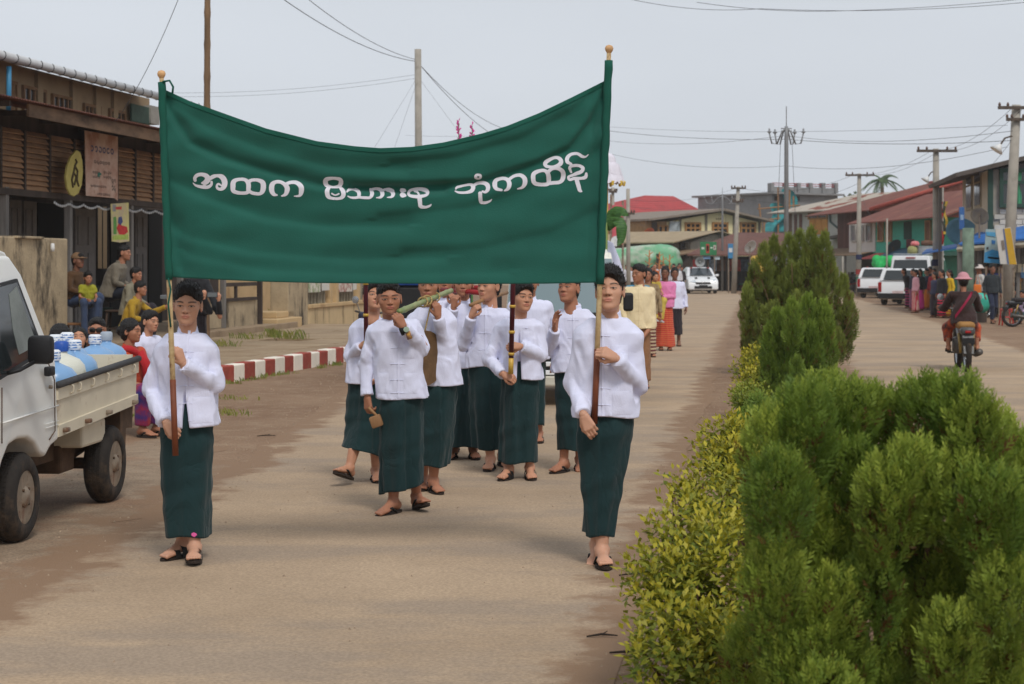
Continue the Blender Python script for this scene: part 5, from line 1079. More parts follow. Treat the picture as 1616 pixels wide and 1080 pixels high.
# ---------------------------------------------------------------- louvred building on the left
rb = random.Random(11)
m_lou = M('louvre_wood', (150,116,86), .85, v=.22, sc=7, st=(.3,1,1), b=.3, bs=30, rnd=.18, dirt=((88,62,44), 5, .58, .6))
m_post = M('grey_post_wood', (122,118,114), .85, v=.2, sc=9, st=(1,1,.15), b=.3, bs=25); m_fas = M('weathered_fascia', (138,112,90), .9, c2=(70,56,46), sc=3.5, st=(.35,1,1), b=.5, bs=20, det=9)
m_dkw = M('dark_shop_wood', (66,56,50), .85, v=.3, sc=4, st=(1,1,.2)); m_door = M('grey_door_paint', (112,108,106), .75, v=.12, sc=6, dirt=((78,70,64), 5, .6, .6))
m_cr = M('cream_plaster', (196,168,126), .92, v=.07, sc=1.6, b=.15, bs=25, dirt=((150,112,72), 1.1, .55, .75)); m_stain = M('stained_concrete', (172,154,126), .93, v=.12, sc=3, b=.4, bs=22, dirt=((48,42,36), 1.3, .50, .9, (1.4,1.4,.5)))
m_tin = M('rust_tin', (104,62,48), .75, v=.25, sc=2, b=.1, dirt=((150,120,100), 1.5, .6, .6), wave=(6,'X',.5))
LB = Fac((-8.51, 24.0), (-5.28, 44.0))
lb = LB.thing('louvred_building', 'old wooden building with brown louvre panels and a deep porch', 'building')
PZ = .30
u = LB.u
# porch floor with step
MB().bbox((u(-60),-.35,-.05),(u(448),3.2,PZ), .02).build('porch_floor', M('porch_concrete', (150,130,106), .92, v=.12, sc=2, b=.2, dirt=((108,88,66), 1.4, .55, .6)), lb)
def lz(px, y0): return LB.uv(px, y0)[1]
zb = lz(108, 307); zt = lz(60, 210); ztop = zt+.02
for px in (-45, 7, 108, 205, 284, 352, 410):
    uu = u(px); MB().bbox((uu-.055,-.055,PZ),(uu+.055,.055,zb+.02), .008).build('post', m_post if px != 410 else m_dkw, lb)
MB().box((u(-60),-.07,zb-.10),(u(430),.06,zb)).build('lintel', m_dkw, lb)
edges = [-42,-2,36,75.5,114,150,182,211,239,262,284,306,328,348,366,384,402,420]
for a, c in zip(edges[:-1], edges[1:]):
    u0, u1 = u(a), u(c); pn = thing('louvre_panel', None, None, (0,0,0)); pn.parent = lb
    MB().box((u0-.03,-.05,zb),(u0+.03,.05,zt)).build('mullion', m_dkw, pn)
    n = 11; hh = (zt-zb)/n; sm_ = MB().bbox((0,-.012,-hh*.58),(u1-u0-.064,.012,hh*.58), .005).mesh('slat')
    for i in range(n): link('slat', sm_, m_lou, pn, loc=(u0+.032, .0, zb+hh*(i+.5)), rot=(math.radians(-38+rb.uniform(-5,5)), rb.uniform(-.008,.008), 0))
MB().box((u(-60),.12,zb),(u(430),.16,zt+.3)).build('backing_board', m_dkw, lb)
# roof: fascia board and tin sheets sloping up to the back
ef = LB.uv(150,200,-.9); ez = LB.uv(46,172,-.9)[1]; 
MB().prism([(LB.u(46,-.9),-.9,LB.uv(46,184,-.9)[1]),(LB.u(440,-.9),-.9,LB.uv(46,184,-.9)[1]-.02),(LB.u(440,-.9),-.9,LB.uv(46,164,-.9)[1]),(LB.u(46,-.9),-.9,LB.uv(46,164,-.9)[1])], (0,.04,0)).build('fascia_board', m_fas, lb)
zr0 = LB.uv(46,164,-.9)[1]+.02
sheet_m = MB()
def tin(u0, u1, y0, z0, y1, z1, name, mat, parent, step=.09, amp=.012):
    n = max(2, int((u1-u0)/step)*2); b = MB(); b.grid(lambda s_, t: (u0+(u1-u0)*s_, y0+(y1-y0)*t, z0+(z1-z0)*t+amp*math.cos(math.pi*round(s_*n))), n, 1)
    o = b.build(name, mat, parent, True); md = o.modifiers.new('thickness', 'SOLIDIFY'); md.thickness = .004; return o
tin(LB.u(-80,-.9), LB.u(445,-.9), -1.0, zr0, 4.5, zr0+1.0, 'roof', m_tin, lb)
for k in range(14): uu = LB.u(-70)+k*1.6; MB().box((uu-.03,-.85,zr0-.10),(uu+.03,3.0,zr0-.02), Matrix.Translation((0,0,0)) @ Matrix.Rotation(0,4,'X')).build('rafter', m_dkw, lb)
# back of the porch: dark wall with door leaves and a see-through opening
o1, o2 = LB.u(153, 3.0), LB.u(177, 3.0); zo1, zo0 = LB.uv(165,326,3.0)[1], LB.uv(165,424,3.0)[1]
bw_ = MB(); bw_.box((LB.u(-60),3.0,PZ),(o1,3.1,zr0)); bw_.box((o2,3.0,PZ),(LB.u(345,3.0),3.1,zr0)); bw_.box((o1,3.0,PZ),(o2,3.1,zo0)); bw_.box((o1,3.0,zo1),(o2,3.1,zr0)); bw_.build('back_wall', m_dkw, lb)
for k in range(3): uu = o1+(o2-o1)*(k+.5)/3; MB().tube([(uu,3.05,zo0),(uu,3.05,zo1)], .012, 6).build('window_bar', m_blk, lb)
def leaf(x0, x1, y0, off):
    d = rect(LB, x0, y0, x1, 540, off, .05, 'door_leaf', m_door, lb); u0, u1 = LB.u(x0, off), LB.u(x1, off); z1 = LB.uv((x0+x1)/2, y0, off)[1]
    for (a, c) in ((PZ+.15, PZ+.8), (PZ+.95, PZ+1.6), (PZ+1.75, z1-.15)):
        if c > a+.1:
            for s in (0, 1): w_ = (u1-u0)/2; MB().bbox((u0+s*w_+w_*.2, off-.02, a), (u0+s*w_+w_*.8, off+.01, c), .008).build('door_panel', m_door, d)
leaf(119,151,330,1.6); leaf(214,232,332,1.6); leaf(38,58,318,1.6); leaf(16,34,316,1.6)
for (x0, x1, y, off) in ((60,100,322,2.6),(175,200,330,2.6),(235,256,332,2.6)): rect(LB, x0, y, x1, 540, off, .03, 'doorway_shade', M('interior_shade', (14,13,12), .9), lb)  # near-black panels stand in for the deep shade of the doorways
for yy in (452, 470, 486): rect(LB, 152, yy, 178, yy+5, 2.2, .3, 'shelf', M('green_shelf', (40,56,44), .8), lb)
# cream outer wall of the courtyard behind the opening, with low wall right of it
MB().box((LB.u(120,6.0),6.0,0),(LB.u(210,6.0),6.2,3.4)).build('courtyard_wall', m_cr, lb)
# fittings under the banner: rails and low plaster panel between two posts
rect(LB, 356, 446, 406, 452, .0, .06, 'rail', m_dkw, lb); rect(LB, 372, 452, 375, 476, .02, .04, 'rail_post', m_dkw, lb); rect(LB, 357, 470, 406, 475, -.02, .1, 'rail', m_dkw, lb); rect(LB, 358, 475, 406, 515, .02, .12, 'plaster_panel', m_stain, lb)
rect(LB, 300, 470, 350, 475, -.02, .1, 'rail', m_dkw, lb); rect(LB, 300, 475, 350, 520, .02, .12, 'plaster_panel', m_stain, lb)
rect(LB, 345, 425, 470, 520, 3.3, .2, 'cream_side_wall', m_cr, lb)
# bulbs on a cord
sl_ = thing('string_lights', 'string of tiny white bulbs along the louvre sill', 'lights'); 
pts = []; bl = MB()
for i in range(61):
    px = 78+(262-78)*i/60; uu = u(px); zz = zb-.14-.05*abs(math.sin(i*.42)); pts.append(LB.w(uu, -.09, zz))
    if i % 1 == 0: bl.lathe([(.002,.0),(.016,-.015),(.018,-.035),(.003,-.05)], 6, Matrix.Translation(LB.w(uu, -.09, zz)))
MB().tube(pts, .006, 4).build('cord', m_blk, sl_); bl.build('bulb', M('white_bulb', (220,222,224), .4), sl_, kind='stuff')
# stained garden wall in front
gw = LB.thing('boundary_wall', 'black stained concrete wall standing behind the pickup', 'wall')
rect(LB, -60, 374, 107, 640, -.75, .22, 'wall', m_stain, gw, .02); rect(LB, 28, 373, 70, 377, -.80, .3, 'coping_slab', m_stain, gw, .01)
MB().lathe([(.0,0),(.03,.0),(.035,.05),(.03,.12),(0,.13)], 8, Matrix.Translation(LB.P(83,397,-.80))).build('white_bracket', M('white_enamel', (214,214,212), .4), gw, True)
# yellow teardrop sign, vinyl sign, poster
def board(fac, name, label, poly, off, th, mat, cat='sign'):
    t = fac.thing(name, label, cat); MB().prism([fac.P(x, y, off) for x, y in poly], (0, th, 0)).build('board', mat, t); return t
ov = [(121,237),(127,241),(130,254),(131,272),(129,292),(124,305),(117,310),(111,307),(106,296),(104,280),(106,264),(112,248)]
sg_ = board(LB, 'hanging_sign', 'yellow teardrop shaped board with a dark drawing hanging on a post', ov, -.30, .03, M('yellow_board', (190,176,100), .8, v=.1, sc=6, dirt=((150,130,70), 5, .6, .5)))
mk_ = MB()
for pl_ in ([(119,252),(121,256),(118,262),(116,272),(120,280),(117,292)], [(116,272),(113,284),(115,296)], [(118,262),(122,270),(121,284),(124,294)]): mk_.tube([LB.P(x, y, -.305) for x, y in pl_], .022, 5)
mk_.build('drawing', M('brown_drawing', (86,74,50), .9), sg_)
MB().tube([LB.P(112,262,-.28), LB.P(112,262,-.05)], .012, 6).build('bracket', m_blk, sg_); MB().tube([LB.P(112,296,-.28), LB.P(112,296,-.05)], .012, 6).build('bracket', m_blk, sg_)
vs_ = board(LB, 'vinyl_sign', 'faded pinkish vinyl sign with rows of Burmese lettering under the eave', [(134,206),(186,216),(186,317),(181,313),(136,309)], -.16, .012, M('faded_vinyl', (206,178,160), .7, c2=(176,132,112), sc=3, v=.1, dirt=((150,96,76), 2.2, .6, .7)))
rgl = random.Random(5); bl_, dk_ = M('blue_ink', (70,78,110), .8), M('dark_ink', (96,84,76), .8)
glyphs(LB, 142,231,180,243, -.164, 6, vs_, bl_, rgl); glyphs(LB, 148,254,174,260, -.164, 6, vs_, dk_, rgl); glyphs(LB, 146,270,158,275, -.164, 4, vs_, dk_, rgl); glyphs(LB, 163,270,176,275, -.164, 4, vs_, dk_, rgl); glyphs(LB, 146,277,158,282, -.164, 4, vs_, dk_, rgl); glyphs(LB, 163,277,176,282, -.164, 4, vs_, dk_, rgl); glyphs(LB, 143,292,168,296, -.164, 11, vs_, dk_, rgl); glyphs(LB, 154,305,174,309, -.164, 10, vs_, dk_, rgl); glyphs(LB, 176,282,183,290, -.164, 2, vs_, dk_, rgl); glyphs(LB, 176,292,183,302, -.164, 2, vs_, dk_, rgl)
MB().prism([LB.P(x, y, -.164) for x, y in ((156,272),(160,274),(160,277),(157,277),(159,280),(154,279),(154,275))], (0,-.001,0)).build('green_emblem', M('green_ink', (50,116,100), .8), vs_)
ps = board(LB, 'poster', 'curled yellow poster with red and green figures tied to a post', [(175,322),(203,320),(204,381),(190,383),(177,381)], -.20, .01, M('yellow_poster', (214,206,130), .6, c2=(196,176,150), sc=4))
for nm, pl_, c in (('red_scooter', [(184,360),(188,352),(192,356),(200,358),(202,366),(196,371),(188,370)], (196,44,44)), ('blue_rider', [(187,343),(192,342),(194,350),(190,356),(186,352)], (70,80,130)), ('green_figure', [(179,343),(183,342),(184,352),(184,370),(179,370)], (90,150,70)), ('red_heading', [(182,327),(192,326),(192,331),(182,331)], (196,70,60)), ('grey_box', [(178,323),(183,323),(183,334),(178,334)], (150,150,150)), ('lime_foot', [(178,372),(202,370),(202,378),(178,379)], (170,190,90))):
    MB().prism([LB.P(x, y, -.204) for x, y in pl_], (0,-.001,0)).build(nm, M(nm+'_ink', c, .7, v=.2, sc=20), ps)
# ---- gate pillar and low wall with balusters beyond the green one
WF = Fac(tuple(LB.w(u(455)).xy), tuple(LB.w(u(455)+14).xy))
wl = WF.thing('garden_wall', 'weathered cream wall with concrete balusters and posters beside the pavement', 'wall')
rect(WF, 455, 425, 486, 534, -.1, .45, 'gate_pillar', m_stain, wl, .02); MB().bbox((WF.u(418),-.3,0),(WF.u(458),.5,.40), .02).build('step', m_cr, wl); MB().bbox((WF.u(430),-.1,.40),(WF.u(458),.6,.55), .02).build('step', m_cr, wl)
zc = WF.uv(490,487)[1]; zt_ = WF.uv(490,446)[1]+.25
m_cs = M('streaked_cream', (200,176,136), .92, v=.08, sc=2, b=.2, dirt=((108,88,64), 1.6, .53, .85, (2.2,2.2,.3)))
MB().box((WF.u(486),0,0),(WF.u(700),.18,zc)).build('wall_base', m_cs, wl); MB().bbox((WF.u(486),-.04,zc),(WF.u(700),.22,zc+.10), .012).build('coping', m_cr, wl)
MB().box((WF.u(486),.02,zt_),(WF.u(700),.16,zt_+.2)).build('top_beam', m_cr, wl)
for k, px in enumerate((522,532,566,600,640,680)): uu = WF.u(px); MB().bbox((uu-.12,-.02,zc+.10),(uu+.12,.2,zt_), .01).build('wall_post', m_cr, wl)
bm_ = MB().bbox((-.045,.05,0),(.045,.14,zt_-zc-.10), .01).mesh('baluster')
for a, c, n in ((488,518,6),(536,562,6),(570,596,5),(604,636,5),(644,676,5)):
    for k in range(n): link('baluster', bm_, M('grey_baluster', (136,128,112), .9, v=.2), wl, loc=(WF.u(a)+(WF.u(c)-WF.u(a))*(k+.5)/n, 0, zc+.10))
for (x0, x1, y1, c) in ((487,506,462,(150,160,120)),(508,520,459,(206,206,200)),(535,556,461,(170,120,110)),(557,563,458,(204,204,200))):
    pp = board(WF, 'poster', {487: 'printed poster on the balusters next to the gate pillar', 508: 'small white notice beside the green poster on the wall', 535: 'reddish photo poster on the balusters beyond the green one', 557: 'narrow white notice beside the reddish poster'}[x0], [(x0,440),(x1,439),(x1,y1-1),(x0,y1)], -.03, .006, M('poster_%d' % x0, c, .6, c2=(214,208,196), sc=6, lo=.42, hi=.58))
# ---------------------------------------------------------------- long two storey building behind
UBA = LB.w(0, 5.2); UBB = LB.w(20, 5.2); UB = Fac((UBA.x, UBA.y), (UBB.x, UBB.y))
ub = UB.thing('long_building', 'cream two storey building with brown windows and a white gutter', 'building')
m_ubw = M('tan_wall', (150,128,100), .92, v=.06, sc=2, b=.1, dirt=((124,100,76), 1.5, .55, .6)); m_bf = M('brown_frame', (124,92,62), .8, v=.15, sc=8)
zg = UB.uv(8,101)[1]; uE = UB.u(236)
MB().box((UB.u(-60),0,0),(uE,8,zg+.04)).build('wall', m_ubw, ub)
for px in (60,115,152,180): uu = UB.u(px, -.08); MB().box((uu,-.08,0),(uu+.3,.01,zg-.03)).build('pilaster', m_ubw, ub)
for (a, c, y0, y1) in ((12,22,133,150),(36,68,143,165),(82,112,156,180),(132,155,170,190),(172,194,178,200)): window(UB, a, y0, c, y1+40, -.0, ub, m_bf, glass('dim_pane', (52,54,56), .1), 4, 2, fw=.07)
tin(UB.u(-60,-.6), UB.u(250,-.6), -.7, zg+.06, 4.2, zg+1.1, 'roof', M('grey_tile_roof', (142,120,108), .8, v=.15, sc=5, wave=(4,'X',.4)), ub, .2, .015)
MB().tube([(UB.u(-60,-.65),-.65,zg),(UB.u(256,-.65),-.65,zg)], .10, 10).build('gutter', M('white_gutter', (196,198,200), .5, v=.05), ub, True)
for k in range(24): uu = UB.u(-40,-.65)+k*.62; MB().tube([(uu,-.65+.106*math.cos(a),zg+.106*math.sin(a)) for a in np.linspace(2.2,5.4,7)], .012, 4).build('gutter_bracket', M('dark_bracket', (70,70,72), .6), ub)
MB().tube([UB.P(14,105,-.6), UB.P(14,145,-.6), UB.P(13,190,-.5)], .055, 10).build('downpipe', M('blue_pvc', (62,136,176), .4, v=.05), ub, True)
rect(UB, 208, 167, 238, 194, -.15, .05, 'green_shutter', M('green_shutter', (66,88,76), .8, v=.15, sc=5, wave=(8,'Z',.2)), ub); rect(UB, 238, 168, 252, 196, -.2, .5, 'end_panel', M('grey_panel', (150,146,138), .8, v=.12), ub)
# ---------------------------------------------------------------- vehicles
m_carw = M('car_white', (224,226,228), .3, v=.02, sc=3, b=0, spec=.5); m_chr = M('chrome', (170,172,174), .2, met=.8, b=0); m_tl = M('red_lens', (150,20,24), .25, b=0); m_hl = glass('headlamp', (190,200,206), .1)
m_plt = M('black_plate', (24,24,26), .6)
def wheel2(p, r, wt, parent, sx):
    t = thing('wheel', None, None, p); t.parent = parent
    MB().lathe([(r*.6,-wt/2),(r*.9,-wt/2),(r,-wt*.3),(r,wt*.3),(r*.9,wt/2),(r*.6,wt/2)], 24, None, 'x', cap=False).build('tyre', m_rub, t, auto=50)
    MB().lathe([(0,-wt*.42),(r*.2,-wt*.44),(r*.3,-wt*.38),(r*.55,-wt*.36),(r*.62,-wt*.44),(r*.62,wt*.44),(r*.55,wt*.36),(r*.3,wt*.38),(r*.2,wt*.44),(0,wt*.42)], 16, None, 'x').build('rim', m_rim if sx else m_chr, t, auto=50)
def car(name, label, at, rz, Wd, body, roof, tum, wheels, r, mat, cat='car', front=True):
    """body/roof: side outlines (y, z), y from the nose (negative, towards the viewer) to the tail; roof leans in by tum"""
    t = thing(name, label, cat, at, rz)
    def sh(prof, w0, lean, nm, bev, zb):
        bm = bmesh.new(); rows = []
        for s in (-1, 1): rows.append([bm.verts.new((s*(w0-lean*max(0, z-zb)), y, z)) for y, z in prof])
        bm.faces.new(rows[0]); bm.faces.new(rows[1][::-1]); n = len(prof)
        for i in range(n): bm.faces.new((rows[0][i], rows[1][i], rows[1][(i+1) % n], rows[0][(i+1) % n]))
        bmesh.ops.recalc_face_normals(bm, faces=bm.faces); bmesh.ops.bevel(bm, geom=bm.edges[:], offset=bev, segments=3, affect='EDGES')
        me = bpy.data.meshes.new(nm); bm.to_mesh(me); bm.free(); me.polygons.foreach_set('use_smooth', [True]*len(me.polygons)); me.set_sharp_from_angle(angle=math.radians(40)); return link(nm, me, mat, t)
    zb = min(z for y, z in roof); B = sh(body, Wd/2, 0, 'body', .05, 0); R_ = sh(roof, Wd/2-.03, tum, 'roof', .04, zb)
    for (y, s) in [(y, s) for y in wheels for s in (-1, 1)]: wheel2((s*(Wd/2-.09), y, r), r, .17, t, 1); 
    def quad(pts, nm, m_, par, th=.012):
        a, b_, c_ = Vector(pts[0]), Vector(pts[1]), Vector(pts[2]); n = (b_-a).cross(c_-a).normalized(); MB().prism([Vector(p) for p in pts], n*th).build(nm, m_, par)
    return t, B, R_, quad
def hatch(label, at, rz):
    t, B, R_, quad = car('hatchback', label, at, rz, 1.70, [(-1.95,.22),(-1.95,.62),(-1.80,.80),(-1.05,.98),(1.75,1.02),(1.90,.95),(1.92,.3),(1.85,.22)], [(-1.10,.96),(-.25,1.46),(.9,1.50),(1.6,1.38),(1.85,.98)], .26, (-1.25,1.25), .29, m_carw)
    quad([(-.66,-1.06,1.03),(.66,-1.06,1.03),(.53,-.34,1.445),(-.53,-.34,1.445)], 'windscreen', glass('screen_glass', (58,66,72), .08), R_)
    quad([(-.78,-1.90,.70),(-.40,-1.955,.64),(-.44,-1.90,.74),(-.74,-1.66,.86)], 'headlight', m_hl, B, -.02); quad([(.40,-1.955,.64),(.78,-1.90,.70),(.74,-1.66,.86),(.44,-1.90,.74)], 'headlight', m_hl, B, -.02)
    MB().bbox((-.42,-1.985,.56),(.42,-1.93,.66), .015).build('grille', m_blk, B); MB().bbox((-.10,-1.995,.60),(.10,-1.97,.68), .01).build('badge', m_chr, B); MB().bbox((-.5,-1.99,.30),(.5,-1.94,.44), .02).build('lower_grille', m_blk, B); MB().box((-.24,-2.005,.38),(.24,-1.985,.50)).build('number_plate', m_plt, B)
    for s in (-1, 1): MB().bbox((s*.92-.10,-.95,.98),(s*.92+.10,-.85,1.10), .03).build('wing_mirror', m_carw, B); MB().box((s*.36-.05,-1.72,.865),(s*.36+.05,-1.35,.935)).build('bonnet_strip', m_blk, B)
    return t
hc_ = W(1103, 462, 102); car1 = hatch('white hatchback with a grey loudspeaker horn on its roof', (hc_.x, hc_.y, 0), .02)
hn = thing('loudspeaker', 'grey horn loudspeaker on the white hatchback roof', 'loudspeaker', (hc_.x-.0, hc_.y-.4, 1.49))
MB().lathe([(.02,.35),(.05,.25),(.08,.1),(.16,-.08),(.28,-.22),(.285,-.23),(.27,-.22),(.14,-.06),(.05,.08)], 22, Matrix.Translation((0,0,.31)), 'y').build('horn', M('grey_horn', (150,154,154), .5), hn, True)
MB().lathe([(0,-.1),(.06,-.08),(.06,.1),(0,.12)], 10, Matrix.Translation((0,0,.31)), 'y').build('driver_cone', M('grey_horn'), hn, True); MB().box((-.05,-.05,0),(.05,.3,.1)).build('mount', m_blk, hn)
for s in (-.5, .45): MB().box((s-.04,-.3,-.06),(s+.04,.5,.01)).build('roof_bar', m_tl, hn)
# kei van between the marchers
vp = (.60, 21.0, 0)
vn, B, R_, quad = car('van', 'white van with slotted grille following the marching boys', vp, .0, 1.42, [(0,.30),(-.04,.62),(0,1.02),(.05,1.06),(3.1,1.06),(3.1,.3)], [(.06,1.02),(.42,1.80),(.6,1.86),(3.0,1.86),(3.1,1.02)], .10, (.55,2.5), .28, M('van_cream_white', (222,220,208), .35, v=.03, b=0, spec=.5), 'van')
quad([(-.66,.06,1.10),(.66,.06,1.10),(.60,.36,1.74),(-.60,.36,1.74)], 'windscreen', glass('van_screen', (104,124,130), .08), R_)
MB().box((-.69,-.015,1.06),(.69,.06,1.10)).build('screen_rubber', m_blk, R_)
for i, z in enumerate((.40,.50,.60,.70)): MB().bbox((-.46,-.085,z-.027),(.46,-.03,z+.027), .008).build('grille_bar', m_carw, B)
MB().box((-.48,-.05,.36),(.48,-.035,.74)).build('grille_recess', m_blk, B); MB().bbox((-.72,-.10,.24),(.72,.02,.36), .02).build('bumper', M('van_bumper', (190,186,172), .5), B)
for s in (-1, 1): MB().lathe([(0,-.06),(.09,-.05),(.10,0),(0,.01)], 16, Matrix.Translation((s*.58,-.02,.58)), 'y').build('headlight', m_hl, B, True); MB().bbox((s*.78-.06,.02,1.12),(s*.78+.06,.09,1.34), .03).build('wing_mirror', m_blk, B)
MB().box((-.62,-.075,.42),(-.50,-.05,.62)).build('number_plate', m_plt, B); MB().box((-.45,-.05,.80),(.1,-.035,.83)).build('badge', m_chr, B)
# station wagons and van with luggage on the right
def wagon(label, at, rz):
    t, B, R_, quad = car('station_wagon', label, at, rz, 1.68, [(-2.1,.25),(-2.1,.66),(-1.95,.84),(-1.1,.95),(2.0,1.0),(2.08,.9),(2.08,.3),(2.0,.25)], [(-1.15,.93),(-.45,1.44),(.3,1.50),(1.75,1.50),(2.04,.98)], .20, (-1.3,1.3), .30, m_carw)
    quad([(.60,2.05,1.04),(-.60,2.05,1.04),(-.52,1.86,1.42),(.52,1.86,1.42)], 'rear_window', m_gl, R_); MB().bbox((-.82,2.06,.28),(.82,2.13,.50), .02).build('bumper', m_blk, B); MB().box((-.22,2.1,.50),(.22,2.12,.60)).build('number_plate', M('pale_plate', (214,190,190), .6), B)
    for s in (-1, 1):
        MB().bbox((s*.74-.07,2.02,.55),(s*.74+.07,2.10,.95), .02).build('tail_light', m_tl, B); MB().bbox((s*.90-.1,-.75,.95),(s*.90+.1,-.65,1.10), .03).build('wing_mirror', m_blk, B)
        for y0, y1 in ((-.75,.05),(.12,.85),(.92,1.7)): xx = s*(.81); MB().prism([(xx, y0+(.25 if y0 < -.5 else 0), 1.04),(xx, y1, 1.04),(s*.735, y1-.02, 1.41),(s*.735, y0+(.5 if y0 < -.5 else .02), 1.41)], (s*.02,0,0)).build('side_window', m_gl, R_)
    return t
w1_ = W(1398, HY, 89); wagon('white station wagon topped with a green bundle', (w1_.x, w1_.y, 0), math.pi-.50)
w2_ = W(1436, HY, 73.5); wagon('white station wagon behind the group of women', (w2_.x, w2_.y, 0), math.pi-.45)
bd = Fld((-.7,-.9,-.1), (.7,.9,.75), .04); rr = random.Random(4)
for k in range(26): bd.ell((rr.uniform(-.42,.42), rr.uniform(-.55,.55), rr.uniform(.12,.42)), (rr.uniform(.14,.26),)*3, .05)
V, Fc = bd.mesh(); o_ = mk('cargo_bundle', V, Fc, M('green_net_bundle', (36,170,86), .6, v=.3, sc=14, b=.8, bs=25)); o_.location = (w1_.x-.1, w1_.y, 1.50); tag(o_, 'bright green wrapped bundle on the first station wagon roof', 'bundle')
v3 = W(1452, HY, 79); t, B, R_, quad = car('van', 'tall white van with pots and sacks on its roof rack', (v3.x, v3.y, 0), math.pi-.42, 1.85, [(-2.2,.3),(-2.25,.8),(-2.1,1.15),(2.2,1.2),(2.2,.3)], [(-2.0,1.1),(-1.4,2.0),(2.05,2.05),(2.2,1.15)], .10, (-1.4,1.4), .33, m_carw, 'van')
quad([(.78,2.17,1.30),(-.78,2.17,1.30),(-.70,2.08,1.86),(.70,2.08,1.86)], 'rear_window', m_gl, R_); MB().box((-.2,2.06,1.93),(.2,2.12,1.98)).build('brake_light', m_tl, R_)
for s in (-1, 1):
    MB().bbox((s*.84-.06,2.12,.8),(s*.84+.06,2.22,1.2), .02).build('tail_light', m_tl, B)
    for y0, y1 in ((-1.5,-.6),(-.5,.6),(.7,1.9)): MB().prism([(s*.905,y0,1.3),(s*.905,y1,1.3),(s*.85,y1,1.84),(s*.85,y0+.1,1.84)], (s*.02,0,0)).build('side_window', m_gl, R_)
for k in range(6): MB().tube([(-.8,-1.6+k*.7,2.12),(.8,-1.6+k*.7,2.12)], .02, 6).build('rack_bar', m_chr, R_)
def top_on(px, dz, name, label, builder, cat):
    p = W(px, HY, 77.5); t_ = thing(name, label, cat, (p.x, p.y, 2.13+dz*.55)); t_.scale = (.55,)*3; builder(t_); return t_
top_on(1440, 0, 'sack', 'yellow green cloth sack on the van roof', lambda t_: MB().lathe([(0,0),(.36,.0),(.42,.2),(.40,.45),(.25,.6),(0,.64)], 16).build('sack_body', M('olive_sack', (150,150,100), .9, v=.15, b=.5, bs=12), t_, True), 'sack')
top_on(1444, .62, 'bundle', 'red checked bundle on top of the yellow sack', lambda t_: MB().lathe([(0,0),(.34,.02),(.36,.2),(.25,.36),(0,.40)], 14).build('bundle_body', M('red_bundle', (196,60,66), .9, c2=(220,160,160), sc=14), t_, True), 'bundle')
top_on(1459, 0, 'cooking_pot', 'large aluminium cooking pot on the van roof', lambda t_: MB().lathe([(0,0),(.60,.0),(.62,.03),(.62,.52),(.66,.56),(.66,.60),(0,.62)], 26).build('pot_body', M('aluminium', (158,162,166), .4, v=.08), t_, auto=40), 'pot')
top_on(1476, 0, 'sack', 'white knotted cloth sack on the van roof edge', lambda t_: (MB().lathe([(0,0),(.32,.0),(.38,.18),(.30,.42),(.10,.56),(0,.58)], 14).build('sack_body', M('white_sack', (206,200,192), .9, v=.1, b=.5, bs=12), t_, True), MB().lathe([(.06,.55),(.12,.66),(.16,.9),(.05,.95),(0,.95)], 10).build('knot', M('white_sack'), t_, True)), 'sack')
top_on(1466, .64, 'bundle', 'brown rolled bundle across the van roof', lambda t_: MB().lathe([(0,-.6),(.18,-.6),(.22,-.3),(.2,.2),(.22,.5),(.1,.6),(0,.6)], 12, Matrix.Translation((0,0,.2)), 'x').build('bundle_body', M('brown_bundle', (100,72,58), .9, v=.3, sc=8, b=.6, bs=14), t_, True), 'bundle')
b3 = W(1176, HY, 132); wagon('white car with yellow windscreen strip parked past the golden lamp base', (b3.x, b3.y, 0), -.5)
# ---------------------------------------------------------------- far buildings
def box_house(t, fac, x0, x1, ztop, dep, mat, z0=0.0, name='wall', off=0.0):
    return MB().box((fac.u(x0, off), off, z0), (fac.u(x1, off), off+dep, ztop)).build(name, mat, t)
def roof_prism(t, pts, ext, mat, name='roof'): return MB().prism(pts, ext).build(name, mat, t)
m_yel = M('yellow_plaster', (230,216,170), .9, v=.06, sc=1.2, dirt=((170,150,110), .8, .6, .5)); m_orw = M('orange_wood_frame', (156,112,64), .8, v=.12); m_dpn = glass('dark_pane', (30,32,36), .1)
m_rtile = M('red_roof_tiles', (166,56,56), .7, v=.12, sc=3, wave=(1.6,'Z',.9), dirt=((120,44,44), .6, .55, .5)); m_gtin = M('grey_brown_tin', (132,120,108), .75, v=.15, sc=2, wave=(3,'X',.3)); m_btin = M('brown_tin', (104,68,58), .75, v=.12, sc=1.5, wave=(3,'X',.4), dirt=((80,52,46), .7, .55, .6))
ya, yb = W(1052, HY, 124), W(1202, HY, 128); YF = Fac(ya.xy, yb.xy)
yh = YF.thing('yellow_house', 'yellow gabled two storey house with brown framed windows', 'house')
zE, zA = YF.uv(1200,352)[1], YF.uv(1135,333)[1]; uL, uA, uR = YF.u(1052), YF.u(1135), YF.u(1202)
MB().prism([(uL,0,0),(uR,0,0),(uR,0,zE),(uA,0,zA-.1),(uL,0,YF.uv(1060,351)[1])], (0,10,0)).build('wall', m_yel, yh)
uo = YF.u(1016); zo = YF.uv(1016,349)[1]
MB().prism([(uo,-.7,zo),(uA,-.7,zA),(YF.u(1212),-.7,YF.uv(1212,351)[1]),(YF.u(1212),-.7,YF.uv(1212,351)[1]+.14),(uA,-.7,zA+.16),(uo,-.7,zo+.14)], (0,11,0)).build('roof', m_gtin, yh)
for px in (1073,1114,1158,1198): uu = YF.u(px); MB().box((uu-.09,-.06,0),(uu+.09,.02,YF.uv(px,(344 if px < 1100 or px > 1180 else 338))[1])).build('timber', M('grey_timber', (120,112,100), .85), yh)
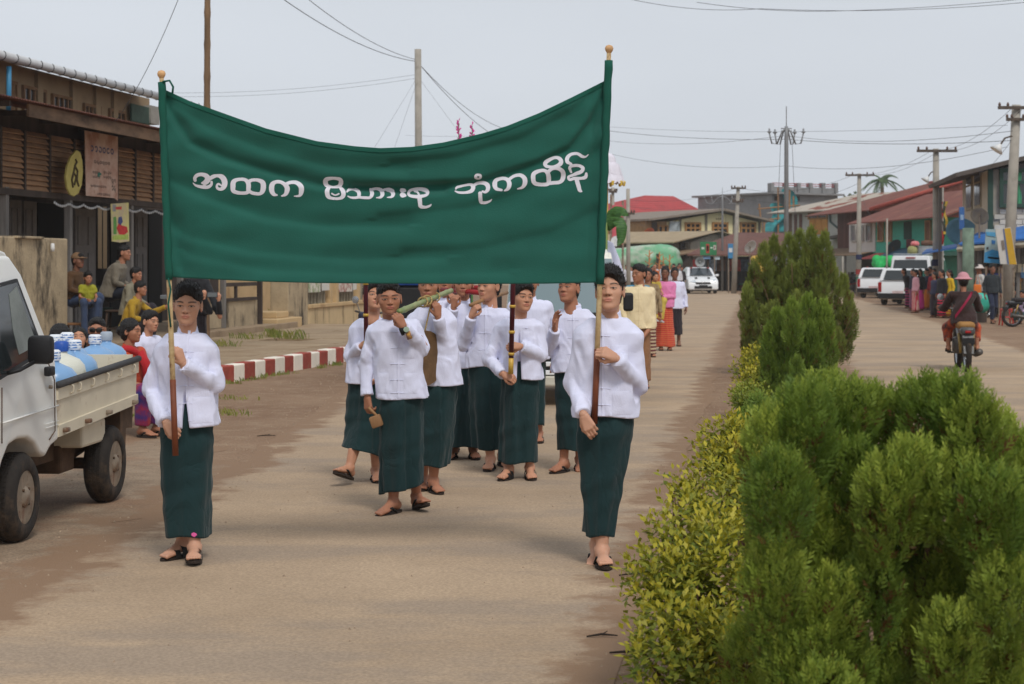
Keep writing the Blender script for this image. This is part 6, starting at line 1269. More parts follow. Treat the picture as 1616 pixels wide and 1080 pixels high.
for a, c in ((1083,1103),(1126,1146),(1170,1190)): window(YF, a, 354, c, 373, -.02, yh, m_orw, m_dpn, 3, 2, fw=.14, dep=.1)
for k in range(4): rect(YF, 1130+k*3.2, 344.5, 1132+k*3.2, 347, -.03, .02, 'vent', M('vent_brick', (150,130,96), .9), yh)
MB().box((uo+.2,0,0),(uL,6,zo)).build('side_wing', M('wood_wing', (150,118,80), .85, v=.15, sc=4), yh)
rect(YF, 1029, 350, 1037, 385, -.05, .05, 'dark_door', m_dkw, yh); window(YF, 1040, 358, 1044, 376, -.03, yh, m_orw, m_dpn, 1, 1, fw=.1); window(YF, 1048, 358, 1052, 376, -.03, yh, m_orw, m_dpn, 1, 1, fw=.1)
cr_ = MB(); cr_.grid(lambda a, c: (YF.u(1054)+(YF.u(1071)-YF.u(1054))*a, -.25+.12*math.sin(a*7+c*4), YF.uv(1060,350)[1]*(1-c)+YF.uv(1060,387)[1]*c), 10, 10); cr_.build('hanging_tarp', M('grey_tarp', (160,168,172), .5, v=.15, sc=2, b=.6, bs=4), yh, True)
ra, rb_ = W(983, HY, 142), W(1095, HY, 146); RF = Fac(ra.xy, rb_.xy); rh = RF.thing('red_roof_house', 'house with a broad red tiled hip roof', 'house')
zE2, zA2 = RF.uv(990,344)[1], RF.uv(1030,309,6)[1]; u0, u1 = RF.u(980), RF.u(1122); a0, a1 = RF.u(1017,6), RF.u(1063,6)
MB().box((u0+.6,0,0),(u1-1.2,12,zE2)).build('wall', M('grey_red_wall', (148,136,126), .9, v=.1), rh)
rv = MB(); rv.add([(u0,-.9,zE2),(u1,-.9,zE2),(u1,13,zE2),(u0,13,zE2),(a0,6,zA2),(a1,6,zA2)], [(0,1,5,4),(1,2,5),(2,3,4,5),(3,0,4),(3,2,1,0)]); rv.build('roof', m_rtile, rh)
for a in (996,1004,1012): window(RF, a, 354, a+5, 368, -.03, rh, M('red_frame', (110,40,44), .8), m_dpn, 1, 2, fw=.12)
rect(RF, 985, 370, 1040, 373, -.9, .9, 'balcony', M('balcony_slab', (110,104,100), .9), rh); rect(RF, 994, 352, 1018, 369, -.02, .02, 'red_shutter', M('red_frame'), rh)
for k in range(6): p = RF.P(987+k*6, 371, -1.0); MB().lathe([(.02,.2),(.05,.1),(.3,-.12),(0,-.12)], 10, Matrix.Translation(p)).build('lamp_shade', M('white_enamel'), rh)
sa, sb_ = W(1088, HY, 114), W(1150, HY, 118); SF = Fac(sa.xy, sb_.xy); sh_ = SF.thing('gabled_shed', 'small pale shed with beige sloping roof in front of the yellow house', 'shed')
MB().prism([(SF.u(1090),0,0),(SF.u(1146),0,0),(SF.u(1146),0,SF.uv(1146,374)[1]),(SF.u(1126),0,SF.uv(1126,369)[1]),(SF.u(1090),0,SF.uv(1090,383)[1])], (0,7,0)).build('wall', M('pale_shed_wall', (182,172,156), .9, v=.1, sc=2), sh_)
MB().prism([(SF.u(1050),-.6,SF.uv(1050,384)[1]),(SF.u(1118),-.6,SF.uv(1118,367)[1]),(SF.u(1126),-.6,SF.uv(1126,366)[1]),(SF.u(1152),-.6,SF.uv(1152,374.5)[1]),(SF.u(1152),-.6,SF.uv(1152,373)[1]),(SF.u(1126),-.6,SF.uv(1126,364.5)[1]),(SF.u(1050),-.6,SF.uv(1050,382)[1])], (0,8,0)).build('roof', M('beige_tin', (158,140,112), .8, v=.12, sc=2), sh_)
MB().box((SF.u(1066),.2,0),(SF.u(1090),5,SF.uv(1075,383)[1])).build('lean_to', M('grey_boards', (118,106,88), .9, v=.2), sh_); window(SF, 1074, 384, 1079, 391, .15, sh_, m_dkw, m_dpn, 1, 1, fw=.08)
MB().prism([(SF.u(1036),-1.6,SF.uv(1036,404)[1]),(SF.u(1085),-1.6,SF.uv(1085,396)[1]),(SF.u(1085),-1.6,SF.uv(1085,394)[1]),(SF.u(1036),-1.6,SF.uv(1036,402)[1])], (0,3,0)).build('awning', M('tan_awning', (132,108,84), .85), sh_)
for px in (1040,1071,1083): uu = SF.u(px,-1.3); MB().box((uu-.08,-1.3,0),(uu+.08,-1.15,SF.uv(px,401)[1])).build('awning_post', m_dkw, sh_)
ba_, bb_ = W(1084, HY, 108), W(1235, HY, 112); BF = Fac(ba_.xy, bb_.xy); bs_ = BF.thing('market_shed', 'long low market shed with rusty brown tin roof', 'shed')
zlo, zhi = BF.uv(1140,404,-1)[1], BF.uv(1180,369,4)[1]
MB().prism([(BF.u(1084,-1),-1,zlo),(BF.u(1240,-1),-1,zlo),(BF.u(1240,4),4,zhi),(BF.u(1163,4),4,zhi),(BF.u(1120,2),1.8,zlo+(zhi-zlo)*.56)], (0,0,.08)).build('roof', m_btin, bs_)
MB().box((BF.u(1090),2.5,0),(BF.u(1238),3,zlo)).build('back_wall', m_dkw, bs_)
for px in (1092,1118,1150,1185,1215): uu = BF.u(px,-.7); MB().box((uu-.07,-.7,0),(uu+.07,-.56,zlo)).build('post', m_dkw, bs_)
for px, c in ((1098,(160,40,44)),(1108,(120,140,160)),(1122,(150,170,190)),(1136,(120,90,70)),(1160,(150,50,40)),(1176,(90,110,130)),(1200,(140,110,80))): rect(BF, px, 410, px+9, 428, .3, .6, 'goods_stack', M('goods_%d' % px, c, .8, v=.4, sc=6), bs_)
for (px, w_, c, y) in ((1110,11,(120,160,200),404),(1127,9,(190,210,220),405)): rect(BF, px, y, px+w_, y+5, -.9, .05, 'blue_sheet', M('sheet_%d' % px, c, .6), bs_)
# signs and small fixtures far off
def panel(name, label, x0, y0, x1, y1, Y, mat, legs=True, th=.06, cat='sign', yb=None):
    p0 = W(x0, y1, Y); p1 = W(x1, y0, Y); t = thing(name, label, cat, (p0.x, Y, 0)); w_ = p1.x-p0.x
    MB().bbox((0,0,p0.z),(w_,th,p1.z), .01).build('board', mat, t)
    if legs:
        for s in (.12, .88): MB().tube([(w_*s,th+.03,0),(w_*s,th+.03,p0.z+.3)], .035, 6).build('leg', m_rim, t)
    return t, w_, p0.z, p1.z
t, w_, z0, z1 = panel('billboard', 'green billboard with red and white figures before the shed', 1105, 382, 1131, 403, 105, M('green_print', (48,120,76), .7, v=.12, sc=3))
for (a, c, d_, e, col) in ((.36,.55,.15,.85,(170,60,50)),(.40,.50,.3,.7,(210,190,160)),(.08,.25,.45,.6,(200,214,200)),(.62,.75,.5,.6,(200,214,200)),(.80,.95,.4,.75,(210,200,190)),(.84,.90,.45,.68,(176,60,70))): MB().box((w_*a,-.012,z0+(z1-z0)*d_),(w_*c,-.004-.003*(col[0] == 210),z0+(z1-z0)*e)).build('printed_figure', M('print_%d_%d' % (col[0], col[1]), col, .7), t)
t, w_, z0, z1 = panel('street_sign', 'narrow blue vertical sign on the leaning pole', 1149, 385, 1157, 408, 103, M('blue_sign', (62,130,176), .6, v=.08))
MB().box((w_*.15,-.012,z0+.35),(w_*.85,-.004,z0+.6)).build('white_panel', M('sign_white', (210,214,216), .6), t)
t, w_, z0, z1 = panel('banner_sign', 'tall pink vertical banner sign behind the banana leaf', 966, 324, 983, 386, 82, M('pink_vinyl', (196,90,100), .6, v=.1, sc=2), False)
MB().lathe([(0,-.03),(.24,-.025),(.24,.0),(0,.0)], 18, Matrix.Translation((w_*.35,-.01,z0+.15)), 'y').build('white_logo', M('sign_white'), t); MB().tube([(-.05,.05,0),(-.05,.05,z1+.5)], .05, 8).build('pole', m_rim, t); MB().tube([(w_,.05,0),(w_,.05,z1+.2)], .05, 8).build('pole', m_rim, t)
def dish(label, px, py, Y, r, c, base, tilt=(.5,.6)):
    p = W(px, py, Y); t = thing('satellite_dish', label, 'dish', (p.x, p.y, p.z-base)); mt = M('dish_%d' % px, c, .55, v=.1)
    Mx = Matrix.Translation((0,0,base)) @ Euler((tilt[0]-math.pi/2, 0, tilt[1])).to_matrix().to_4x4()
    MB().lathe([(.02,.22*r),(.4*r,.18*r),(.75*r,.08*r),(r,-.04*r),(r*1.01,-.02*r),(.75*r,.11*r),(.4*r,.22*r),(.02,.26*r)], 26, Mx @ Matrix.Rotation(math.pi/2, 4, 'X'), 'y').build('reflector', mt, t, True)
    MB().tube([(0,0,0),(0,.05,base)], .03, 6).build('mast', m_rim, t)
    MB().tube([Mx @ Vector((0,0,-.02)), Mx @ Vector((0,.1*r,.9*r))], .02, 5).build('feed_arm', m_rim, t)
dish('white satellite dish on a mast before the yellow house', 1184, 390, 104, .42, (200,200,198), 2.3); dish('orange satellite dish beside the red roofed house', 1023, 370, 122, .5, (190,96,64), 1.5)
# truck under tarpaulins
gt = W(1010, HY, 110); tt_ = thing('tarpaulin_truck', 'goods truck covered with pale and green tarpaulins among the crowd', 'truck', (gt.x, gt.y, 0))
f = Fld((-3.0,-1.5,.8), (3.0,4,3.6), .11); f.cone((-2.3,0,1.6),(-2.3,3,1.6),.9,.9,.2,sq=(1,1,1)); f.cone((-1.2,.2,1.9),(-1.2,3,1.9),1.15,1.15,.3); f.cone((.4,.2,2.0),(.4,3,2.0),1.25,1.2,.3); f.cone((1.6,.2,1.8),(1.6,3,1.8),1.05,1.0,.3)
f.cap(lambda g: g[2]-2.75-.12*g[0]+0*g[1]); f.warp(lambda g: .10*noise3(np.stack(np.broadcast_arrays(g[0]*2.4, g[1]*2.4, g[2]*5), -1), 2.2)); V, Fc = f.mesh()
mk('tarpaulin', V, Fc, M('pale_tarp', (178,190,172), .6, c2=(112,172,132), sc=.6, lo=.45, hi=.55, b=.3, bs=4), tt_); MB().box((-2.9,-.3,.55),(2.7,3.2,1.25)).build('truck_bed', M('green_tarp', (64,150,96), .7, v=.15), tt_)
for x in (-2.0, 1.8):
    for y in (.0, 2.7): wheel2((x, y, .42), .42, .25, tt_, 1)
# ---------------------------------------------------------------- the crowd far down the road
cc = []
TONES = [T2, T3, T4]; WH = cotton('crowd_white', (206,206,212)); CRG = 'far crowd following the procession'
base_people = []
def far_person(label, at, rz, topm, botm, head='boy', hair='short', H=1.6, tone=T3, group=CRG, **kw):
    return person(label, at, rz=rz, H=H, lod=2, tone=tone, head=head, hair=hair, top={'mat': topm, 'kind': 'shirt', 'hem': .82}, bot={'mat': botm, 'hem': .12}, shoe='none', group=group, **kw)[0]
protos = [far_person('far marcher in white shirt in the crowd beyond the car', (0,0), 0, WH, cotton('green_longyi', 0)), far_person('far marcher in grey shirt in the crowd beyond the car', (0,0), .3, cotton('crowd_grey', (110,112,116)), m_dk, H=1.66),
          far_person('far woman in lilac blouse in the crowd beyond the car', (0,0), -.3, cotton('crowd_lilac', (170,164,190)), cotton('crowd_blue', (70,76,110)), 'woman', 'bun', 1.55), far_person('far monk figure in orange robe in the crowd', (0,0), .1, cotton('crowd_orange', (190,96,40)), cotton('crowd_orange', 0), 'man', None, 1.65), far_person('far person in dark clothes in the crowd beyond the car', (0,0), 0, m_dk, m_dk, H=1.6)]
rc_ = random.Random(21); used = [False]*5
def put_crowd(i, px, Y, rz):
    p = W(px, HY, Y); o = protos[i]
    if not used[i]: used[i] = True; o.location = (p.x, p.y, 0); o.rotation_euler = (0,0,rz); return
    c = clone(o, (p.x, p.y, 0), rz); s_ = rc_.uniform(.93, 1.06); c.scale = (s_,)*3
for row, (Y, n, a, b_) in enumerate(((88,6,985,1072),(93,8,978,1074),(99,10,972,1078),(104,10,975,1080),(112,11,972,1086),(118,6,1062,1090),(122,7,1125,1170))):
    for k in range(n):
        i = rc_.choices(range(5), (9,2,3,2 if row < 5 else 0,3))[0]; put_crowd(i, a+(b_-a)*(k+rc_.uniform(.2,.8))/n, Y+rc_.uniform(-2,2), rc_.uniform(-.6,.6))
for i in range(5):
    if not used[i]: put_crowd(i, 1000+i*10, 96, 0)
# offerings carried in the crowd: tall wooden trees of gifts
for k, (px, y0, Y) in enumerate(((1024,395,95),(1040,398,97),(1056,402,93),(1046,404,99))):
    p = W(px, y0, Y); t = thing('offering_stand', 'tall wooden offering stand carried in the far crowd', 'offering', (p.x, p.y, 0), group='offering stands in the far crowd')
    MB().tube([(0,0,0),(0.03,0,p.z)], [.05,.03], 8).build('stem', M('golden_wood', (176,112,58), .7, v=.2), t, True)
    for q_ in range(7): a = q_*2.4; z = p.z-.1-.12*q_; MB().tube([(0,0,z-.15),(math.cos(a)*.22,math.sin(a)*.22,z)], [.025,.02], 5).build('branch', M('golden_wood'), t)
# ---------------------------------------------------------------- walkers between the procession and the car
cream = cotton('cream_jacket', (224,206,168)); pinkb = cotton('pink_blouse', (220,130,176)); 
o_, jk_, j_ = person('man in cream jacket smiling towards the procession', (1.72, 24.0), rz=.0, H=1.66, lod=1, tone=T3, head='man', yaw=-48, hair='short', top={'mat': cream, 'hem': .80}, bot={'mat': cotton('tan_longyi', (140,100,68)), 'hem': .1}, PX={'wb': (1012,536,.2), 'eb': (1030,512,.05), 'wa': (1000,540,.15)})
knots(jk_, j_, 1.0, xs=-.01, zs=(1.2,1.05,.92), wd=.05, mat=cream)
def stripes(name, c1, c2, sc, axis='Z', c3=None):
    if name in MATS: return MATS[name]
    m = cotton(name, c1); n = m.node_tree; p = n.nodes['Principled BSDF']; tc = n.nodes.new('ShaderNodeTexCoord'); wv = n.nodes.new('ShaderNodeTexWave'); wv.bands_direction = axis; wv.inputs['Scale'].default_value = sc; wv.inputs['Distortion'].default_value = 1.0
    n.links.new(tc.outputs['Object'], wv.inputs['Vector']); mr = n.nodes.new('ShaderNodeMapRange'); mr.inputs[1].default_value = .45; mr.inputs[2].default_value = .55; n.links.new(wv.outputs[0], mr.inputs[0])
    mx = n.nodes.new('ShaderNodeMix'); mx.data_type = 'RGBA'; mx.inputs[6].default_value = (*lin(c1),1); mx.inputs[7].default_value = (*lin(c2),1); n.links.new(mr.outputs[0], mx.inputs[0]); n.links.new(mx.outputs[2], p.inputs['Base Color']); return m
person('woman in pink blouse and red banded longyi carrying a child', (2.97, 34.4), rz=.0, H=1.62, lod=1, tone=T4, head='woman', yaw=-8, hair='bun', top={'kind': 'blouse', 'mat': pinkb, 'col': False, 'hem': .86}, bot={'mat': stripes('red_gold_longyi', (188,40,50), (200,112,66), 8), 'hem': .08, 'w1': .19}, PX={'wa': (1040,466,.18), 'ea': (1036,462,.05), 'wb': (1042,470,.22), 'eb': (1062,468,.05)}, shoe_mat=M('maroon_strap', (90,30,36), .7))
seat('small child in yellow clothes carried on the womans arm', 1034, 437, 34.15, .35, H=1.0, seat=.88, tone=T2, head='child', hair='top_bun', top={'kind': 'blouse', 'mat': cotton('yellow_print', (206,186,90), c2=(190,160,60), sc=20), 'slv': .7, 'col': False}, bot={'mat': cotton('yellow_print', 0)}, kn=-.10, shoe='shoe', shoe_mat=M('silver_shoe', (180,180,184), .5), J2={'aa': (-.05,-.24,.62), 'ab': (.06,-.24,.60)}, extra={'free': True})
person('woman in white blouse and dark skirt behind the pink blouse', (3.32, 36.2), rz=.0, H=1.60, lod=1, tone=T4, head='woman', hair='bun', top={'kind': 'blouse', 'col': False}, bot={'mat': m_dk, 'hem': .25})
person('woman with black hair between the cream jacket and the child', (2.45, 32.0), rz=.2, H=1.60, lod=1, tone=T3, head='woman', yaw=-20, hair='long', top={'kind': 'blouse', 'mat': cotton('lace_blouse', (170,150,120), c2=(120,96,60), sc=18), 'col': False}, bot={'mat': stripes('maroon_cream_longyi', (96,40,44), (190,170,140), 5), 'hem': .06})
person('woman in turquoise blouse beside the cream jacketed man', (2.02, 28.5), rz=-.2, H=1.62, lod=1, tone=T2, head='woman', yaw=-15, hair='long', top={'kind': 'blouse', 'mat': cotton('turquoise_blouse', (70,140,170)), 'col': False}, bot={'mat': stripes('orange_longyi', (180,90,40), (150,60,40), 4), 'hem': .06})
# offering float behind the banner: umbrella, banana plant, cloth with red garland, pink spires
fl = W(962, HY, 27)
pr_ = thing('parasol', 'white frilled ceremonial parasol with golden tassels rising behind the banner', 'parasol', (fl.x-.04, 27.2, 0))
MB().tube([(0,0,0),(0,0,3.3)], .03, 8).build('shaft', M('gold_paint'), pr_, True)
for k, (z, r_) in enumerate(((3.02,.28),(3.14,.24),(3.26,.16))):
    b = MB(); b.grid(lambda a, c: (math.cos(a*6.283)*r_*(.25+.75*c)*(1+.05*math.sin(a*6.283*9)), math.sin(a*6.283)*r_*(.25+.75*c)*(1+.05*math.sin(a*6.283*9)), z+.12*(1-c*c)-(.10 if c > .99 else 0)+.02*math.sin(a*6.283*18)*c), 54, 4, True); b.build('frill', M('white_lace', (216,212,222), .9, v=.06, b=.4, bs=30), pr_, True)
for k in range(10): a = k*.628; MB().lathe([(0,0),(.03,-.02),(.02,-.08),(0,-.09)], 6, Matrix.Translation((math.cos(a)*.27,math.sin(a)*.27,2.96))).build('tassel', M('yellow_tassel', (220,186,80), .7), pr_)
bn = thing('banana_plant', 'young banana plant with broad green leaves tied to the offering float', 'plant', (fl.x-.10, 26.6, 0))
MB().tube([(0,0,0),(0,0,1.6),(.02,0,2.3)], [.06,.05,.03], 8).build('stem', M('banana_stem', (120,140,80), .7), bn, True)
m_bl = M('banana_leaf', (40,80,34), .45, v=.25, sc=9, st=(1,1,6), b=.5, bs=14, c2=(74,116,52))
def bleaf(pts, w_):
    pts = [Vector(p) for p in pts]; b = MB(); n = 14
    for i in range(n+1):
        t_ = i/n; k = t_*(len(pts)-1); q0 = int(min(k, len(pts)-2)); p = pts[q0].lerp(pts[q0+1], k-q0); ww = w_*math.sin(math.pi*min(1, .12+t_*.9))**.7; d = (pts[q0+1]-pts[q0]).normalized(); s_ = d.cross(Vector((0,-1,.15))).normalized()
        b.v += [tuple(p+s_*ww), tuple(p+Vector((0,.03,0))), tuple(p-s_*ww)]
    b.f = [x for i in range(n) for x in ((3*i,3*i+1,3*i+4,3*i+3),(3*i+1,3*i+2,3*i+5,3*i+4))]; o = b.build('leaf', m_bl, bn, True); sm_ = o.modifiers.new('thickness','SOLIDIFY'); sm_.thickness = .003
for q_ in ([(0,0,2.25),(.14,-.05,2.46),(.26,-.1,2.46),(.36,-.12,2.40)], [(.04,0,2.2),(.18,-.1,2.36),(.25,-.15,2.24),(.24,-.15,2.04),(.18,-.16,1.94)], [(0,0,2.2),(-.2,0,2.6),(-.35,-.1,2.5)]): bleaf(q_, .085)
rbx = thing('robe_offering', 'stack of white robes with a red garland on the offering float', 'offering', (fl.x-.05, 26.9, 0))
b = MB(); b.lathe([(0,1.25),(.26,1.25),(.27,1.5),(.20,1.75),(.10,2.0),(0,2.05)], 18); b.build('white_robe', cotton('white_cotton', 0), rbx, True)
for k in range(26): a = k*.9; z = 1.3+k*.028; r_ = .27-.006*k; MB().lathe([(0,-.03),(.04,0),(0,.035)], 6, Matrix.Translation((-.10+.035*math.sin(a),-r_*.9,z))).build('garland_flower', M('red_flower', (164,28,44), .7, v=.3), rbx)
MB().box((-.5,-.3,.9),(.3,.6,1.25)).build('tray', M('red_lacquer', (150,30,34), .4), rbx); MB().box((-.45,-.25,0),(.25,.5,.9)).build('stand', m_dkw, rbx)
for k, (px, y0) in enumerate(((724,192),(745,197))):
    p = W(px, y0, 24); t = thing('flower_spire', 'slender pink paper flower spire showing above the banner edge' if k == 0 else 'shorter pink paper flower spire beside the slender one', 'flowers', (p.x, p.y, 0))
    MB().tube([(0,0,0),(0,0,p.z-.02)], [.02,.006], 6).build('stem', M('green_stem', (80,120,70), .8), t)
    fb = MB(); rf = random.Random(k)
    for i in range(46): z = p.z-.6*(i/46); a = rf.uniform(0,6.28); l_ = .03+.05*(i/46); fb.add([(0,0,z),(math.cos(a)*l_,math.sin(a)*l_,z+.03),(math.cos(a+.5)*l_*.7,math.sin(a+.5)*l_*.7,z+.05),(0,0,z+.03)], [(0,1,2,3)])
    fb.build('petals', M('pink_paper', (214,80,160), .8), t)
# red carrying frame behind the bamboo pole and scooter by the wall
rf_ = thing('carrying_frame', 'red lacquered carrying beams resting on the boys shoulders', 'frame', W(700, 460, 15.4))
for a, c in ((W(698,458,15.6),W(770,463,14.9)),(W(706,452,16.4),W(786,456,15.8))): MB().tube([a-Vector(rf_.location), c-Vector(rf_.location)], .022, 8).build('beam', M('red_lacquer'), rf_, True)
MB().tube([W(742,482,14.35)-Vector(rf_.location), W(762,474,14.5)-Vector(rf_.location), W(800,462,15.4)-Vector(rf_.location)], .016, 8).build('cross_bar', M('worn_wood'), rf_, True)
bt_ = thing('tricycle_box', 'blue topped dark box of a tricycle behind the marchers', 'vehicle', W(650, HY, 27).xy.to_3d())
MB().bbox((-.35,0,.5),(.9,1.2,1.35), .05).build('cabin', m_blk, bt_); MB().bbox((-.4,-.05,1.352),(.95,1.25,1.6), .05).build('blue_roof', M('blue_sheet_metal', (40,84,170), .5), bt_)
for x, y in ((-.2,.1),(.75,.1),(.3,1.2)): wheel2((x, y, .25), .25, .1, bt_, 1)
# ---------------------------------------------------------------- right side of the street
m_brk = M('grey_brick', (204,196,182), .9, v=.10, sc=6, b=.35, bs=40, rnd=.12, dirt=((150,112,84), 1.2, .58, .6)); m_mor = M('mortar', (166,158,146), .95, v=.1); m_grn = M('dark_green_paint', (44,72,62), .7, v=.1)
m_cur = cotton('green_curtain', (70,150,110)); m_pl = M('tan_plaster', (190,178,158), .9, v=.08, sc=2, dirt=((130,112,90), 1, .55, .5))
hA = Vector((15.62, 58.0)); hB = hA+Vector((8.0, -1.1)); HF = Fac(hA, hB); hd_ = HF.n
hF2 = hA+HF.n*7.5; SD = Fac(hF2, hA)
bh = HF.thing('brick_house', 'two storey grey brick house with green window frame and curtains', 'house')
ze = HF.uv(1562,268)[1]
MB().box((0,0.05,0),(8,7.5,ze)).build('wall', m_mor, bh)
bl_, bhh = .36, .17; bmesh_ = MB().bbox((0,-.0,0),(bl_-.016,.06,bhh-.016), .006).mesh('brick'); z = HF.uv(1580,420)[1]; row = 0
w0, w1_, wz0, wz1 = HF.u(1583), HF.u(1640), HF.uv(1590,322)[1], HF.uv(1590,272)[1]
while z < ze-.1:
    x = .14 + (0 if row % 2 else -bl_/2)
    while x < 2.2:
        if x > .10 and not (x+bl_ > w0-.12 and x < w1_ and z+bhh > wz0-.12 and z < wz1+.12): link('brick', bmesh_, m_brk, bh, loc=(x, -.012+RNG.uniform(-.006,.006), z))
        x += bl_
    z += bhh; row += 1
MB().box((-.06,-.06,0),(.10,.10,ze)).build('corner_post', m_grn, bh)
wn = window(HF, 1583, 272, 1640, 322, -.02, bh, m_grn, glass('window_dark', (36,44,44), .08), 3, 2, fw=.12, dep=.12)
for x0, x1 in ((1600,1612),): MB().grid(lambda a, c: (HF.u(x0)+(HF.u(x1)-HF.u(x0))*(.5+(a-.5)*(1-.55*math.exp(-((c-.45)/.18)**2))), -.045+.012*math.sin(a*18), wz1*(1-c)+wz0*c), 16, 14).build('curtain', m_cur, wn, True)
# gable roof of the brick house
zA_ = HF.uv(1616,240)[1]
MB().prism([(-1.1,-.45,ze-.25),(3.4,-.45,ze+.85),(3.4,-.45,ze+1.0),(-1.15,-.45,ze-.12)], (0,9.2,0)).build('roof', M('old_grey_roof', (92,84,78), .85, v=.2, sc=2), bh); MB().prism([(3.4,-.45,ze+.85),(8.8,-.45,ze-.3),(8.8,-.45,ze-.15),(3.4,-.45,ze+1.0)], (0,9.2,0)).build('roof', M('old_grey_roof'), bh)
MB().prism([(.1,-.02,ze),(7.9,-.02,ze),(3.4,-.02,ze+.7)], (0,.08,0)).build('gable', M('grey_gable', (96,98,102), .85), bh)
# road side face with two tall windows
rs = MB().box((-.03,.12,0),(.045,7.45,ze)).build('road_face', m_pl, bh)
def swin(px0, px1, y0, y1):
    d0 = 7.5-SD.u(px0); d1 = 7.5-SD.u(px1); a, c = min(d0, d1), max(d0, d1); zt = SD.uv((px0+px1)/2, y0)[1]; zb_ = SD.uv((px0+px1)/2, y1)[1]
    o = MB().box((-.07,a-.1,zb_-.1),(-.03,c+.1,zt+.1)).build('window', M('pale_frame', (150,138,116), .85), bh)
    for k in range(2): MB().box((-.085,a+(c-a)*k/2+.03,zb_),(-.072,a+(c-a)*(k+1)/2-.03,zb_+(zt-zb_)*.62)).build('pane', m_dpn, o); MB().box((-.085,a+(c-a)*k/2+.03,zb_+(zt-zb_)*.68),(-.072,a+(c-a)*(k+1)/2-.03,zt)).build('pane', m_dpn, o)
swin(1528,1536,275,328); swin(1541,1550,270,324)
MB().box((-1.0,6.4,0),(-.88,6.5,ze-.3)).build('veranda_post', m_post, bh)
# blue sheet awning with shop below
aw = thing('shop_awning', 'bright blue sheet awning over the roadside shop', 'awning', (0,0,0))
p = [W(1512,388,57), W(1640,378,54.5), W(1640,340,60), W(1548,367,61)]
MB().prism(p, (0,0,.06)).build('blue_sheet', M('blue_tarp', (52,112,186), .6, v=.1, sc=2, b=.3, bs=6), aw); MB().tube([p[0]-Vector((0,0,.12)), p[1]-Vector((0,0,.14))], .09, 6).build('front_beam', M('pale_beam', (176,168,150), .8), aw)
for px in (1514,1546,1570,1606): q_ = W(px, HY, 57); MB().box((q_.x-.06,q_.y-.06,0),(q_.x+.06,q_.y+.06,W(px,386,57).z)).build('post', m_post, aw)
p = [W(1455,402,66), W(1512,392,63), W(1516,386,66), W(1462,396,68)]; MB().prism(p, (0,0,.06)).build('small_blue_sheet', M('blue_tarp'), aw)
q0, q1 = W(1510, HY, 58.5), W(1640, HY, 57)
sh_f = Fac(q0.xy, q1.xy); shp = sh_f.thing('roadside_shop', 'open shop front of grey planks under the blue awning', 'shop')
for k in range(26):
    a = k*.19; 
    if 5 < k < 9: continue
    MB().box((a,.3,0),(a+.175,.33,2.25+RNG.uniform(-.05,.02))).build('plank', M('grey_planks', (112,104,94), .9, v=.2, sc=6, st=(1,1,.2), rnd=.15), shp)
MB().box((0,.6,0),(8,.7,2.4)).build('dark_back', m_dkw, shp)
for k, (px, py, c) in enumerate(((1600,428,(196,180,140)),(1606,436,(150,110,70)),(1612,430,(90,130,170)),(1585,425,(170,150,120)),(1604,450,(150,120,60)))): rect(sh_f, px-4, py-8, px+5, py+9, .0, .15, 'goods_hanging', M('hang_%d' % k, c, .8, v=.3, sc=9), shp)
for k in range(7): rect(sh_f, 1582+k*8, 417, 1588+k*8, 430, -.5, .02, 'paper_bunting', M('bunting', (206,192,164), .8, v=.1), shp)
for k in range(8): uu = sh_f.u(1516+k*3.6, -.6); MB().tube([(uu,-.6,0),(uu,-.6,1.7)], .015, 5).build('gate_bar', m_chr, shp)
for z in (.3, 1.68): MB().tube([(sh_f.u(1516,-.6),-.6,z),(sh_f.u(1542,-.6),-.6,z)], .018, 5).build('gate_rail', m_chr, shp)
# two slanted advertising boards
def slant(label, pts, Y, mat, marks):
    b0 = W(pts[0][0], HY, Y); t = thing('advertising_board', label, 'sign', (b0.x, Y, 0)); L_ = [W(x, y, Y)-Vector((b0.x, Y, 0)) for x, y in pts]
    MB().prism(L_, (0,.04,0)).build('board', mat, t)
    for mp_, c in marks: MB().prism([W(x, y, Y-.02)-Vector((b0.x, Y, 0)) for x, y in mp_], (0,.008,0)).build('print', M('ad_%d_%d_%d' % c, c, .6, v=.08), t)
    for s in (0, 1): e = L_[0].lerp(L_[1], .15+.7*s); MB().tube([(e.x,.1,0),(e.x,.1,e.z-.1)], .03, 6).build('leg', m_rim, t)
slant('pale and blue advertising board with wave shape', [(1553,415),(1583,417),(1572,362),(1556,362)], 52.6, M('ad_pale', (150,172,176), .6, v=.08), ((((1553,414.5),(1582.5,416.5),(1580,398),(1566,394),(1554,399)), (50,130,178)), (((1557,372),(1571,374),(1571,367),(1556,366)), (80,150,190)), (((1565,379),(1571,380),(1570,386),(1565,385)), (50,110,170)), (((1559,405),(1577,407),(1577,410),(1559,408)), (196,212,220)), (((1557,390),(1560,390),(1560,394),(1557,394)), (60,60,60))))
slant('white and yellow slanted advertising board', [(1579,417),(1605,418),(1595,359),(1571,362)], 52.2, M('ad_white', (196,192,186), .6, v=.06), ((((1593,417.5),(1604.5,417.5),(1594.5,360),(1585,361)), (190,150,40)), (((1590,417),(1592.5,417.3),(1584.5,361),(1583,361.2)), (90,110,150)), (((1580,380),(1584,379),(1586,394),(1582,395)), (120,110,100))))
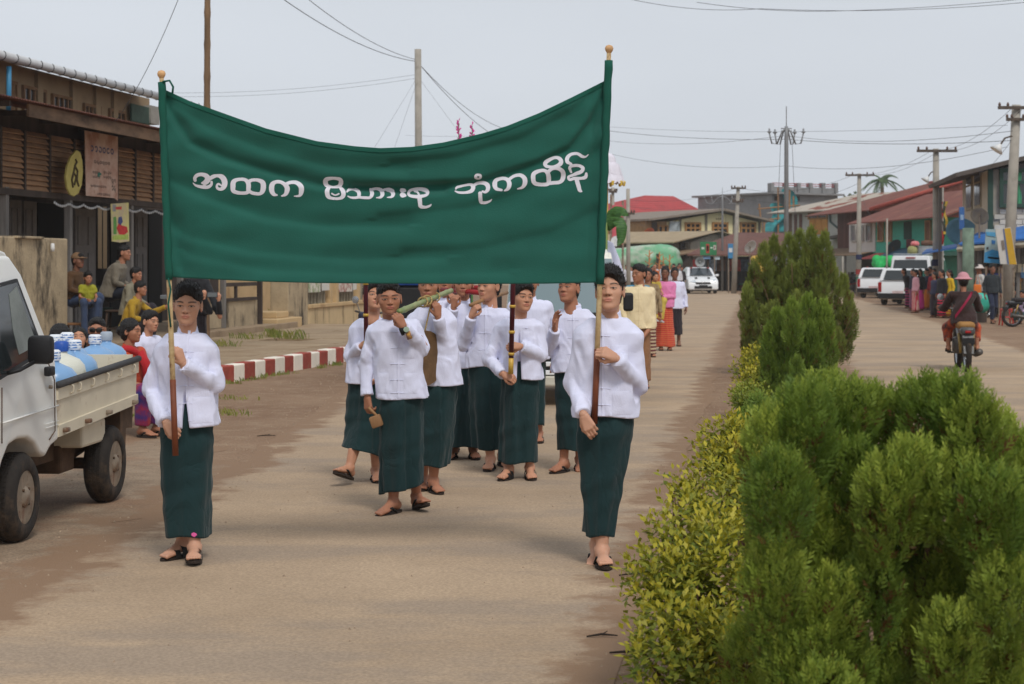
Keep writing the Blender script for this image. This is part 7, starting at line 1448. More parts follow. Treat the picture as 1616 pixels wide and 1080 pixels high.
# small blue vertical sign, flag, dishes
t, w_, z0, z1 = panel('street_sign', 'small blue vertical sign on the brick house corner', 1514, 327, 1522, 362, 57.6, M('blue_sign2', (60,104,160), .6, v=.08), False); MB().box((w_*.2,-.012,z0+.3),(w_*.8,-.004,z1-.25)).build('white_lettering', M('sign_pale', (150,176,200), .6), t); MB().tube([(w_*.5,.08,0),(w_*.5,.08,z1)], .04, 6).build('pole', m_rim, t)
fp = W(1488, HY, 70); fl_ = thing('flag', 'limp red and yellow flag on a thin pole', 'flag', (fp.x, fp.y, 0)); MB().tube([(0,0,0),(0,0,W(1488,296,70).z)], .035, 6).build('pole', M('pale_pole', (170,166,158), .7), fl_)
for k, c in enumerate(((150,40,40),(60,60,50),(180,150,60))): MB().grid(lambda a, v: (-.12+.16*k/2+.05*math.sin(v*9+k)+.10*a, -.05+.04*math.sin(v*13+k*2), W(1488,318,70).z-v*(1.7-.2*k)), 3, 12).build('cloth_strip', M('flag_%d' % k, c, .9, v=.1), fl_, True)
dish('blue satellite dish in front of the teal house', 1518, 366, 62, .55, (96,150,186), 2.9, (.5,-.5)); dish('beige satellite dish on the brick house wall', 1546, 341, 57.2, .30, (150,140,122), 3.3, (.4,-.6)); dish('grey mesh satellite dish above the van', 1410, 391, 95, .5, (120,126,128), 2.4, (.5,.6))
# ---- teal house
m_teal = M('teal_boards', (70,168,146), .85, v=.08, sc=3, wave=(2.2,'X',.5), dirt=((96,140,120), 1.2, .58, .5)); m_rtin = M('rust_red_tin', (118,68,56), .8, v=.2, sc=1.2, wave=(1.8,'X',.5), dirt=((150,110,88), .8, .56, .7))
ta, tb_ = W(1378, HY, 101), W(1522, HY, 86); TH = Fac(ta.xy, tb_.xy); th = TH.thing('teal_house', 'teal painted wooden house with long rusty roof', 'house')
zt_ = TH.uv(1450,346)[1]; zf_ = TH.uv(1450,398)[1]
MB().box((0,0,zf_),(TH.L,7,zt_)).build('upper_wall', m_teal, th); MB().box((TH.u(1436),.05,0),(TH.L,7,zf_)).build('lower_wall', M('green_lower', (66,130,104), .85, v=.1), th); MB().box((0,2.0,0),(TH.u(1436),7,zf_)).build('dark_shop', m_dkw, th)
rect(TH, 1340, 352, 1381, 398, -.05, .4, 'white_bay', M('white_bay', (196,190,186), .9, v=.06), th); 
for a in (1344, 1356, 1368): window(TH, a, 356, a+7, 380, -.07, th, M('white_frame', (176,172,166), .8), glass('bay_pane', (110,116,120), .1), 1, 1, fw=.06)
for a in (1387,1400,1462): window(TH, a, 351, a+7, 379, -.02, th, M('tan_frame', (170,130,92), .8), M('shutter_brown', (130,92,66), .8), 1, 1, fw=.1)
rect(TH, 1426, 350, 1438, 378, -.03, .06, 'balcony_opening', M('dark_green_opening', (30,62,52), .8), th); rect(TH, 1430, 378, 1442, 396, -.03, .05, 'maroon_door', M('maroon_door', (104,36,44), .7), th)
rl = MB(); e0 = (TH.u(1372,-1.0),-1.0,TH.uv(1385,368,-1)[1]); 
zl0, zl1 = TH.uv(1360,362,-1.2)[1], TH.uv(1515,345,-1.2)[1]; zh = TH.uv(1450,318,3.5)[1]
MB().prism([(-1.2,-1.2,zt_-.1),(TH.L+.6,-1.2,zt_-.1),(TH.L+.6,3.5,zt_+1.6),(-1.2,3.5,zt_+1.6)], (0,0,.07)).build('roof', m_rtin, th); MB().prism([(-1.2,3.5,zt_+1.6),(TH.L+.6,3.5,zt_+1.6),(TH.L+.6,8.2,zt_-.1),(-1.2,8.2,zt_-.1)], (0,0,.07)).build('roof', m_rtin, th)
MB().prism([(TH.L+.4,-1.0,zt_-.1),(TH.L+.4,8.0,zt_-.1),(TH.L+.4,3.5,zt_+1.5)], (-.1,0,0)).build('gable', M('rust_red_tin'), th)
# blue and red awnings below
ab = MB(); ab.grid(lambda a, c: (TH.u(1378,-1.5)+(TH.u(1436,-1.5)-TH.u(1378,-1.5))*a, -1.6+1.6*c, TH.uv(1400,414,-1.6)[1]+.75*math.sin(c*1.57)), 20, 6); o_ = ab.build('arched_awning', M('blue_grey_tin', (66,100,124), .7, v=.1, wave=(4,'X',.4)), th, True); o_.modifiers.new('thickness','SOLIDIFY').thickness = .02
rect(TH, 1440, 398, 1512, 404, -.9, .9, 'green_ledge', M('green_ledge', (58,110,92), .8), th)
for px in (1380,1408,1434): uu = TH.u(px,-1.5); MB().box((uu-.05,-1.5,0),(uu+.05,-1.4,TH.uv(px,413,-1.5)[1])).build('awning_post', m_rim, th)
# ---- brown plank house
wa_, wb_ = W(1322, HY, 119), W(1398, HY, 109); WH_ = Fac(wa_.xy, wb_.xy); wh = WH_.thing('plank_house', 'dark brown plank house with rust red roof and shop below', 'house')
zt2, zm2 = WH_.uv(1360,334)[1], WH_.uv(1360,392)[1]
MB().box((0,.03,zm2),(WH_.L,7,zt2)).build('wall_core', m_dkw, wh); npk = 22; pm = MB().box((0,0,0),(WH_.L/npk-.02,.05,zt2-zm2)).mesh('plank')
m_plk = M('brown_planks', (104,66,58), .85, v=.18, sc=3, st=(1,1,.15), rnd=.22, dirt=((140,110,100), 2, .6, .5))
for k in range(npk): link('plank', pm, m_plk, wh, loc=(WH_.L*k/npk, -.02+RNG.uniform(-.008,.008), zm2))
MB().prism([(-3.0,-1.4,zt2-.15),(WH_.L+1.2,-1.4,zt2-.15),(WH_.L+4.5,4,zt2+1.7),(6.5,4,zt2+1.7)], (0,0,.08)).build('roof', m_rtin, wh)
MB().prism([(WH_.L+1.2,-1.4,zt2-.15),(WH_.L+6,7.0,zt2-.1),(WH_.L+4.5,4,zt2+1.7)], (0,0,.08)).build('roof', m_rtin, wh)
MB().tube([(6.5,4,zt2+1.8),(WH_.L+4.5,4,zt2+1.8)], .10, 8).build('ridge_cap', M('red_ridge', (168,78,66), .7), wh, True); MB().tube([(WH_.L+1.2,-1.4,zt2-.05),(WH_.L+4.5,4,zt2+1.8)], .13, 8).build('hip_cap', M('red_ridge'), wh, True)
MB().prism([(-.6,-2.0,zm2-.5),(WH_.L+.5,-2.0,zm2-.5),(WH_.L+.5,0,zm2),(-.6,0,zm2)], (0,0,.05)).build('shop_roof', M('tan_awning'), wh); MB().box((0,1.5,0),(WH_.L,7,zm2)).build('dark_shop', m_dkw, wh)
for k in range(5): uu = .2+k*(WH_.L-.4)/4; MB().box((uu-.06,-1.8,0),(uu+.06,-1.7,zm2-.45)).build('shop_post', m_post, wh)
MB().prism([(WH_.u(1357,-2.3),-2.4,WH_.uv(1375,410,-2.4)[1]),(WH_.u(1405,-2.3),-2.4,WH_.uv(1375,409,-2.4)[1]),(WH_.u(1405,-2.3),-1.0,WH_.uv(1375,397,-1)[1]),(WH_.u(1362,-2.3),-1.0,WH_.uv(1375,397,-1)[1])], (0,0,.04)).build('red_awning', M('red_awning', (128,48,44), .8, v=.12), wh)
for k in range(9): uu = .3+k*.9; MB().bbox((uu,.6,.0),(uu+.6,1.1,RNG.uniform(.5,1.2)), .03).build('goods_pile', M('shopgoods_%d' % (k % 4), ((96,70,56),(70,80,86),(120,100,60),(84,40,40))[k % 4], .85, v=.3, sc=8), wh)
# ---- white house with rusty patched roof, grey unfinished block with netting
na, nb = W(1250, HY, 130), W(1330, HY, 124); NF = Fac(na.xy, nb.xy); nh = NF.thing('white_house', 'pale house with orange shutters and patchy rusted roof', 'house')
zt3 = NF.uv(1290,335)[1]
MB().box((0,0,0),(NF.L+3,7,zt3)).build('wall', M('pale_wall', (186,184,178), .9, v=.06, sc=1.5, dirt=((150,146,138), 1, .56, .6)), nh); MB().box((-1.6,.3,0),(0,6,zt3)).build('veranda_side', M('brown_grey', (120,100,88), .85, v=.2), nh)
m_patch = M('patchy_rust_roof', (176,166,152), .75, c2=(128,70,52), sc=.6, lo=.52, hi=.56, wave=(2,'X',.3), det=2)
MB().prism([(-2.2,-.8,zt3),(NF.L+6,-.8,zt3),(NF.L+6,4,zt3+1.3),(2.6,4,zt3+1.3)], (0,0,.08)).build('roof', m_patch, nh); MB().prism([(-2.2,-.8,zt3),(2.6,4,zt3+1.3),(-2.2,8,zt3)], (0,0,.08)).build('roof', m_patch, nh)
wn = window(NF, 1277, 338, 1305, 344, -.02, nh, m_orw, m_dpn, 2, 1, fw=.1); 
for k in range(3): rect(NF, 1277+k*9.7, 346, 1286+k*9.7, 370, -.07, .07, 'shutter', M('orange_shutter', (192,134,66), .75, v=.08), nh)
for px in (1253,1261): rect(NF, px, 338, px+4, 372, -.05, .06, 'side_shutter', M('brown_shutter', (112,76,64), .8), nh)
MB().tube([NF.P(1309,338,-.1), NF.P(1310,350,-.1), NF.P(1318,357,-.1), NF.P(1326,363,-.1)], .07, 8).build('downpipe', M('green_grey_pipe', (72,90,88), .6), nh, True)
MB().prism([NF.P(1292,376,-1.2), NF.P(1330,369,-1.2), NF.P(1332,373,-1.2), NF.P(1292,380,-1.2)], (0,1.2,.1)).build('porch_roof', M('old_grey_roof'), nh)
ga, gb_ = W(1214, HY, 138), W(1322, HY, 142); GF = Fac(ga.xy, gb_.xy); gh = GF.thing('unfinished_building', 'grey concrete building under construction with teal safety netting', 'building')
m_conc = M('raw_concrete', (134,134,134), .92, v=.1, sc=1, dirt=((110,110,110), .7, .55, .6))
MB().box((GF.u(1218),0,0),(GF.u(1322),9,GF.uv(1270,306)[1])).build('block', m_conc, gh); MB().box((GF.u(1214),-.5,GF.uv(1270,308)[1]),(GF.u(1326),9.5,GF.uv(1270,305)[1])).build('slab', m_conc, gh)
MB().box((GF.u(1219),.1,GF.uv(1270,305)[1]),(GF.u(1321),.3,GF.uv(1270,296)[1])).build('parapet', m_conc, gh)
for px in (1219,1242,1261,1280,1300,1320): uu = GF.u(px); MB().box((uu-.15,-.05,GF.uv(px,305)[1]),(uu+.15,.4,GF.uv(px,289)[1])).build('parapet_post', m_conc, gh)
for y in (290,293): rect(GF, 1219, y, 1321, y+1.2, .1, .05, 'red_rail', M('red_paint', (150,56,60), .7), gh)
for px in (1256,1222): rect(GF, px, 310, px+6, 317, -.02, .04, 'window_opening', m_dkw, gh)
for (x0, x1, y0, y1, d_) in ((1226,1250,306,362,-.6),(1196,1228,329,366,-1.4)): MB().grid(lambda a, c: (GF.u(x0)+(GF.u(x1)-GF.u(x0))*a+.5*math.sin(c*5), d_+.35*math.sin(a*8+c*3), GF.uv(x0,y0)[1]*(1-c)+GF.uv(x0,y1)[1]*c+.4*math.sin(a*5)*(1-c)), 18, 14).build('safety_net', M('teal_net', (52,136,140), .8, v=.2, sc=1.5, b=.6, bs=6), gh, True)
for px, y0 in ((1198,322),(1206,345),(1228,296),(1246,300),(1252,310)): MB().tube([GF.P(px,y0,-1.6), GF.P(px+(8 if px == 1198 else 0),400,-1.6)], .07, 6).build('scaffold_pole', M('worn_wood'), gh)
for y in (330,348): MB().tube([GF.P(1196,y,-1.6), GF.P(1262,y-6,-1.6)], .06, 6).build('scaffold_pole', M('worn_wood'), gh)
# ---------------------------------------------------------------- motorbikes
m_met = M('dull_metal', (96,92,88), .45, met=.5, v=.2, sc=10); m_seat = M('bike_seat', (40,34,34), .7)
def bike(label, at, rz, body=(50,54,58), seat_c=None, lean=0.0):
    t = thing('motorbike', label, 'motorbike', at, rz); t.rotation_euler = (0, lean, rz); mb = M('bike_%d_%d_%d' % body, body, .35, v=.15, sc=8)
    for y in (-.62, .60):
        w_ = thing('wheel', None, None, (0, y, .29)); w_.parent = t
        MB().lathe([(.225,-.035),(.265,-.046),(.29,-.03),(.295,0),(.29,.03),(.265,.046),(.225,.035)], 30, None, 'x', cap=False).build('tyre', m_rub, w_, True); MB().lathe([(.226,-.03),(.215,-.03),(.215,.03),(.226,.03)], 30, None, 'x', cap=False).build('rim', m_chr, w_, True); MB().lathe([(0,-.06),(.05,-.06),(.05,.06),(0,.06)], 12, None, 'x').build('hub', m_met, w_, True)
        sp = MB()
        for k in range(10): a = k*.628; sp.tube([(0,math.cos(a)*.04,math.sin(a)*.04),(0,math.cos(a)*.22,math.sin(a)*.22)], .006, 4)
        sp.build('spokes', m_met, w_)
    MB().tube([(0,.62,.86),(0,.30,.60),(0,.0,.50),(0,-.30,.56)], [.05,.07,.08,.06], 10).build('frame', mb, t, True)
    MB().bbox((-.13,-.62,.66),(.13,.22,.78), .05).build('seat', M('bike_pad', seat_c, .7) if seat_c else m_seat, t, auto=50); MB().bbox((-.11,-.78,.58),(.11,-.35,.70), .04).build('tail_cowl', mb, t, auto=50); MB().bbox((-.045,-.80,.61),(.045,-.77,.65), .01).build('tail_light', m_tl, t)
    MB().prism([(-.085,-.74,.60),(.085,-.74,.60),(.075,-.90,.30),(-.075,-.90,.30)], (0,.02,0)).build('mud_flap', mb, t); MB().bbox((-.09,-.86,.44),(.09,-.845,.54), .005).build('number_plate', m_plt, t)
    MB().bbox((-.15,-.14,.26),(.15,.22,.52), .05).build('engine', m_met, t, auto=50); MB().tube([(.14,.1,.26),(.17,-.3,.26),(.18,-.72,.32)], [.025,.04,.055], 10).build('exhaust', m_met, t, True)
    for s in (-1, 1): MB().tube([(s*.09,-.60,.30),(s*.11,-.50,.60)], .026, 8).build('shock_absorber', M('brass_spring', (150,124,70), .4, met=.5), t, True); MB().tube([(s*.06,.62,.30),(s*.07,.52,.80)], .025, 8).build('fork', m_met, t, True)
    MB().tube([(-.34,.36,.98),(-.14,.46,.96),(.14,.46,.96),(.34,.36,.98)], .016, 8).build('handlebar', m_met, t, True); MB().bbox((-.10,.46,.80),(.10,.66,.98), .05).build('headlamp', mb, t, auto=50)
    for s in (-1, 1): MB().tube([(s*.2,.44,.97),(s*.28,.42,1.12)], .008, 5).build('mirror_stem', m_met, t); MB().lathe([(0,-.012),(.055,-.01),(.055,.01),(0,.012)], 12, Matrix.Translation((s*.30,.42,1.15)), 'y').build('mirror', m_chr, t)
    MB().tube([(-.24,-.02,.28),(.24,-.02,.28)], .016, 6).build('foot_rest', m_met, t)
    return t
bp_ = W(1519, HY, 28.2); BRZ = -.14
bike('worn dark motorbike with brown seat ridden by the pink hatted rider', (bp_.x, bp_.y, 0), BRZ, (74,74,74), (150,110,60))
k = 1.0; RJ = {'hip': (0,-.20,.86), 'neck': (0,-.10,1.24), 'head': (0,-.10,1.42), 'sa': (-.17,-.10,1.19), 'sb': (.17,-.10,1.19), 'ea': (-.27,.10,.98), 'eb': (.27,.10,.98), 'wa': (-.30,.30,.98), 'wb': (.30,.30,.98), 'ha': (-.09,-.15,.82), 'hb': (.09,-.15,.82), 'ka': (-.22,.15,.66), 'kb': (.22,.15,.66), 'aa': (-.22,-.02,.38), 'ab': (.22,-.02,.38)}
RJ = {a: (-v[0], -v[1], v[2]) for a, v in RJ.items()}
o_, jk_, j_ = person('rider seen from behind in pink bucket hat and dark brown coat', (bp_.x, bp_.y), rz=BRZ+math.pi, H=1.58, lod=1, tone=T3, head='woman', hair='bun', J=RJ, top={'kind': 'jacket', 'mat': cotton('brown_coat', (52,34,32)), 'puff': 1.25, 'hem': .78, 'w': 1.15}, bot={'kind': 'trousers', 'mat': cotton('orange_print_trousers', (206,84,34), c2=(40,34,36), sc=9), 'loose': .015, 'leg': .7}, hat=('bucket', M('pink_felt_hat', (196,140,148), .9, v=.08, b=.2)), extra={'free': True})
st_pts = [Vector((-x, -y, z)) for x, y, z in ((.15,-.0,1.30),(.10,-.18,1.24),(-.02,-.27,1.05),(-.16,-.30,.86))]
bb_ = MB()
for p in st_pts: bb_.v += [tuple(p+Vector((-.03,.004,.02))), tuple(p+Vector((.03,.004,-.02)))]
bb_.f = [(2*i,2*i+1,2*i+3,2*i+2) for i in range(3)]
me_ = jk_.data; bv = BVHTree.FromPolygons([v.co for v in me_.vertices], [p.vertices for p in me_.polygons]); bb_ = MB(); nn = 16
for i in range(nn+1):
    t_ = i/nn; x = -.15+.30*t_; z = 1.27-.42*t_
    for d_ in (-.03, .03):
        h_ = bv.ray_cast(Vector((x, 1.5, z+d_)), Vector((0,-1,0)))[0]; bb_.v.append(tuple((h_ or Vector((x,.3,z)))+Vector((0,.012,0))))
bb_.f = [(2*i,2*i+1,2*i+3,2*i+2) for i in range(nn)]; bb_.build('bag_strap', cotton('crimson_strap', (140,26,60)), o_, True)
p = W(1612, 505, 47.5); bike('parked motorbike with spoked wheel beside the red stool', (p.x+.35, p.y, 0), -1.45, (40,42,46)); p = W(1512, HY, 56); bike('dark motorbike parked under the blue awning', (p.x, p.y, 0), -1.2, (44,40,40)); p = W(1534, HY, 55); bike('motorbike with red fairing parked under the awning', (p.x, p.y, 0), -1.0, (120,36,40))
p = W(1345, HY, 101); bike('red motorbike parked beside the electric pole', (p.x, p.y, 0), -1.1, (130,36,40)); p = W(1338, HY, 103); bike('dark motorbike parked before the plank house shop', (p.x, p.y, 0), -1.1, (40,44,50))
p = W(618, HY, 26.5); bike('dark scooter whose round mirror shows beside the garden wall', (p.x-.05, p.y, 0), 2.6, (36,40,60))
# red plastic stool
ps_ = W(1588, HY, 48.5); stool('bright red plastic stool beside the parked motorbikes', (ps_.x, ps_.y, 0), .46, M('red_plastic', (206,48,44), .4, v=.05), .14)
bk = W(1547, HY, 51); t = thing('plastic_basin', 'turquoise plastic basin leaning beside the walking man', 'basin', (bk.x, bk.y, .48)); MB().lathe([(0,.0),(.24,.0),(.30,.2),(.32,.2),(.26,-.03),(0,-.03)], 22, Matrix.Rotation(-1.0, 4, 'X')).build('basin_shell', M('turquoise_plastic', (60,178,156), .4), t, True); MB().box((-.2,.05,-.48),(.2,.35,-.2)).build('crate', m_dkw, t)
# ---------------------------------------------------------------- bystanders on the right
def by(label, px, fy, rz, H, topm, botm, head='woman', hair='long', tone=T3, lod=2, kind='longyi', **kw):
    Y = F*CH/(fy-HY); p = W(px, HY, Y); tk = {'mat': topm, 'kind': 'blouse' if head == 'woman' else 'shirt', 'col': False, 'hem': .84}; tk.update(kw.pop('top', {})); bt_ = {'mat': botm, 'hem': .09, 'w1': .16, 'kind': kind}; bt_.update(kw.pop('bot', {}))
    return person(label, (p.x, p.y), rz=rz, H=H, lod=lod, tone=tone, head=head, hair=hair, top=tk, bot=bt_, shoe=kw.pop('shoe', 'thong'), **kw)
cl2 = cotton; navy = cl2('navy_blouse', (34,38,58)); blk = cl2('black_blouse', (24,24,28)); yel = cl2('bright_yellow', (206,168,30)); pkb = cl2('pale_pink_blouse', (214,160,172))
L_ = -1.25
by('woman in dark blouse leaning forward at the wagon', 1434, 487, L_, 1.52, blk, stripes('dark_pink_hem', (40,30,40), (150,40,90), 3.0), lean=.35)
by('woman in dark blouse and grey pink longyi behind the pale pink blouse', 1441, 490, L_, 1.5, navy, stripes('mauve_longyi', (120,90,110), (150,60,100), 4))
by('woman in pale pink blouse and red patterned longyi', 1445, 494, L_-.2, 1.48, pkb, stripes('red_white_longyi', (196,60,80), (214,170,160), 7, 'X'), hair='pony')
by('woman with waist length hair and hot pink longyi', 1452, 491, L_+.3, 1.5, blk, cl2('hot_pink_longyi', (206,60,140)))
by('boy in navy jacket and orange longyi', 1463, 489, L_, 1.5, navy, cl2('orange_longyi2', (196,112,40)), 'boy', 'short')
by('woman in black blouse and red banded longyi', 1486, 502, L_+.1, 1.5, blk, stripes('crimson_band_longyi', (196,40,70), (40,24,34), 3.4), hair='pony')
by('woman in hooded navy top and dark longyi', 1475, 501, L_, 1.42, cl2('dusty_navy', (48,50,76)), stripes('dark_plaid', (34,30,38), (60,40,50), 5))
by('woman in bright yellow blouse and yellow orange longyi', 1498, 502, L_, 1.5, yel, stripes('yellow_orange_longyi', (210,170,40), (190,90,50), 4), hair='pony')
by('woman in red scarf half hidden behind the hooded navy top', 1474, 494, L_+.6, 1.52, cl2('red_blouse', (150,36,44)), m_dk, hair='bun')
by('tall woman in black behind the orange longyi', 1468, 486, L_+.2, 1.58, blk, m_dk, hair='bun')
by('man in dark jacket and blue jeans walking along the shoulder', 1566, 511, .1, 1.66, cl2('charcoal_jacket', (40,46,50)), cl2('dark_jeans', (36,44,66)), 'man', 'short', T4, 1, 'trousers', top={'kind': 'jacket', 'hem': .86, 'col': True}, J={'ka': (-.06,-.16,.50), 'aa': (-.05,-.10,.10), 'kb': (.10,.02,.48), 'ab': (.10,.22,.14)})
o_, jk_, j_ = by('young man in black shirt with white print and washed jeans', 1590, 500, -.25, 1.62, blk, cl2('washed_jeans', (96,112,136)), 'boy', 'short2', T3, 1, 'trousers', yaw=40, top={'kind': 'shirt'})
MB().prism([Vector((x, -.15, z)) for x, z in ((-.05,1.0),(.06,1.02),(.05,1.18),(-.03,1.22))], (0,.006,0)).build('shirt_print', M('grey_print', (150,150,150), .8, c2=(40,40,44), sc=16, lo=.45, hi=.55), jk_)
by('man in white cap and white shirt with orange bag', 1546, 502, -1.3, 1.64, cl2('white_shirt2', (196,194,190)), cl2('khaki_trousers', (140,130,104)), 'man', 'crew', T4, 1, 'trousers', hat=('bucket', M('white_cap_cloth', (206,196,190), .9)))
by('man in blue shirt standing behind the white capped man', 1557, 500, -.3, 1.66, cl2('blue_shirt2', (60,76,120)), m_dk, 'man', 'short', T4)
by('man in blue uniform shirt in the shop front', 1577, 500, .2, 1.68, cl2('royal_blue_shirt', (50,60,130)), m_dk, 'man', 'short', T4)
ob = W(1541, 448, 55.0); t = thing('shoulder_bag', 'orange cloth bag on the white capped mans shoulder', 'bag', (ob.x, ob.y-.12, ob.z-.2)); MB().bbox((-.12,-.05,-.15),(.12,.05,.18), .04).build('bag_body', cl2('orange_bag', (206,110,40)), t, auto=50); MB().tube([(-.08,0,.16),(.02,.06,.55),(.08,0,.16)], .012, 6).build('strap', cl2('orange_bag', 0), t)
seat('boy in purple checked shirt sitting by the parked motorbike', 1614, 465, 49.5, -.9, H=1.5, seat=.42, tone=T3, head='boy', hair='short', top={'kind': 'shirt', 'mat': stripes('purple_check', (140,90,150), (200,190,200), 12)}, bot={'mat': cl2('teal_trousers', (30,70,74)), 'name': 'trousers'})
by('person in red hat and dark teal jacket beside the pole', 1369, 462, -.8, 1.5, cl2('dark_teal_jacket', (24,60,70)), cl2('navy_trousers', (26,30,44)), 'woman', 'bun', T4, 2, 'trousers', hat=('bucket', M('red_hat', (196,44,48), .9)), top={'kind': 'jacket'})
# ---------------------------------------------------------------- plants on the median
def leafmat(name, c, c2, r=.6, tr=.25, sc=9):
    """leaf shader: colour varies per clump, some light passes through"""
    if name in MATS: return MATS[name]
    m = M(name, c, r, c2=c2, sc=sc, b=0, lo=.3, hi=.7); n = m.node_tree; p = n.nodes['Principled BSDF']; L = n.links.new
    at = n.nodes.new('ShaderNodeAttribute'); at.attribute_name = 'tint'; src = p.inputs['Base Color'].links[0].from_socket
    mx = n.nodes.new('ShaderNodeMix'); mx.data_type = 'RGBA'; L(at.outputs['Alpha'], mx.inputs[0]); L(src, mx.inputs[6]); L(at.outputs['Color'], mx.inputs[7]); L(mx.outputs[2], p.inputs['Base Color'])
    td = n.nodes.new('ShaderNodeBsdfTranslucent'); L(mx.outputs[2], td.inputs['Color']); ms = n.nodes.new('ShaderNodeMixShader'); ms.inputs[0].default_value = tr
    out = n.nodes['Material Output']; L(p.outputs[0], ms.inputs[1]); L(td.outputs[0], ms.inputs[2]); L(ms.outputs[0], out.inputs['Surface']); return m
def leaves_obj(name, V, Fc, tint, mat, parent):
    me = bpy.data.meshes.new(name); n = len(V); f = len(Fc); w_ = Fc.shape[1]
    me.vertices.add(n); me.vertices.foreach_set('co', V.astype(np.float32).ravel()); me.loops.add(f*w_); me.loops.foreach_set('vertex_index', Fc.astype(np.int32).ravel()); me.polygons.add(f); me.polygons.foreach_set('loop_start', np.arange(0, f*w_, w_, dtype=np.int32))
    at = me.color_attributes.new('tint', 'FLOAT_COLOR', 'POINT'); at.data.foreach_set('color', tint.astype(np.float32).ravel()); me.update(calc_edges=True); return link(name, me, mat, parent)
m_cyp = leafmat('cypress_green', (76,102,38), (118,142,52)); m_cypd = leafmat('cypress_olive', (82,98,42), (122,132,58)); m_twig = M('twig_bark', (94,70,52), .9, v=.25, sc=12)
def cypress(label, at, H, R, seed, n_spray, mat, leaf=.05, lean=0.0, base=.08, top=.9, wide=1.0, tips=(150,170,70), browns=.06, lobes=None, fl=9, lh=.42):
    """thuja-like bush: many upright sprays, each a plume of small flat scales, on forked stems"""
    t = thing('cypress_bush', label, 'bush', at); rs = np.random.RandomState(seed); rg_ = random.Random(seed)
    # stems
    for k in range(7):
        a = rg_.uniform(0, 6.28); r_ = R*rg_.uniform(.25,.7); h_ = H*rg_.uniform(.55,.85); MB().tube([(.03*math.cos(a),.03*math.sin(a),0),(r_*.4*math.cos(a),r_*.4*math.sin(a),h_*.35),(r_*math.cos(a),r_*math.sin(a),h_)], [.022,.016,.005], 6).build('stem', m_twig, t, True)
    # lobes: upright flame-shaped sub crowns
    if lobes is None:
        lobes = []
        for k in range(26):
            a = rs.uniform(0, 6.28); q = math.sqrt(rs.uniform(0, 1)); zt = H*(1-.42*q**2.2)*rs.uniform(.82, 1.0); lobes.append((q*R*.80*math.cos(a), q*R*.80*math.sin(a), zt, R*rs.uniform(.24,.36)))
        for k in range(30):
            a = rs.uniform(0, 6.28); zt = H*rs.uniform(.28,.75); lobes.append((R*.86*math.cos(a)*wide, R*.86*math.sin(a)*wide, zt, R*rs.uniform(.20,.30)))
    Ls = np.array(lobes); lid = rs.randint(0, len(Ls), n_spray); L0 = Ls[lid]
    hgt = np.minimum(H*lh, L0[:, 2]-base*H)*rs.uniform(.85, 1.1, n_spray); u = rs.uniform(0, 1, n_spray)**.75; ph = rs.uniform(0, 6.28, n_spray)
    prof = np.sin(np.pi*np.clip(u*.86+.10, 0, 1))**.8*(1-u*.35); prof = np.sqrt(1-(.93*(2*u-1))**2) if lh < .3 else prof; rr = L0[:, 3]*prof*rs.uniform(.65, 1.0, n_spray)
    P = np.stack([L0[:, 0]+rr*np.cos(ph), L0[:, 1]+rr*np.sin(ph), L0[:, 2]-hgt*(1-u)], 1); P[:, 0] += lean*P[:, 2]
    out = np.stack([np.cos(ph), np.sin(ph), np.zeros(n_spray)], 1); D = out*((.55 if lh > .3 else 1.0)*(1-u)+.15)[:, None]+np.stack([rs.normal(0,.18,n_spray), rs.normal(0,.18,n_spray), np.ones(n_spray)], 1); D /= np.linalg.norm(D, axis=1)[:, None]
    S = np.cross(D, rs.normal(0, 1, (n_spray, 3))); S /= np.linalg.norm(S, axis=1)[:, None]+1e-9
    ln = leaf*rs.uniform(.7, 1.35, n_spray)
    # each spray: fl narrow scale leaves in a flat feather
    tl = np.linspace(.0, 1.0, fl); sg = np.where(np.arange(fl) % 2 == 0, 1.0, -1.0)
    B0 = P[:, None, :]+D[:, None, :]*(ln[:, None]*tl[None, :])[..., None]
    dirn = D[:, None, :]*.85+S[:, None, :]*(sg*(.75-.55*tl))[None, :, None]; dirn /= np.linalg.norm(dirn, axis=2)[..., None]
    ll = (ln[:, None]*(.62-.28*tl)[None, :])[..., None]; nrm = np.cross(dirn, np.cross(D, S)[:, None, :]); wl = ll*.16
    jit = rs.normal(0, .12, B0.shape); dirn = dirn+jit; A = B0; C = B0+dirn*ll; Bm = B0+dirn*ll*.5+nrm*wl; Dm = B0+dirn*ll*.5-nrm*wl
    V = np.stack([A, Bm, C, Dm], 2).reshape(-1, 3); Fc = np.arange(len(V)).reshape(-1, 4)
    # tips lighter, a few brown sprays inside
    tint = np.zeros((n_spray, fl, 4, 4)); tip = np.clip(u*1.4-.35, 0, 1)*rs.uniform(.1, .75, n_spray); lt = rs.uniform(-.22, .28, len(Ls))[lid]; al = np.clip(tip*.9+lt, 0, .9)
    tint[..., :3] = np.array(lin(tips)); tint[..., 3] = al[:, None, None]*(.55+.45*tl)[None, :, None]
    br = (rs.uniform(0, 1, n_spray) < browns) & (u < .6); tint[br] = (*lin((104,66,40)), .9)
    leaves_obj('foliage', V, Fc, tint.reshape(-1, 4), mat, t); return t
B1 = W(1395, HY, 5.3)
lob1 = []; rl_ = np.random.RandomState(5)
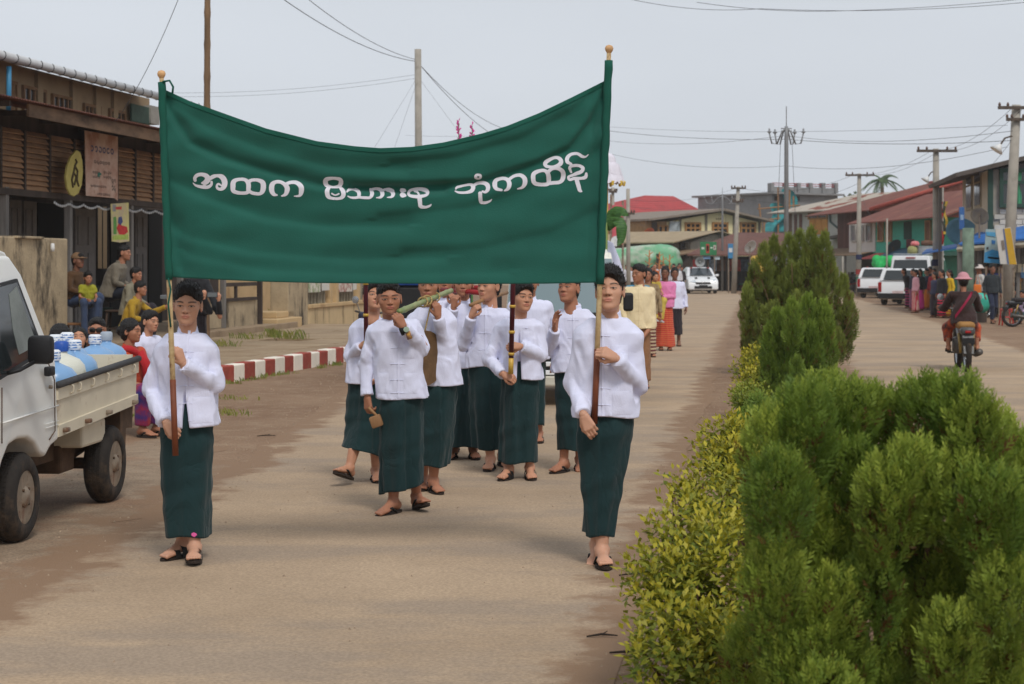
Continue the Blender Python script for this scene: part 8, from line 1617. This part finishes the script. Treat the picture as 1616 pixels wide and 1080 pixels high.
for (px, py, r_) in ((1200,650,.10),(1235,625,.11),(1270,610,.10),(1300,592,.09),(1330,605,.11),(1365,612,.10),(1392,622,.08),(1452,604,.10),(1480,600,.11),(1510,598,.10),(1540,630,.10),(1570,655,.10),(1600,690,.10),(1210,720,.10),(1190,790,.10),(1185,860,.10),(1200,930,.10),(1215,1000,.09),(1250,760,.10),(1290,820,.09),(1250,880,.10),(1240,980,.10),(1280,940,.09),(1320,900,.08),(1330,980,.09),(1400,730,.10),(1440,700,.10),(1430,780,.10),(1470,760,.09),(1510,720,.11),(1560,740,.11),(1600,780,.10),(1540,830,.10),(1480,880,.09),(1500,960,.09),(1440,960,.08),(1590,880,.11),(1560,960,.10),(1340,700,.10),(1300,700,.10),(1380,860,.08),(1620,720,.1),(1640,820,.1),(1640,920,.1),(1290,1050,.1),(1390,1040,.1),(1500,1050,.1),(1580,1040,.1)):
    dy = rl_.uniform(-.38, .30) if py < 700 else rl_.uniform(-.45, -.05); p = W(px+(20 if px < 1260 else 0)+(18 if px < 1300 and py > 780 else 0), py+8, 5.3+dy); lob1.append((p.x-B1.x, dy, p.z, r_*.86))
for k in range(22): a = rl_.uniform(0, 3.14); q = rl_.uniform(.3,1); lob1.append((q*.40*math.cos(a), q*.40*math.sin(a), 1.22*rl_.uniform(.35,1)*(1-.25*q*q), .09))
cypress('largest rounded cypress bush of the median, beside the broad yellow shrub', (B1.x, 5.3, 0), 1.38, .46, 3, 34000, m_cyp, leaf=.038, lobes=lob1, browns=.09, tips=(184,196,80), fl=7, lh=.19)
def lobpx(lst, Y, Xc, seed, back=8, R=.5, H=1.4):
    r_ = np.random.RandomState(seed); o = []
    for px, py, w_ in lst: dy = r_.uniform(-.5*R, .5*R); p = W(px, py, Y+dy); o.append((p.x-Xc, dy, p.z, w_*.84))
    for k in range(back): a = r_.uniform(0, 6.28); q = r_.uniform(.1,.8); o.append((q*R*math.cos(a), q*R*math.sin(a), H*r_.uniform(.4,.95)*(1-.3*q*q), R*.3))
    return o
B2 = W(1265, HY, 17.5)
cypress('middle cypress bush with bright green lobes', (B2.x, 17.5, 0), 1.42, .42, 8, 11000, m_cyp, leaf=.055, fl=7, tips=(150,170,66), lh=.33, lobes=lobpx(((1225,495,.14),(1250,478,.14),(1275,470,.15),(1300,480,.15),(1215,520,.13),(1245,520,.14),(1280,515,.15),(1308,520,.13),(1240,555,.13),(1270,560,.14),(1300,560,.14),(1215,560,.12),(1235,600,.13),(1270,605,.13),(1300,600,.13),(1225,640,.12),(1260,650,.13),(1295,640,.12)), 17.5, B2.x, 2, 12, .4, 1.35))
B3 = W(1255, HY, 27)
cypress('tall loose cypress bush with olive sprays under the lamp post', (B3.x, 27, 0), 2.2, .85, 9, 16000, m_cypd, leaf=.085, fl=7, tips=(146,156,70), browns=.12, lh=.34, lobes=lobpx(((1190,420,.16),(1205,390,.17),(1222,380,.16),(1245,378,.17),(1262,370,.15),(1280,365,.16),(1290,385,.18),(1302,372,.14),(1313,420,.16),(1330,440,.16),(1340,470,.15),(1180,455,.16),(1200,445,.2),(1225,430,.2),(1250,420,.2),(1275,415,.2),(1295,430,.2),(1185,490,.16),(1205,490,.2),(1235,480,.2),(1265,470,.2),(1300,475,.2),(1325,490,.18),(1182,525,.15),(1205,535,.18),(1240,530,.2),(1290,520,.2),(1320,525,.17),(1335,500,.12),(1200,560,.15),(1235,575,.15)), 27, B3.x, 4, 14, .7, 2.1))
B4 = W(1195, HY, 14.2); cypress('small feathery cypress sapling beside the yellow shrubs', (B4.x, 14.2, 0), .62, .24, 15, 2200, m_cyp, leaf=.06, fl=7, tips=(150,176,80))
# bare twigs at the right of the tall bush
tw = MB(); o3 = Vector((B3.x, 27, 0))
for e in ((1352,505),(1346,530),(1338,545),(1350,490),(1342,515)):
    q = W(e[0], e[1], 26.8)-o3; a_ = W(1310, 560, 27)-o3; tw.tube([a_, a_.lerp(q, .6)+Vector((0,0,-.03)), q], [.012,.008,.003], 5)
bush3 = [o for o in bpy.data.objects if o.get('label', '').startswith('tall loose')][0]; tw.build('bare_twigs', m_twig, bush3, kind='stuff')
# broad-leaved yellow green shrubs
m_yl = leafmat('yellow_green_leaf', (84,106,34), (128,138,42), .5, .3, 12)
def shrub(label, at, blobs, n, seed, leaf=.05, tipc=(196,182,56), mat=None, stems=26):
    """blobs: (x, y, z, r) volumes filled with pointed leaves growing in whorls on upright shoots"""
    t = thing('leafy_shrub', label, 'shrub', at); rs = np.random.RandomState(seed); Bl = np.array(blobs); vol = Bl[:, 3]**2; bi = rs.choice(len(Bl), n, p=vol/vol.sum())
    d = rs.normal(0, 1, (n, 3)); d /= np.linalg.norm(d, axis=1)[:, None]; rad = Bl[bi, 3]*rs.uniform(.45, 1.05, n)**.6; P = Bl[bi, :3]+d*rad[:, None]; P[:, 2] = np.maximum(P[:, 2], .03)
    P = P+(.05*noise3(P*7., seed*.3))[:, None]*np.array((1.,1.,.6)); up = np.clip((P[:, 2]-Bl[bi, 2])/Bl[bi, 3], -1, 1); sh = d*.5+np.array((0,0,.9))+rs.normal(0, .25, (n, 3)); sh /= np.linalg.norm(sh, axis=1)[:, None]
    k = 6; ang = np.arange(k)*2.4; V = []; T = []
    s1 = np.cross(sh, rs.normal(0, 1, (n, 3))); s1 /= np.linalg.norm(s1, axis=1)[:, None]; s2 = np.cross(sh, s1)
    for i in range(k):
        a = ang[i]+rs.uniform(0, .6, n); o_ = s1*np.cos(a)[:, None]+s2*np.sin(a)[:, None]; base_ = P+sh*(leaf*.45*i)[..., None] if False else P+sh*(leaf*.42*i)
        dr = o_*(1.0-.10*i)+sh*(.25+.16*i); dr /= np.linalg.norm(dr, axis=1)[:, None]; L_ = (leaf*rs.uniform(.75, 1.25, n)*(1-.05*i))[:, None]; wv_ = np.cross(dr, sh); wv_ /= np.linalg.norm(wv_, axis=1)[:, None]+1e-9; w_ = L_*.22; dro = np.array((0,0,-1.0))*L_*.18
        V.append(np.stack([base_, base_+dr*L_*.45+wv_*w_, base_+dr*L_+dro, base_+dr*L_*.45-wv_*w_], 1))
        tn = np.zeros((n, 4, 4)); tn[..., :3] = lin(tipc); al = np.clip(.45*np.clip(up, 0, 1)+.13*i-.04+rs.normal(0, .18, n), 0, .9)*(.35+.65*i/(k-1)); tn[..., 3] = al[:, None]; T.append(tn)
    V = np.concatenate(V).reshape(-1, 3); Fc = np.arange(len(V)).reshape(-1, 4); leaves_obj('foliage', V, Fc, np.concatenate(T).reshape(-1, 4), mat or m_yl, t)
    rg_ = random.Random(seed)
    for i in range(stems): b_ = blobs[rg_.randrange(len(blobs))]; MB().tube([(b_[0]*.3+rg_.uniform(-.1,.1), b_[1]*.5+rg_.uniform(-.1,.1), 0), (b_[0]*.7, b_[1], b_[2]*.6), (b_[0]+rg_.uniform(-.7,.7)*b_[3], b_[1]+rg_.uniform(-.7,.7)*b_[3], b_[2]+b_[3]*rg_.uniform(.3,.9))], [.008,.006,.003], 5).build('stem', m_twig, t)
    return t
def sblobs(lst, Y, X0):
    o = []
    for px, py, r_, dy in lst: p = W(px, py, Y+dy); o.append((p.x-X0, dy, max(p.z, .05), r_))
    return o
S1 = W(1110, HY, 6.9)
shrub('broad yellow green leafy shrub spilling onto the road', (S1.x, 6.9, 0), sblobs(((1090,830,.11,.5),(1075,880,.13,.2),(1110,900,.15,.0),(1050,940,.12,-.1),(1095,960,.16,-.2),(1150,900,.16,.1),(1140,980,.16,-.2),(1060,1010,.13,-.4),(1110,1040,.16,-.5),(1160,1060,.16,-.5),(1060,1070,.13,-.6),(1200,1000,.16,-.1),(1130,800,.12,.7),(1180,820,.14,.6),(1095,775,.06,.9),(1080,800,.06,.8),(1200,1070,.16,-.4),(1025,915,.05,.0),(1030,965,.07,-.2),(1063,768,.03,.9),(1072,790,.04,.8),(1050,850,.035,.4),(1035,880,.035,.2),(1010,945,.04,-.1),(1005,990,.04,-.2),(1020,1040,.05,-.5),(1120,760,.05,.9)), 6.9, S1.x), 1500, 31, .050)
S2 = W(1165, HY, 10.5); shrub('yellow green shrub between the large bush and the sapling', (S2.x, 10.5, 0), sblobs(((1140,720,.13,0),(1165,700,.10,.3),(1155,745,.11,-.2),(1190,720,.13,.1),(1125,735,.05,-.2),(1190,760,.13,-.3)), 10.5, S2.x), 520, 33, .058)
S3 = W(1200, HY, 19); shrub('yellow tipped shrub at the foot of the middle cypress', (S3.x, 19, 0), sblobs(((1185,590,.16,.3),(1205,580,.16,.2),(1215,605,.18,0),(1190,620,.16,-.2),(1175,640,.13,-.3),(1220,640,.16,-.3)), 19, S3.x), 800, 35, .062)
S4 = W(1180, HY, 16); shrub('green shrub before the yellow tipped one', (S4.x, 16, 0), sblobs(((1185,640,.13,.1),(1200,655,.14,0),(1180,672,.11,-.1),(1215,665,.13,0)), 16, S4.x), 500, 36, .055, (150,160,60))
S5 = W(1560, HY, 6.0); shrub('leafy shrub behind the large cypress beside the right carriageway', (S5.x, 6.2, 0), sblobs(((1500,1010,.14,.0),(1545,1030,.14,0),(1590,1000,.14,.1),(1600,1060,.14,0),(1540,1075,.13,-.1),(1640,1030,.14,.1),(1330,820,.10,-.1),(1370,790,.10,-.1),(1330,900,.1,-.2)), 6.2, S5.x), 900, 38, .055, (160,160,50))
# far planters beyond the hatchback: hedge, kerb, golden lamp base
gp = W(1140, HY, 126)
far_k = thing('planter_kerb', 'low painted kerb round the far end of the median', 'kerb', (gp.x, 118, 0))
MB().bbox((-.4,-8,0),(4.6,10,.35), .05).build('kerb_wall', M('brick_red_kerb', (120,70,60), .9), far_k); MB().bbox((-.45,-8.05,.35),(4.65,10.05,.47), .03).build('kerb_top', M('teal_kerb', (70,120,110), .8), far_k)
for k in range(7): shrub('small clipped hedge plant in the far planter', (gp.x+.9+k*.55, 110.6+RNG.uniform(-.3,.6)+(k % 2)*1.5, .45), ((0,0,.4,.38),(.2,.1,.6,.3)), 110, 60+k, .13, (170,170,50), stems=2)['group'] = 'hedge plants in the far planter'
gl = thing('lamp_base', 'golden urn shaped lamp base on a red plinth', 'lamp base', (gp.x+.1, 109.2, 0)); MB().bbox((-.42,-.42,0),(.42,.42,.95), .04).build('plinth', M('red_plinth', (110,44,46), .85), gl)
MB().lathe([(.34,.951),(.44,1.05),(.50,1.3),(.40,1.55),(.30,1.62),(.36,1.72),(.40,1.95),(.30,2.15),(.16,2.2)], 24).build('urn', M('gold_paint'), gl, True)
# ---------------------------------------------------------------- palm and background trees
def broad_tree(label, px, py, Y, r, seed, c=(58,74,40)):
    p = W(px, py, Y); t = thing('background_tree', label, 'tree', (p.x, p.y, 0)); rs = np.random.RandomState(seed); n = 2600
    MB().tube([(0,0,0),(.1,0,p.z*.6),(0,0,p.z)], [.3,.22,.1], 8).build('trunk', m_twig, t, True)
    c0 = np.stack([rs.normal(0, .5*r, 22), rs.normal(0, .5*r, 22), p.z+rs.normal(0, .35*r, 22)], 1); bi = rs.randint(0, 22, n); d = rs.normal(0, 1, (n, 3)); d /= np.linalg.norm(d, axis=1)[:, None]; P = c0[bi]+d*(r*.34*rs.uniform(.5,1,n))[:, None]
    a, b_ = rs.normal(0, 1, (n, 3)), rs.normal(0, 1, (n, 3)); a /= np.linalg.norm(a, axis=1)[:, None]; b_ = np.cross(a, b_); b_ /= np.linalg.norm(b_, axis=1)[:, None]; s_ = .22
    V = np.stack([P-a*s_, P-b_*s_*.6, P+a*s_, P+b_*s_*.6], 1).reshape(-1, 3); leaves_obj('crown', V, np.arange(len(V)).reshape(-1, 4), np.zeros((len(V), 4)), leafmat('tree_leaf', c, (84,98,54)), t)
for k, (px, py, Y, r) in enumerate(((930,398,210,6),(870,402,220,6),(1215,392,190,5),(1320,372,200,5),(760,400,230,6),(1400,380,170,4),(1160,395,200,5))): broad_tree(('rounded dark tree behind the marching boys and far crowd', 'broad tree beside the red roofed house', 'tree top between market shed and netted building', 'tree behind the white house roof', 'wide low tree beyond the garden wall', 'tree showing behind the teal house', 'tree behind the market shed')[k], px, py, Y, r, 70+k)
pp_ = W(1392, 284, 145); pt = thing('palm_tree', 'feathery palm tree rising behind the plank house roof', 'palm', (pp_.x, pp_.y, 0))
MB().tube([(0,0,0),(.1,0,pp_.z*.5),(0,0,pp_.z)], [.22,.17,.13], 10).build('trunk', M('palm_trunk', (112,98,80), .9, v=.2), pt, True)
m_pf = M('palm_leaf', (74,100,70), .6, c2=(104,124,88), sc=2)
for k in range(15):
    a = k*2.399+.4; el = .75-.09*k+.2*math.sin(k); L_ = 1.75; pts = []
    for i in range(9): s_ = i/8; pts.append(Vector((math.cos(a)*L_*s_*math.cos(el), math.sin(a)*L_*s_*math.cos(el), pp_.z+L_*s_*math.sin(el)-.9*s_*s_)))
    fb = MB(); fb.tube(pts, [.03-.003*i for i in range(9)], 4); sd_ = Vector((-math.sin(a), math.cos(a), 0))
    for i in range(1, 9):
        for s in (-1, 1):
            for h_ in (0, .5):
                p = pts[i].lerp(pts[i-1], h_); q = p+sd_*s*.5*(1-.5*i/8)+(pts[i]-pts[i-1])*.9+Vector((0,0,-.14)); fb.add([p, p.lerp(q,.5)+Vector((0,0,.06)), q, p.lerp(q,.5)-Vector((0,0,.04))], [(0,1,2,3)])
    fb.build('frond', m_pf, pt)
# ---------------------------------------------------------------- poles, lamps, wires
m_cp = M('concrete_pole', (158,152,142), .9, v=.12, sc=3, b=.3, bs=20, dirt=((120,114,104), 2, .56, .6)); m_wire = M('wire', (70,70,74), .6, b=0); m_arm = M('pole_arm', (86,76,68), .85, v=.2)
def pole_(label, bx, Y, top, r0=.13, r1=.09, arms=(), lean=0.0, mat=None, ring=None, name='utility_pole'):
    """top: (px, py) of the pole head; bx: column of the foot"""
    b = W(bx, HY, Y); tp = W(top[0], top[1], Y); t = thing(name, label, 'pole', (b.x, b.y, 0)); d = Vector((tp.x-b.x, 0, tp.z))
    nb = 60 if name == 'bamboo_mast' else 2; MB().tube([d*(i/nb) for i in range(nb+1)], [r0+(r1-r0)*i/nb+(.008 if nb > 2 and i % 5 == 0 else 0) for i in range(nb+1)], 12).build('shaft', mat or m_cp, t, True)
    for (f_, w_, a_) in arms:
        c = d*f_; MB().bbox((c.x-w_,-.10-r1,c.z-.05),(c.x+w_,-.02-r1,c.z+.05), .01).build('cross_arm', m_arm, t)
        for s in (-1, -.55, .55, 1): MB().lathe([(.0,0),(.035,.0),(.045,.05),(.03,.10),(0,.12)], 8, Matrix.Translation((c.x+s*w_*.92,-.06-r1,c.z+.05))).build('insulator', M('insulator', (96,72,60), .4), t, True)
    if ring:
        for f_, c_ in ring: MB().tube([d*f_, d*(f_+.04)], r0*1.04, 12).build('painted_band', M('band_%d' % c_[2], c_, .8), t)
    return t, d, Vector((b.x, b.y, 0))
pole_('thick concrete pole standing behind the banner', 662, 56, (659.5,78), .125, .105)
pole_('tall bamboo mast above the louvred building', 325, 30, (327.5,-30), .062, .050, mat=M('dry_bamboo_mast', (124,98,72), .7, v=.3, sc=4, st=(1,1,.3)), name='bamboo_mast')
pole_('electric pole with crossarm before the plank house', 1355, 92, (1356,274), .15, .10, ((.985,.75,0),), ring=((.30,(40,46,80)),(.18,(150,60,56)),(.12,(60,110,90))))
pole_('electric pole with crossarm before the teal house', 1478, 66, (1477,235), .16, .11, ((.985,.75,0),), ring=((.27,(40,46,80)),))
pole_('electric pole with double crossarm beside the brick house', 1588, 55, (1604,166), .19, .14, ((.985,.62,0),(.93,.35,0)))
pole_('leaning electric pole with crossarm before the market shed', 1158, 101, (1165,295), .16, .10, ((.985,.42,0),(.86,.3,0)))
pole_('grey pole with side arm beside the red roofed house', 992, 78, (991,298), .10, .08, ((.78,.28,0),))
pole_('short pale pole behind the banana leaf', 968, 84, (967,296), .09, .07, ((.96,.2,0),))
pole_('thin white roadside pole at the plank house shop', 1330, 97, (1330,405), .05, .05); pole_('thin white roadside pole before the teal house', 1399, 80, (1400,345), .04, .04)
pole_('green wrapped utility post under the small blue sign', 1528, 55.5, (1528,360), .20, .18, mat=M('green_wrapped_post', (110,128,112), .85, v=.25, sc=4))
def lamp(label, px, Y, top, arm_y, ra):
    b = W(px, HY, Y); z = W(px, top, Y).z; za = W(px, arm_y, Y).z; t = thing('street_lamp', label, 'lamp', (b.x, b.y, 0)); m_l = M('lamp_grey', (130,132,134), .5, v=.08)
    MB().tube([(0,0,0),(0,0,za-.2),(0,0,za+.1)], [.08,.06,.05], 10).build('shaft', m_l, t, True); MB().tube([(0,0,za),(0,0,z)], .015, 6).build('spike', m_l, t)
    for s, l_ in ((-1,1.0),(-1,.58),(1,.58),(1,1.0)):
        yo = .3 if l_ < .9 else 0
        MB().tube([(0,0,za+.05),(s*ra*l_*.25,yo*.3,za-.05),(s*ra*l_*.55,yo*.6,za-.42),(s*ra*l_*.85,yo*.9,za-.40),(s*ra*l_,yo,za-.10)], .022, 8).build('scroll_arm', m_l, t, True)
        MB().lathe([(.02,0),(.05,.02),(.075,.04),(.03,.06),(.028,.13),(0,.14)], 12, Matrix.Translation((s*ra*l_,yo,za-.10))).build('lamp_holder', m_l, t, True)
    for s in (-1, 1): MB().tube([(s*.15,0,za),(s*.3,0,2.2)], .006, 4).build('guy_wire', m_wire, t)
    MB().box((-.16,-.015,za+.02),(.16,.015,za+.05)).build('cross_bar', m_l, t)
lamp('tall lamp post with four scrolled arms on the median', 1241, 52, 168, 205, .50); lamp('distant lamp post with scrolled arms over the golden base', 1140, 109.2, 296, 311, 1.1)
wn_ = [0]
def wire(label, pts, r=.008, sag=0.0, n=14):
    P = [W(*p) for p in pts]; out = []
    for a, c in zip(P[:-1], P[1:]):
        for i in range(n): q = i/n; out.append(a.lerp(c, q)-Vector((0,0,sag*4*q*(1-q))))
    out.append(P[-1]); t = MB().tube(out, r*.62, 5).build('overhead_wire', m_wire); tag(t, label, 'wire')
    return t
wire('cable from the concrete pole over the louvred building, thicker one', ((440,-6,40),(655,97,56)), .016, .25); wire('cable from the concrete pole over the louvred building, thinner one', ((480,-6,40),(655,94,56)), .014, .2)
wire('thick cable dropping from the concrete pole to the banner edge', ((664,104,56),(770,208,70)), .016, .15); wire('second cable dropping from the concrete pole beside the pink spires', ((664,104,56),(800,205,70)), .014, .3)
wire('thin wire from the louvred eave up to the sky', ((285,-10,26),(182,192,28)), .008, .15); wire('upper thin line from concrete pole towards the bamboo mast', ((240,146,60),(656,118,56)), .007, .2); wire('lower thin line from concrete pole towards the bamboo mast', ((250,152,60),(656,124,56)), .007, .2)
wire('thin stay line slanting down from the concrete pole', ((655,128,56),(590,235,50)), .006); wire('thin stay line from the concrete pole down beside it', ((658,130,56),(622,235,52)), .006); wire('thin stay line slanting towards the pink flower spires', ((663,126,56),(725,210,62)), .006)
wire('dark line across the street to the brick house pole', ((955,206,70),(1240,220,58),(1596,222,45)), .012, .12); wire('long thin line above the street from the banner to the brick house', ((955,222,90),(1240,214,70),(1598,207,45)), .011, .25); wire('sagging pale line from the banner across the sky', ((955,241,80),(1240,262,66),(1590,232,46)), .010, .3)
wire('uppermost long line from the lamp post to the brick house pole', ((640,214,90),(955,200,80),(1590,198,46)), .008, .2); wire('upper of two lines stretched high above the street', ((990,-2,34),(1200,14,36),(1640,2,34)), .008, .1); wire('lower of two lines stretched high above the street', ((1100,4,34),(1300,18,36),(1640,-4,34)), .008, .05)
wire('line from the teal house pole to the brick house pole, upper', ((1472,237,66),(1596,172,44)), .009, .3); wire('line from the teal house pole to the brick house pole, lower', ((1484,237,66),(1614,172,44)), .009, .35); wire('line from the plank house pole to the teal house pole, upper', ((1350,275,92),(1472,237,66)), .010, .3); wire('line from the plank house pole to the teal house pole, lower', ((1362,275,92),(1484,237,66)), .010, .35)
wire('line from the market shed pole to the plank house pole', ((1168,297,101),(1350,275,92)), .012, .5); wire('lower line from the market shed pole to the plank house pole', ((1168,312,101),(1354,290,92)), .012, .6); wire('line from the market shed pole to the grey pole', ((1162,297,101),(995,316,78)), .010, .3); wire('line passing the red roof towards the grey pole', ((1140,318,109),(993,326,78)), .010, .3)
wire('loose wire drooping from the plank house eave', ((1358,300,92),(1380,345,88),(1420,372,80)), .010, .35); wire('drop wire from the brick house pole to the brick house', ((1596,222,45),(1524,288,58)), .008, .2); wire('far faint line over the yellow house', ((1010,355,120),(1240,352,110)), .010, .5)
# street light arms on the poles
for k, (px, py, Y, s) in enumerate(((1462,283,66,-1),(1575,234,44.5,-1))):
    p = W(px, py, Y); t = thing('street_light', ('angled street light reaching from the teal house pole', 'angled street light reaching from the brick house pole')[k], 'lamp', (p.x, p.y, p.z)); q = W((1477,1597)[k], (270,215)[k], Y)-p
    MB().tube([(0,0,0), q*.5+Vector((0,0,.1)), q], .025, 6).build('arm', m_arm, t); MB().lathe([(.03,.12),(.07,.05),(.18,-.08),(.16,-.08),(0,.0)], 12, Euler((0,.6,0)).to_matrix().to_4x4()).build('shade', M('white_enamel'), t, True)
# litter and twigs on the road by the shrubs
for k, (px, py, l_, a) in enumerate(((1000,911,.16,.1),(1012,909,.10,-.3),(950,1008,.14,.15),(985,1036,.13,-.3),(1135,880,.08,.4),(395,600,.25,.1),(420,690,.18,.3),(575,640,.12,.2))):
    p = G(px, py); b = MB(); b.tube([(-l_/2,0,.008),(0,.012,.014),(l_/2,-.01,.01)], [.004,.006,.003], 5); b.tube([(0,.012,.012),(l_*.25,.05,.018)], [.004,.002], 5)
    o = b.build('fallen_twig', M('dark_twig', (50,40,34), .9)); o.location = (p.x, p.y, .004); o.rotation_euler = (0,0,a); tag(o, 'dry dark twig lying on the dusty ground', 'twig', 'dry twigs lying on the ground')

# ---------------------------------------------------------------- thin morning haze
hz_ = MB().box((-320,-40,-1.0), (320,420,16.5)).build('haze', None, kind='stuff'); hm = bpy.data.materials.new('haze_air'); hm.use_nodes = True; hn = hm.node_tree; hn.nodes.clear()
ho = hn.nodes.new('ShaderNodeOutputMaterial'); hv = hn.nodes.new('ShaderNodeVolumePrincipled'); hv.inputs['Color'].default_value = (.86,.89,.93,1); hv.inputs['Density'].default_value = .0004; hn.links.new(hv.outputs[0], ho.inputs['Volume']); hz_.data.materials.append(hm)
